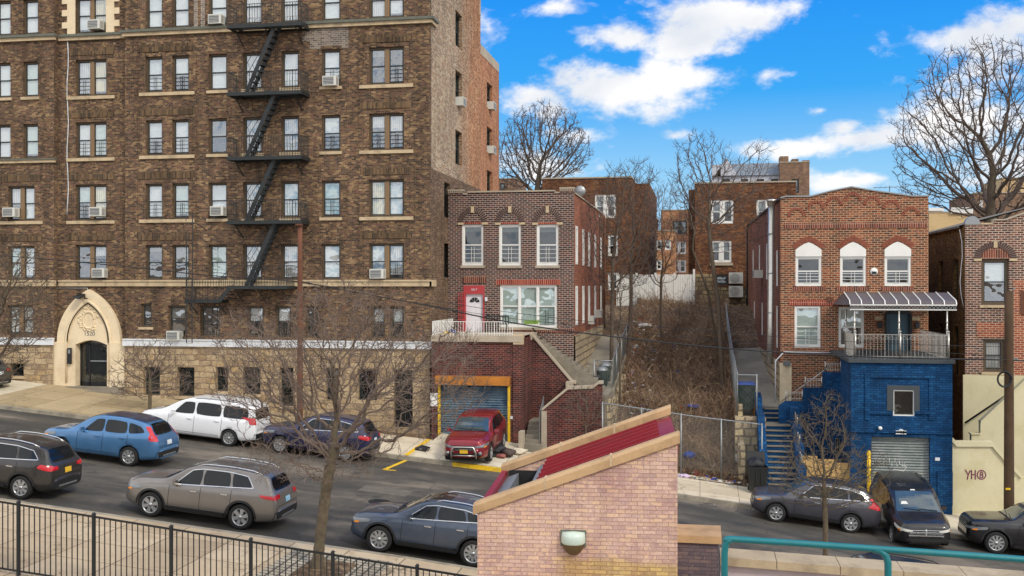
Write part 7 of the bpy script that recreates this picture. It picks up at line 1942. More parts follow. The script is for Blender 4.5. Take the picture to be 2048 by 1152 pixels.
SUV = dict(L=4.6, W=.92, top=[(0, .60), (.04, .80), (.16, .92), (.5, 1.00), (1.0, 1.07), (1.22, 1.12), (1.98, 1.58), (2.35, 1.67), (3.1, 1.69), (3.75, 1.64), (4.12, 1.56), (4.36, 1.20), (4.50, 1.05), (4.57, .90), (4.6, .62)],
    belt=[(0, .80), (1.0, .99), (2.0, 1.04), (3.2, 1.08), (4.6, 1.14)], wheels=(.88, 3.55), rw=.355, arch=.41)
def make_car(name, label, loc, rz, paint, spec=SUV, rear='tail', roofmat=None, clad='trim', plate='plate_w', tilt=0.0, spokes=5, wc=None, rails=True, chromeline=True, sunroof=False, side_glass=None, tailq=None, headq=None, rearwin=None, grille='trim', rimm='rim', extras=None, headm='head', plate_front=None, cat='car', group='parked cars', rearvis=True, mir=True):
    S_ = dict(SUV); S_.update(spec); L, Wd = S_['L'], S_['W']
    top = smooth_interp(S_['top']); bl = smooth_interp(S_['belt'])
    fr = S_.get('fw', [(0, .60), (.05, .74), (.16, .84), (.4, .93), (.9, .985), (1.5, 1.0), (3.2, 1.0)])+[(L-.9, .99), (L-.35, .955), (L-.1, .89), (L-.03, .83), (L, .72)]
    wf = smooth_interp(fr); kr = S_.get('kr', .76)
    rt = smooth_interp(S_.get('roofw', [(0, 1.0), (L*.45, 1.0), (L-.9, .97), (L-.4, .93), (L, .92)]))
    xf, xr_ = S_['wheels']; ra = S_['arch']; rw = S_['rw']
    xs = set([0, .015, .04, .08, .13, .2, .3]+[L-q for q in (0, .01, .03, .06, .1, .15, .21, .28, .36, .45)])
    x = .4
    while x < L-.5: xs.add(round(x, 3)); x += .085
    for c in (xf, xr_):
        for k in range(13): xs.add(c+ra*math.cos(math.pi*k/12))
    xs = sorted(q for q in xs if 0 <= q <= L)
    xs = [q for i, q in enumerate(xs) if i == 0 or q-xs[i-1] > .006]
    sb = S_.get('sill', .27)
    def ring(x):
        zt = top(x); W = Wd*wf(x); b = min(bl(x), zt-.07)
        a = max(0, min(1, (zt-b-.07)/.35)); a = a*a*(3-2*a)
        e = 1.0
        zlo = sb+(.10*(1-min(1, x/.5)) if x < .5 else 0)+(.10*(1-min(1, (L-x)/.6)) if x > L-.6 else 0)
        P = [(0, zlo-.03), (.5*W, zlo-.03), (.86*W, zlo-.02), (.95*W, zlo+.03)]
        for t, y in ((.12, .985), (.3, 1.0), (.5, 1.002), (.68, .995), (.84, .985), (.95, .97), (1.0, .95)): P.append((y*W, lerp(zlo+.05, b, t)))
        ye = lerp(.82, kr*rt(x), a)*W; ze = zt-lerp(.022, .075, a)
        for t in (.12, .35, .6, .82, .95): P.append((lerp(.935*W, ye, t), lerp(b+.012, ze, t)))
        P += [(ye-.025, ze+lerp(.004, .03, a)), (ye-.09, zt-lerp(.014, .028, a)), (ye*.7, zt-lerp(.006, .012, a)), (ye*.35, zt-.003), (0, zt)]
        out = []
        for i, (y, z) in enumerate(P):
            for c in (xf, xr_):
                d = abs(x-c)
                if d < ra and i < 11:
                    h = rw+math.sqrt(max(0, ra*ra-d*d))
                    if z < h and i >= 1: z = h+.0004*i if i > 2 else h
            out.append((y, z))
        return out
    rings = [ring(x) for x in xs]; k = len(rings[0]); m = 2*k-2
    mb = MB()
    for x, rg in zip(xs, rings):
        for (y, z) in rg: mb.v.append((x, y, z))
        for (y, z) in rg[-2:0:-1]: mb.v.append((x, -y, z))
    for i in range(len(xs)-1):
        for j in range(m):
            j2 = (j+1) % m
            mb.f.append((i*m+j, i*m+j2, (i+1)*m+j2, (i+1)*m+j)); mb.sm.append(True)
            jj = j if j < k else m-j
            mid = min(j, m-j) 
            mb.m.append(1 if (mid <= 2) else 0)
    b0 = [i for i in range(m)]; mb.f.append(tuple(b0)); mb.m.append(0); mb.sm.append(False)
    e0 = [(len(xs)-1)*m+i for i in range(m)]; mb.f.append(tuple(e0[::-1])); mb.m.append(0); mb.sm.append(False)
    t = thing(name, label, cat, loc, group, rz)
    t.rotation_euler = (0, tilt, rz)
    body = mb.build('body', [paint, M['trim']], t, (0, 0, 0))
    bvh = BVHTree.FromPolygons([Vector(p) for p in mb.v], [tuple(f) for f in mb.f])
    def cast(mode, a, b):
        if mode == 'L': o, d = Vector((a, 3, b)), Vector((0, -1, 0))
        elif mode == 'R': o, d = Vector((a, -3, b)), Vector((0, 1, 0))
        elif mode == 'F': o, d = Vector((-3, a, b)), Vector((1, 0, 0))
        elif mode == 'B': o, d = Vector((L+3, a, b)), Vector((-1, 0, 0))
        else: o, d = Vector((a, b, 5)), Vector((0, 0, -1))
        h = bvh.ray_cast(o, d)
        if h[0] is None: return None
        n = h[1]
        if n.dot(d) > 0: n = -n
        return h[0]+n*0
    def cast_n(mode, a, b, off):
        if mode == 'L': o, d = Vector((a, 3, b)), Vector((0, -1, 0))
        elif mode == 'R': o, d = Vector((a, -3, b)), Vector((0, 1, 0))
        elif mode == 'F': o, d = Vector((-3, a, b)), Vector((1, 0, 0))
        elif mode == 'B': o, d = Vector((L+3, a, b)), Vector((-1, 0, 0))
        else: o, d = Vector((a, b, 5)), Vector((0, 0, -1))
        h = bvh.ray_cast(o, d)
        if h[0] is None: return None
        n = h[1]
        if n.dot(d) > 0: n = -n
        return h[0]+n*off
    def patch(mb, mode, c, off=.006, nx=10, ny=6, mi=0, rnd_=0.0):
        """c: four corners (a,b) in the view plane; both mirrored sides for mode 'S'"""
        if mode == 'S': patch(mb, 'L', c, off, nx, ny, mi, rnd_); patch(mb, 'R', c, off, nx, ny, mi, rnd_); return
        G = {}
        for i in range(nx+1):
            for j in range(ny+1):
                s, t_ = i/nx, j/ny
                if rnd_:
                    ss, tt = 2*s-1, 2*t_-1; q = 1-rnd_*(ss*ss*tt*tt); ss *= q; tt *= q; s, t_ = (ss+1)/2, (tt+1)/2
                a = lerp(lerp(c[0][0], c[1][0], s), lerp(c[3][0], c[2][0], s), t_); b = lerp(lerp(c[0][1], c[1][1], s), lerp(c[3][1], c[2][1], s), t_)
                p = cast_n(mode, a, b, off); G[i, j] = p
        for i in range(nx):
            for j in range(ny):
                q = [G[i, j], G[i+1, j], G[i+1, j+1], G[i, j+1]]
                if any(v is None for v in q): continue
                mb.face([tuple(v) for v in q], mi, True)
    # side glass
    wins = side_glass or [[(1.66, bl(1.7)+.035), (2.42, bl(2.4)+.035), (2.42, top(2.42)-.13), (2.10, top(2.1)-.135)],
                          [(2.47, bl(2.5)+.035), (3.32, bl(3.3)+.04), (3.26, top(3.3)-.14), (2.47, top(2.47)-.13)],
                          [(3.38, bl(3.3)+.045), (3.98, bl(4.0)+.10), (3.78, top(3.8)-.17), (3.32, top(3.32)-.14)]]
    for w in wins:
        for sd_ in ('L', 'R'):
            mb = MB(); patch(mb, sd_, w, .007, 10, 7, rnd_=.1); mb.build('side_window', M['carglass'], t, (0, 0, 0))
    if chromeline:
        mb = MB()
        x0, x1 = wins[0][0][0]-.04, wins[-1][1][0]+.03
        n = 8
        patch(mb, 'S', [(x0, bl(x0)+.01), (x1, wins[-1][1][1]-.02), (x1, wins[-1][1][1]-.0), (x0, bl(x0)+.03)], .012, 18, 1)
        up_ = [(wins[0][0][0]-.02, wins[0][0][1])]+[(w[3][0], w[3][1]) for w in wins[:1]]+[(w[2][0], w[2][1]) for w in wins]+[(wins[-1][1][0]+.02, wins[-1][1][1])]
        for a, b in zip(up_, up_[1:]):
            dx, dz = b[0]-a[0], b[1]-a[1]; l_ = math.hypot(dx, dz); nx_, nz_ = -dz/l_*.018, dx/l_*.018
            patch(mb, 'S', [a, b, (b[0]+nx_, b[1]+nz_), (a[0]+nx_, a[1]+nz_)], .012, 6, 1)
        mb.build('chrome_trim', M['chrome'], t, (0, 0, 0))
    # windscreen and rear window
    ws = S_.get('ws', (1.24, 2.0)); yw = Wd*.80
    mb = MB(); patch(mb, 'T', [(ws[0], -yw*.98), (ws[0], yw*.98), (ws[1], yw*.80), (ws[1], -yw*.80)], .007, 12, 10); mb.build('windscreen', M['wshield'], t, (0, 0, 0))
    rwn = rearwin or [(-.60, 1.14), (.60, 1.14), (.52, 1.50), (-.52, 1.50)]
    mb = MB(); patch(mb, 'B', rwn, .007, 12, 8, rnd_=.08); mb.build('rear_window', M['carglass'], t, (0, 0, 0))
    # panel gaps
    mb = MB(); zb = sb+.10
    doors = [wins[0][0][0]-.18, (wins[0][1][0]+wins[1][0][0])/2, (wins[1][1][0]+.06 if len(wins) > 2 else wins[1][1][0]+.08)]
    for x in doors:
        zt_ = bl(x)-.0
        lo = zb
        for c in (xf, xr_):
            if abs(x-c) < ra+.05: lo = max(lo, rw+math.sqrt(max(0, (ra+.05)**2-(x-c)**2)))
        patch(mb, 'S', [(x-.007, lo), (x+.007, lo), (x+.007, zt_), (x-.007, zt_)], .003, 1, 14)
    patch(mb, 'S', [(doors[0], zb+.02), (doors[2], zb+.02), (doors[2], zb+.032), (doors[0], zb+.032)], .003, 20, 1)
    yb = S_.get('hoodgap', .74*Wd); 
    patch(mb, 'T', [(.22, yb-.006), (.22, yb+.006), (ws[0]-.08, yb+.006), (ws[0]-.08, yb-.006)], .003, 1, 10); patch(mb, 'T', [(.22, -yb-.006), (.22, -yb+.006), (ws[0]-.08, -yb+.006), (ws[0]-.08, -yb-.006)], .003, 1, 10)
    patch(mb, 'B', [(-.7, .74), (.7, .74), (.7, .752), (-.7, .752)], .003, 10, 1)
    mb.build('panel_gap', M['gap'], t, (0, 0, 0))
    mb = MB(); patch(mb, 'T', [(ws[0]-.07, -yw*.9), (ws[0]-.07, yw*.9), (ws[0]+.0, yw*.96), (ws[0]+.0, -yw*.96)], .009, 12, 2)
    p_ = [cast('T', ws[0]+.03, -.55), cast('T', ws[0]+.12, -.1)]
    for (a, b) in (((ws[0]+.02, -.6), (ws[0]+.10, .0)), ((ws[0]+.02, -.05), (ws[0]+.12, .5))):
        P = [cast_n('T', lerp(a[0], b[0], q/4), lerp(a[1], b[1], q/4), .025) for q in range(5)]; P = [q for q in P if q]; mb.tube(P, .012, 4)
    mb.build('wiper', M['trim'], t, (0, 0, 0))
    if clad:
        for c, sd_ in ((xf, 'L'), (xf, 'R'), (xr_, 'L'), (xr_, 'R')):
            mb = MB()
            for q in range(14):
                a0, a1 = math.pi*q/14, math.pi*(q+1)/14
                r0_, r1_ = ra+.004, ra+.062
                patch(mb, sd_, [(c+r0_*math.cos(a0), rw+r0_*math.sin(a0)), (c+r0_*math.cos(a1), rw+r0_*math.sin(a1)), (c+r1_*math.cos(a1), rw+r1_*math.sin(a1)), (c+r1_*math.cos(a0), rw+r1_*math.sin(a0))], .012, 2, 2)
            mb.build('arch_cladding', M[clad], t, (0, 0, 0))
        for sd_ in ('L', 'R'):
            mb = MB(); patch(mb, sd_, [(xf+ra, sb+.035), (xr_-ra, sb+.035), (xr_-ra, sb+.15), (xf+ra, sb+.15)], .012, 16, 2); mb.build('sill_cladding', M[clad], t, (0, 0, 0))
    mb = MB(); yb = .72*Wd
    patch(mb, 'B', [(-.86*Wd, .40), (.86*Wd, .40), (.86*Wd, .60), (-.86*Wd, .60)], .012, 16, 4)
    patch(mb, 'F', [(-.7*Wd, .40), (.7*Wd, .40), (.7*Wd, .50), (-.7*Wd, .50)], .010, 16, 3)
    mb.build('bumper_lower', M['trim'], t, (0, 0, 0))
    mb = MB(); patch(mb, 'B', [(-.45, .42), (.45, .42), (.45, .47), (-.45, .47)], .02, 8, 1); mb.build('bumper_strip', M['galv'], t, (0, 0, 0))
    # lamps
    hq = headq or [(.10, .70), (.62, .80), (.62, .90), (.12, .82)]
    for sd_ in ('L', 'R'):
        mb = MB(); patch(mb, sd_, hq, .009, 10, 4, rnd_=.1)
        s_ = 1 if sd_ == 'L' else -1
        patch(mb, 'F', [(s_*.44*Wd, .70), (s_*.80*Wd, .74), (s_*.84*Wd, .84), (s_*.46*Wd, .78)], .009, 8, 4); 
        o = mb.build('headlight', M[headm], t, (0, 0, 0))
        mb = MB(); patch(mb, sd_, [(hq[0][0]+.05, hq[0][1]+.01), (hq[0][0]+.2, hq[0][1]+.03), (hq[0][0]+.2, hq[0][1]+.08), (hq[0][0]+.05, hq[0][1]+.06)], .014, 4, 2); mb.build('indicator', M['amber'], o, (0, 0, 0))
    tq = tailq or [([(L-.50, .98), (L-.06, .90), (L-.05, 1.06), (L-.40, 1.10)], [(.50*Wd, .94), (.86*Wd, .92), (.86*Wd, 1.06), (.52*Wd, 1.02)])]
    for (sq, bq) in tq:
        for sd_ in ('L', 'R'):
            s_ = 1 if sd_ == 'L' else -1
            mb = MB()
            if sq: patch(mb, sd_, sq, .010, 8, 6, rnd_=.1)
            if bq: patch(mb, 'B', [(s_*a, b) for a, b in bq], .010, 8, 5)
            mb.build('tail_light', M[rear], t, (0, 0, 0))
    mb = MB()
    gq = S_.get('grille', [(-.40*Wd, .60), (.40*Wd, .60), (.46*Wd, .80), (-.46*Wd, .80)])
    patch(mb, 'F', gq, .008, 12, 5); g_ = mb.build('grille', M[grille], t, (0, 0, 0))
    mb = MB()
    for q in range(4):
        z0_ = lerp(gq[0][1], gq[2][1], (q+.2)/4); patch(mb, 'F', [(gq[0][0], z0_), (gq[1][0], z0_), (gq[1][0], z0_+.014), (gq[0][0], z0_+.014)], .014, 12, 1)
    mb.build('grille_bar', M['chrome'], g_, (0, 0, 0))
    # plates
    pz = S_.get('plate_z', .86); mb = MB(); patch(mb, 'B', [(-.16, pz-.07), (.16, pz-.07), (.16, pz+.08), (-.16, pz+.08)], .014, 3, 2); mb.build('number_plate', M[plate], t, (0, 0, 0))
    if plate_front: mb = MB(); p = cast('F', 0, .5); mb.bx(-.05+p.x-.02, p.x-.02, -.16, .16, .50, .64) if 0 else mb.bx(p.x-.04, p.x-.02, -.16, .16, .50, .65); mb.build('number_plate', M[plate_front], t, (0, 0, 0))
    # handles, mirrors, rails
    for i, x in enumerate((doors[1]-.2, doors[2]-.2)):
        for s_, sd_ in ((1, 'L'), (-1, 'R')):
            z = bl(x)-.13; p = cast(sd_, x, z); 
            if p is None: continue
            mb = MB(); mb.bx(x-.1, x+.1, min(p.y, p.y+s_*.035), max(p.y, p.y+s_*.035), z-.016, z+.016); mb.build('door_handle', M['chrome'] if chromeline else paint, t, (0, 0, 0))
    if mir:
        for s_, sd_ in ((1, 'L'), (-1, 'R')):
            x = wins[0][0][0]+.02; z = bl(x)+.06; p = cast(sd_, x, z-.04)
            mb = MB(); y0_ = p.y
            mb.hexa([(x-.07, y0_+s_*.0, z-.03), (x+.05, y0_+s_*.0, z-.03), (x+.05, y0_+s_*.2, z-.05), (x-.05, y0_+s_*.2, z-.05), (x-.05, y0_+s_*.04, z+.10), (x+.05, y0_+s_*.04, z+.10), (x+.05, y0_+s_*.2, z+.10), (x-.03, y0_+s_*.19, z+.09)])
            mb.build('wing_mirror', paint, t, (0, 0, 0))
    if rails:
        mat = M['chrome'] if rails == 'chrome' else M[rails] if isinstance(rails, str) else M['galv']
        for s_ in (1, -1):
            P = []
            for q in range(9):
                x = lerp(S_.get('rail', (2.15, L-.62))[0], S_.get('rail', (2.15, L-.62))[1], q/8); y = Wd*kr*.93*rt(x)*wf(x)
                p = cast('T', x, s_*y)
                if p: P.append(p+Vector((0, 0, .0 if q in (0, 8) else .045)))
            mb = MB(); mb.tube(P, .018, 6); mb.build('roof_rail', mat, t, (0, 0, 0))
    if sunroof or roofmat:
        mb = MB(); a, b = (2.15, 2.75) if sunroof else (2.05, L-.62)
        w_ = .45 if sunroof else Wd*kr*.86
        patch(mb, 'T', [(a, -w_), (a, w_), (b, w_), (b, -w_)], .006, 10, 8, rnd_=.05); mb.build('sunroof' if sunroof else 'roof_panel', M['carglass'] if sunroof else roofmat, t, (0, 0, 0))
    # wheels
    for c in (xf, xr_):
        for s_ in (1, -1):
            yo = s_*(Wd-.03); w = thing('wheel', None, None, (0, 0, 0)); w.parent = t; w.name = 'wheel'; w.location = (c, yo, rw)
            mb = MB(); ww = .11
            prof = [(rw*.66, 0), (rw*.70, s_*.012), (rw*.93, s_*.012), (rw, -s_*.02), (rw, -s_*.19), (rw*.93, -s_*.22), (rw*.5, -s_*.22)]
            mb.lathe((0, 0, 0), prof, 28, axis='y'); mb.build('tyre', M['tyre'], w, (0, 0, 0))
            mb = MB(); mb.lathe((0, 0, 0), [(.001, -s_*.05), (rw*.64, -s_*.05)], 24, 1, axis='y')
            mb.lathe((0, 0, 0), [(rw*.70, -s_*.01), (rw*.70, s_*.008), (rw*.63, s_*.004), (rw*.60, -s_*.05)], 28, 0, axis='y')
            mb.lathe((0, 0, 0), [(.001, s_*.012), (rw*.16, s_*.008), (rw*.18, -s_*.04)], 14, 0, axis='y')
            for q in range(spokes):
                a = 2*math.pi*q/spokes+.3; ca, sa = math.cos(a), math.sin(a); wd = .05*5/spokes+.012
                P = []
                for (yy) in (-s_*.05, s_*.0):
                    for (r_, w_) in ((rw*.14, -wd*.7), (rw*.64, -wd*1.1), (rw*.64, wd*1.1), (rw*.14, wd*.7)): P.append((ca*r_-sa*w_, yy, sa*r_+ca*w_))
                mb.hexa(P)
            mb.build('rim', [M[rimm], M['rimd']], w, (0, 0, 0))
    mb = MB(); mb.bx(.3, L-.3, -Wd*.55, Wd*.55, .2, sb+.12); mb.build('underbody', M['rimd'], t, (0, 0, 0))
    if extras: extras(t, patch, cast, cast_n, M)
    return t
def slope_at(x): return (zr(x+1)-zr(x-1))/2
def place(px, Yn, Lc, flip=False):
    pass
def along(px_front, Y, W=.92):
    """front bumper seen at px_front on the side nearer the viewer; the car faces -X"""
    return WX(px_front, Y)
SPEC_VAN = dict(L=5.1, W=.97, top=[(0, .62), (.03, .86), (.14, .98), (.5, 1.08), (.82, 1.14), (.95, 1.18), (1.9, 1.66), (2.25, 1.75), (3.4, 1.78), (4.4, 1.75), (4.86, 1.66), (4.98, 1.25), (5.05, 1.0), (5.08, .8), (5.1, .6)],
    belt=[(0, .85), (1.0, 1.02), (2.0, 1.06), (5.1, 1.10)], wheels=(.95, 4.02), rw=.335, arch=.385, ws=(.98, 1.92), kr=.84, plate_z=.92, rail=(2.4, 4.5), grille=[(-.55, .60), (.55, .60), (.6, .82), (-.6, .82)])
SPEC_CRV = dict(L=4.53, W=.91, top=[(0, .62), (.04, .82), (.16, .93), (.5, 1.0), (.95, 1.05), (1.12, 1.10), (1.9, 1.57), (2.3, 1.66), (3.0, 1.67), (3.6, 1.61), (4.02, 1.50), (4.26, 1.18), (4.42, 1.06), (4.50, .88), (4.53, .62)],
    wheels=(.86, 3.48), rw=.345, arch=.395, ws=(1.15, 1.92), rail=(2.2, 3.8))
SPEC_KIA = dict(L=4.76, W=.94, top=[(0, .66), (.03, .92), (.12, 1.02), (.5, 1.09), (1.05, 1.14), (1.25, 1.17), (2.0, 1.58), (2.4, 1.67), (3.2, 1.69), (3.9, 1.65), (4.32, 1.56), (4.52, 1.22), (4.65, 1.06), (4.72, .9), (4.76, .62)],
    wheels=(.93, 3.71), rw=.36, arch=.42, ws=(1.28, 2.05), rail=(2.2, 4.15))
SPEC_NX = dict(L=4.63, W=.925, top=[(0, .58), (.03, .82), (.12, .94), (.45, 1.03), (1.05, 1.10), (1.25, 1.13), (2.05, 1.53), (2.5, 1.62), (3.1, 1.62), (3.65, 1.55), (4.05, 1.42), (4.35, 1.16), (4.52, 1.05), (4.59, .9), (4.63, .62)],
    wheels=(.93, 3.59), rw=.365, arch=.425, ws=(1.28, 2.1), rail=(2.4, 3.85), kr=.74)
SPEC_ESC = dict(L=4.52, W=.92, top=[(0, .64), (.03, .88), (.13, .99), (.5, 1.06), (1.0, 1.12), (1.2, 1.16), (1.95, 1.56), (2.3, 1.66), (3.0, 1.68), (3.7, 1.62), (4.08, 1.54), (4.3, 1.2), (4.44, 1.06), (4.49, .9), (4.52, .62)],
    wheels=(.88, 3.57), rw=.35, arch=.405)
zroad = lambda x, y: (zfar(x, y) if y > YK1 else zr(x)+0.03*(1-abs((y-34.15)/6.85)))
# cars facing left: local +X runs from nose to tail, so world +X is towards the tail; near side is local -Y (right side R)
def park(px, Yside, spec, **k):
    X0 = WX(px, Yside); W = spec['W']; Yc = Yside+W; L = spec['L']
    za, zb = zroad(X0+L*.2, Yc), zroad(X0+L*.8, Yc)
    til = -math.atan2(zb-za, L*.6)
    z = za-(zb-za)/(L*.6)*(L*.2)
    return (X0, Yc, z+.0), til
def std(name, label, px, Yside, paint, spec, **k):
    loc, til = park(px, Yside, spec)
    return make_car(name, label, loc, k.pop('rz', 0), paint, spec, tilt=til, **k)
std('parked_suv', 'silver-bronze parked suv with roof rails beside the iron fence', 238, 28.0, carpaint('bronze_paint', S(126,121,116), .5), SPEC_KIA, plate='plate_b', spokes=6, rails='chrome',
    tailq=[([(4.28, .98), (4.70, .93), (4.71, 1.05), (4.20, 1.06)], [(.50, .96), (.82, .93), (.82, 1.05), (.48, 1.06)])])
std('parked_suv', 'dark blue-grey parked suv half hidden behind the near brick shelter', 690, 27.75, carpaint('steel_blue_paint', S(66,78,96), .5), SPEC_NX, spokes=10, rails='chrome', sunroof=True,
    side_glass=[[(1.72, 1.09), (2.45, 1.10), (2.45, 1.47), (2.14, 1.42)], [(2.5, 1.10), (3.32, 1.13), (3.22, 1.45), (2.5, 1.475)], [(3.37, 1.14), (3.85, 1.22), (3.66, 1.36), (3.28, 1.44)]])
std('parked_suv', 'black-brown suv with a yellow number plate at the lower left edge', -176, 27.9, carpaint('dark_brown_paint', S(52,50,50), .4), SPEC_ESC, plate='plate_y', spokes=8, rails='chrome')
vt = [([(4.15, 1.0), (4.40, .96), (4.30, 1.42), (4.14, 1.42)], [(.70, .96), (.86, .96), (.66, 1.42), (.60, 1.42)])]
std('moving_car', 'sky blue suv in the middle of the road with tall red tail lights', 74, 33.6, carpaint('sky_blue_paint', S(72,120,166), .45), SPEC_CRV, spokes=8, rails=False, roofmat=carpaint('dark_roof', S(46,56,84), .3), plate='plate_w', clad=None, tailq=vt, chromeline=False, group='cars on the road')
std('parked_minivan', 'white minivan parked at the far kerb behind the branches', 270, 39.2, carpaint('white_van_paint', S(222,224,228), .0, .3, .03), SPEC_VAN, clad=None, spokes=9, rails='galv', chromeline=False, cat='minivan',
    side_glass=[[(1.55, 1.10), (2.45, 1.12), (2.45, 1.60), (2.0, 1.58)], [(2.52, 1.12), (3.6, 1.12), (3.58, 1.62), (2.52, 1.62)], [(3.67, 1.12), (4.76, 1.14), (4.68, 1.58), (3.67, 1.62)]],
    tailq=[([(4.80, .98), (5.03, .95), (4.98, 1.2), (4.80, 1.22)], [(.74, .96), (.90, .96), (.86, 1.22), (.72, 1.22)])], rearwin=[(-.68, 1.14), (.68, 1.14), (.62, 1.55), (-.62, 1.55)])
std('parked_suv', 'dark violet-blue suv parked under the big bare tree', 515, 39.1, carpaint('violet_paint', S(38,40,74), .4), SPEC_ESC, spokes=10, rails=False, clad=None)
gs = [([(3.98, .98), (4.44, .93), (4.42, 1.22), (4.2, 1.22)], [(.55, .94), (.84, .93), (.72, 1.30), (.62, 1.30)])]
std('parked_suv', 'grey suv with dark lower body parked before the blue steps', 1502, 39.2, carpaint('grey_lilac_paint', S(72,72,80), .5), SPEC_CRV, spokes=7, rails='trim', tailq=gs)
SPEC_GL = dict(L=5.1, W=.98, top=[(0, .70), (.04, .92), (.18, 1.06), (.6, 1.14), (1.15, 1.2), (1.4, 1.24), (2.05, 1.68), (2.45, 1.8), (3.5, 1.84), (4.4, 1.8), (4.78, 1.7), (4.95, 1.3), (5.04, 1.1), (5.08, .9), (5.1, .66)],
    belt=[(0, .95), (1.0, 1.1), (2.0, 1.15), (5.1, 1.22)], wheels=(.95, 4.0), rw=.385, arch=.45, ws=(1.42, 2.1), rail=(2.3, 4.5), grille=[(-.42, .68), (.42, .68), (.46, .92), (-.46, .92)])
std('parked_suv', 'big black suv nosing in at the bottom right edge', 1934, 39.3, carpaint('black_paint', S(28,28,32), .3), SPEC_GL, spokes=10, rimm='rim', rails='trim', side_glass=[[(1.82, 1.19), (2.65, 1.21), (2.65, 1.62), (2.3, 1.62)], [(2.7, 1.21), (3.6, 1.23), (3.6, 1.66), (2.7, 1.64)], [(3.68, 1.24), (4.5, 1.28), (4.4, 1.6), (3.68, 1.66)]])
std('parked_car', 'roof of a black car parked low behind the sandstone coping', 1560, 27.8, carpaint('black_paint_two', S(34,38,44), .3), SPEC_KIA, spokes=5, rails='trim')
# nose-out cars: local +X to world +Y
def nose_out(name, label, pxc, Yf, paint, spec, rz=0, **k):
    X = WX(pxc, Yf); L = spec['L']
    za, zb = zroad(X, Yf+L*.2), zroad(X, Yf+L*.85)
    til = -math.atan2(zb-za, L*.65)
    t = make_car(name, label, (X, Yf, za-(zb-za)*.3), R(90)+rz, paint, spec, tilt=til, **k)
    return t
def bullbar(t, patch, cast, cast_n, M):
    mb = MB()
    mb.tube([(-.06, -.50, .30), (-.10, -.50, .55), (-.10, -.40, .76), (-.10, .40, .76), (-.10, .50, .55), (-.06, .50, .30)], .035, 8)
    mb.tube([(-.08, -.5, .42), (-.08, .5, .42)], .022, 6); mb.tube([(.05, -.42, .5), (-.10, -.45, .6)], .02, 6); mb.tube([(.05, .42, .5), (-.10, .45, .6)], .02, 6)
    mb.build('bull_bar', M['steel'], t, (0, 0, 0))
    mb = MB()
    for s_ in (-1, 1): mb.lathe((.0, s_*.66, .50), [(.001, -.04), (.07, -.03), (.075, .03)], 12, axis='x')
    mb.build('fog_lamp', M['head'], t, (0, 0, 0))
nose_out('parked_suv', 'dark red suv with chrome bull bar parked nose out in front of the blue shutter', 928, 40.7, carpaint('wine_red_paint', S(132,20,36), .35), dict(SPEC_KIA, W=.95), plate_front='plate_y', rails=False, clad='trim', extras=bullbar, chromeline=False)
def crossgrille(t, patch, cast, cast_n, M):
    mb = MB()
    patch(mb, 'F', [(-.02, .60), (.02, .60), (.02, .82), (-.02, .82)], .02, 1, 6); patch(mb, 'F', [(-.56, .70), (.56, .70), (.56, .735), (-.56, .735)], .02, 14, 1)
    patch(mb, 'F', [(-.58, .585), (.58, .585), (.58, .61), (-.58, .61)], .02, 14, 1)
    mb.build('grille_bar', M['chrome'], t, (0, 0, 0))
    mb = MB(); p = cast_n('T', 1.4, .45, .012); q_ = [cast_n('T', a, b, .012) for a, b in ((1.3, .3), (1.3, .55), (1.42, .5), (1.42, .35))]; mb.face([tuple(v) for v in q_]); q_ = [cast_n('T', a, b, .012) for a, b in ((1.95, -.1), (1.95, .08), (2.02, .06), (2.02, -.08))]; mb.face([tuple(v) for v in q_]); mb.build('paper_on_dashboard', M['litterw'], t, (0, 0, 0))
nose_out('parked_minivan', 'black minivan parked nose out in front of the silver shutter', 1852, 38.1, carpaint('black_van_paint', S(30,28,30), .3), SPEC_VAN, rz=R(3), clad=None, rails='trim', chromeline=False, cat='minivan', headm='headw', extras=crossgrille, spokes=9)
# tail of a car on the left driveway
loc = (WX(8, 43.2)-5.3, 43.2+.9, zfar(-31, 44)+.0)
make_car('parked_car', 'tail of a dark car just entering at the left edge', (loc[0], loc[1], loc[2]), 0, carpaint('dark_green_paint', S(44,50,48), .3), SPEC_CRV, rails=False)
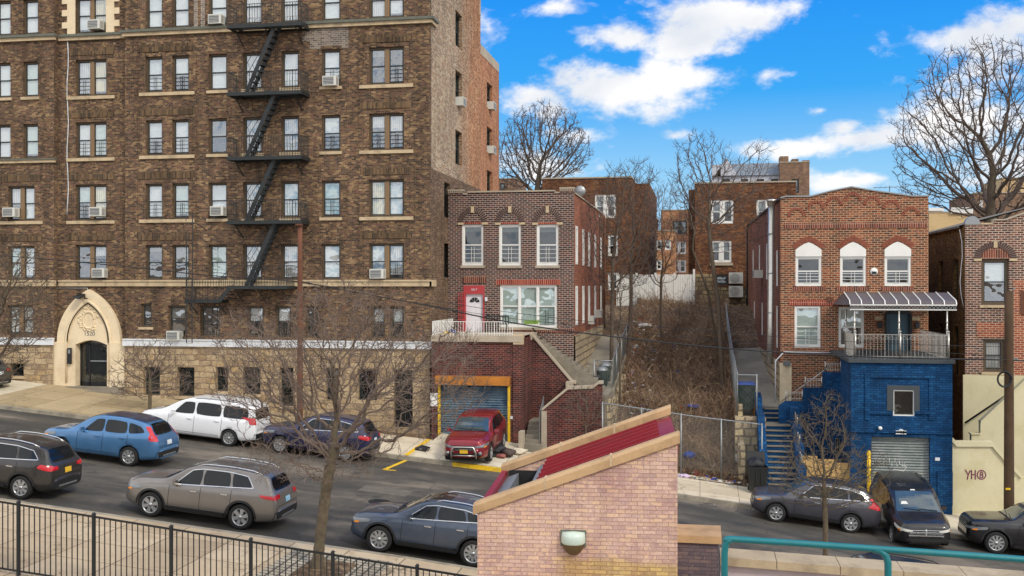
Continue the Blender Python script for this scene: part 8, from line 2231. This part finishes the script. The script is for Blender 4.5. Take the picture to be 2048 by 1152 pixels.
# ================================================================== BARE TREES
def grow_tree(label, base, trunk, crown, n_att, step, seed, r0=.006, e=2.25, barkm='bark', twigm='twig', group=None, name='bare_tree', infl=7, kill=2.2, jit=.22, twigs=2, twl=.3, up=.25, shell=.35, iters=90, cat='tree', droop=0.0, rmax=None):
    """trunk: list of points from the ground; crown: list of (centre, (rx, ry, rz), weight)"""
    q = random.Random(seed)
    pos = []; par = []
    P = [Vector(p) for p in trunk]
    for a, b in zip(P, P[1:]):
        n = max(1, int((b-a).length/step))
        for k in range(n): pos.append(a.lerp(b, k/n)); par.append(len(pos)-2)
    pos.append(P[-1]); par.append(len(pos)-2); ntr = len(pos)
    att = []; tw = sum(c[2] for c in crown)
    for c, r, w in crown:
        for _ in range(int(n_att*w/tw)):
            while True:
                v = Vector((q.uniform(-1, 1), q.uniform(-1, 1), q.uniform(-1, 1)))
                if v.length <= 1 and (v.length > shell or q.random() < .4): break
            att.append(Vector((c[0]+v.x*r[0], c[1]+v.y*r[1], c[2]+v.z*r[2])))
    for it in range(iters):
        kd = kdtree.KDTree(len(pos))
        for i, p in enumerate(pos): kd.insert(p, i)
        kd.balance(); acc = {}
        keep = []
        lim = step*infl if it > 12 else 1e9
        for a in att:
            co, i, d = kd.find(a)
            if d < step*kill: continue
            keep.append(a)
            if d < lim: acc.setdefault(i, Vector((0, 0, 0))); acc[i] += (a-co).normalized()
        att = keep
        if not acc or not att: break
        added = 0
        for i, d in acc.items():
            if d.length < 1e-6: continue
            d = d.normalized()
            if par[i] >= 0: d = (d+(pos[i]-pos[par[i]]).normalized()*.35)
            d += Vector((q.gauss(0, jit), q.gauss(0, jit), q.gauss(0, jit)+up*.2)); d.normalize()
            np_ = pos[i]+d*step
            pos.append(np_); par.append(i); added += 1
        if len(pos) > 16000: break
    ch = [[] for _ in pos]
    for i, p in enumerate(par):
        if p >= 0: ch[p].append(i)
    rr = [0.0]*len(pos)
    for i in range(len(pos)-1, -1, -1):
        rr[i] = r0 if not ch[i] else (sum(rr[c]**e for c in ch[i]))**(1/e)
    if rmax and rr[0] > rmax:
        g_ = math.log(rmax/r0)/math.log(rr[0]/r0); rr = [r0*(x/r0)**g_ for x in rr]
    for i in range(min(ntr, 5)): rr[i] *= 1+.07*(5-i)**1.3/3
    for i in range(5, ntr): rr[i] *= 1+.07*math.sin(i*1.7)
    tm, cm_ = MB(), MB(); thick = rr[0]*.42
    stack = [(0, -1)]
    while stack:
        s, frm = stack.pop()
        pts, rad = ([pos[frm]] if frm >= 0 else []), ([min(rr[s]*1.1, rr[frm])] if frm >= 0 else [])
        i = s
        while True:
            pts.append(pos[i]); rad.append(rr[i])
            if not ch[i]: break
            c = sorted(ch[i], key=lambda k: -rr[k])
            for o in c[1:]: stack.append((o, i))
            i = c[0]
        if len(pts) < 2: continue
        r = rad[0]; k = 3 if r < .018 else 4 if r < .035 else 6 if r < .09 else 9
        if frm >= 0 and r < thick: cm_.tube(pts, rad, k, caps=False)
        else: tm.tube(pts, rad, k, caps=False)
    for i in range(ntr, len(pos)):
        if rr[i] < r0*2.4:
            for _ in range(twigs if not ch[i] else (1 if q.random() < .6 else 0)):
                d = (pos[i]-pos[par[i]]).normalized()+Vector((q.gauss(0, .7), q.gauss(0, .7), q.gauss(0, .6)+up-droop)); d.normalize()
                l = twl*q.uniform(.4, 1.1); a = pos[i]; b = a+d*l*.5; c = b+(d+Vector((q.gauss(0, .4), q.gauss(0, .4), q.gauss(0, .4)+up))).normalized()*l*.5
                cm_.tube([a, b, c], [r0*.9, r0*.75, r0*.5], 3, caps=False)
                if q.random() < .5:
                    d2 = (d+Vector((q.gauss(0, .8), q.gauss(0, .8), q.gauss(0, .8)))).normalized(); cm_.tube([b, b+d2*l*.45], [r0*.7, r0*.5], 3, caps=False)
    t = thing(name, label, cat, base, group)
    tm.build('trunk', M[barkm], t, uv=False)
    cm_.build('crown', M[twigm], t, uv=False)
    return t
def V3(px, py, Y): return (WX(px, Y), Y, WZ(px, py, Y))
Yt = 25.2
tz = zr(WX(636, Yt))+.15
grow_tree('big bare spreading street tree rising from the paved tree pit', (WX(636, Yt), Yt, tz), [(WX(634, Yt), Yt, tz-.05), V3(642, 1060, Yt), V3(655, 960, Yt), V3(668, 895, Yt+.1)],
    [(V3(560, 770, Yt), (1.65, 2.0, 1.15), 2.2), (V3(690, 690, Yt), (1.9, 2.1, 1.7), 3), (V3(850, 770, Yt), (1.5, 1.9, 1.35), 1.9), (V3(640, 905, Yt-.2), (2.1, 2.0, .8), .9), (V3(490, 690, Yt), (.8, 1.4, .9), .6), (V3(900, 690, Yt), (.75, 1.2, .5), .4)],
    3300, .105, 5, r0=.0064, e=2.2, twigs=3, twl=.36, up=.3, jit=.34, rmax=.165, kill=1.7)
grow_tree('bare tree reaching in from outside the left edge', V3(-150, 1080, Yt), [V3(-150, 1085, Yt), V3(-140, 900, Yt), V3(-120, 780, Yt)],
    [(V3(-60, 640, Yt), (2.1, 1.8, 2.0), 3), (V3(30, 600, Yt), (1.0, 1.3, 1.6), 1.4)], 2600, .12, 9, r0=.008, e=2.3, twigs=3, kill=1.8, twl=.32, barkm='bark', twigm='bark2', rmax=.17)
grow_tree('small bare tree against the stone base right of the cream arch', V3(299, 846, 43.4), [V3(299, 850, 43.4), V3(300, 790, 43.4), V3(300, 760, 43.4)],
    [(V3(300, 720, 43.4), (1.5, .9, .9), 2), (V3(250, 760, 43.4), (.9, .7, .9), 1), (V3(350, 765, 43.4), (.8, .7, .8), .8)], 700, .12, 3, r0=.011, twigs=3, twl=.4, rmax=.08, kill=1.8)
Yr = 26.7; tz2 = zr(WX(1650, Yr))+.15
grow_tree('small bare tree growing behind the teal rail in front of the grey suv', (WX(1650, Yr), Yr, tz2), [(WX(1650, Yr), Yr, tz2-.1), V3(1651, 1040, Yr), V3(1648, 975, Yr)],
    [(V3(1640, 915, Yr), (1.0, 1.0, 1.25), 2.0), (V3(1700, 950, Yr), (1.0, .9, .8), 1.3), (V3(1660, 820, Yr), (.5, .5, .5), .6), (V3(1590, 960, Yr), (.7, .7, .7), .8), (V3(1740, 980, Yr), (.5, .5, .5), .4)], 1300, .085, 12, r0=.006, e=2.3, twigs=3, kill=1.8, twl=.26, rmax=.12, barkm='bark', twigm='bark')
grow_tree('leafless shrub against the red brick stair wall', V3(1172, 884, 44.9), [V3(1172, 886, 44.9), V3(1172, 860, 44.9)], [(V3(1172, 812, 44.9), (1.0, .5, 1.0), 1)], 500, .10, 14, r0=.008, kill=1.8, twigs=2, twl=.3, name='bare_shrub', cat='shrub', rmax=.035)
def lot_tree(label, px, Y, tilt, crown, n, seed, rm, tw='twig2', bk='bark2', kk=.9):
    x = WX(px, Y); z = zlot(min(LX1, max(LX0, x)), Y); 
    pts = [(x, Y, z-.1)]+[V3(a, b, Y) for a, b in tilt]
    return grow_tree(label, (x, Y, z), pts, [(V3(a, b, Y), r, w) for a, b, r, w in crown], int(n*2.4), .22, seed, r0=.011, twigs=3, twl=.55, up=.5, rmax=rm*1.25, kill=1.8, barkm=bk, twigm=tw, group='bare trees in the vacant lot', jit=.2)
lot_tree('bare lot tree with its forked trunk nearest the left row house', 1222, 54, [(1224, 640), (1226, 560)], [(1235, 470, (2.1, 2, 3.6), 3), (1275, 400, (1.4, 1.6, 2.0), 1)], 620, 21, .15)
lot_tree('slim bare tree in the middle left of the lot, before the white fence', 1256, 58, [(1262, 600), (1262, 520)], [(1275, 450, (1.9, 2, 3.6), 3), (1240, 380, (1.2, 1.5, 1.6), .8)], 520, 22, .13)
lot_tree('thin bare sapling in front of the white vinyl fence', 1322, 62, [(1322, 560)], [(1325, 500, (1.6, 1.6, 2.4), 1)], 320, 23, .09)
lot_tree('tall bare tree leaning before the paired windows of the right rear house', 1446, 54, [(1436, 600), (1424, 520), (1416, 440)], [(1412, 370, (2.0, 2, 2.6), 2.4), (1480, 420, (1.8, 1.8, 2.2), 1.3), (1390, 300, (1.1, 1.4, .9), .6), (1510, 330, (1.0, 1.2, 1.2), .5)], 800, 24, .17, 'twig2')
lot_tree('crooked thin bare tree curving beside the right rear house', 1440, 60, [(1415, 580), (1385, 500), (1388, 470)], [(1370, 420, (1.3, 1.4, 2.2), 1)], 260, 25, .08)
lot_tree('low many-stemmed bare tree on the left slope of the lot', 1240, 50, [(1240, 690)], [(1240, 620, (.8, 1.2, 1.9), 1)], 260, 26, .07)
grow_tree('round-crowned bare tree behind the roof of the red door house', (WX(1075, 96), 96, -1.4), [(WX(1075, 96), 96, -1.5), V3(1076, 460, 96), V3(1074, 390, 96)],
    [(V3(1085, 295, 96), (4.4, 4, 4.2), 3), (V3(1030, 330, 96), (2.0, 2.4, 2.6), .8), (V3(1145, 300, 96), (1.8, 2.2, 2.4), .8)], 4200, .28, 31, r0=.021, e=2.2, twigs=3, kill=1.6, twl=.55, barkm='bark2', twigm='twig2', rmax=.5, up=.3)
grow_tree('huge bare tree towering over the right-hand houses', (WX(1985, 68), 68, -1.4), [(WX(1985, 68), 68, -1.5), V3(1985, 480, 68), V3(1980, 425, 68)],
    [(V3(1990, 265, 68), (6.2, 4.5, 5.6), 4), (V3(1870, 300, 68), (2.6, 2.6, 3.6), 1.3), (V3(1860, 385, 68), (2.2, 2.2, 1.1), .5), (V3(2110, 290, 68), (4, 4, 5), 1.4), (V3(1960, 140, 68), (3.6, 3.2, 1.8), .8)], 5200, .28, 33, r0=.0165, e=2.12, twigs=3, twl=.55, kill=1.7, barkm='bark2', twigm='twig2', rmax=.8, up=.3)
grow_tree('distant bare shrub tree behind the big round-crowned one', (WX(1010, 100), 100, -1.4), [(WX(1010, 100), 100, -1.5), V3(1010, 400, 100)], [(V3(1012, 365, 100), (1.6, 1.6, 1.5), 1)], 160, .35, 35, r0=.016, twigs=1, twl=.5, barkm='bark2', twigm='twig2', rmax=.1)
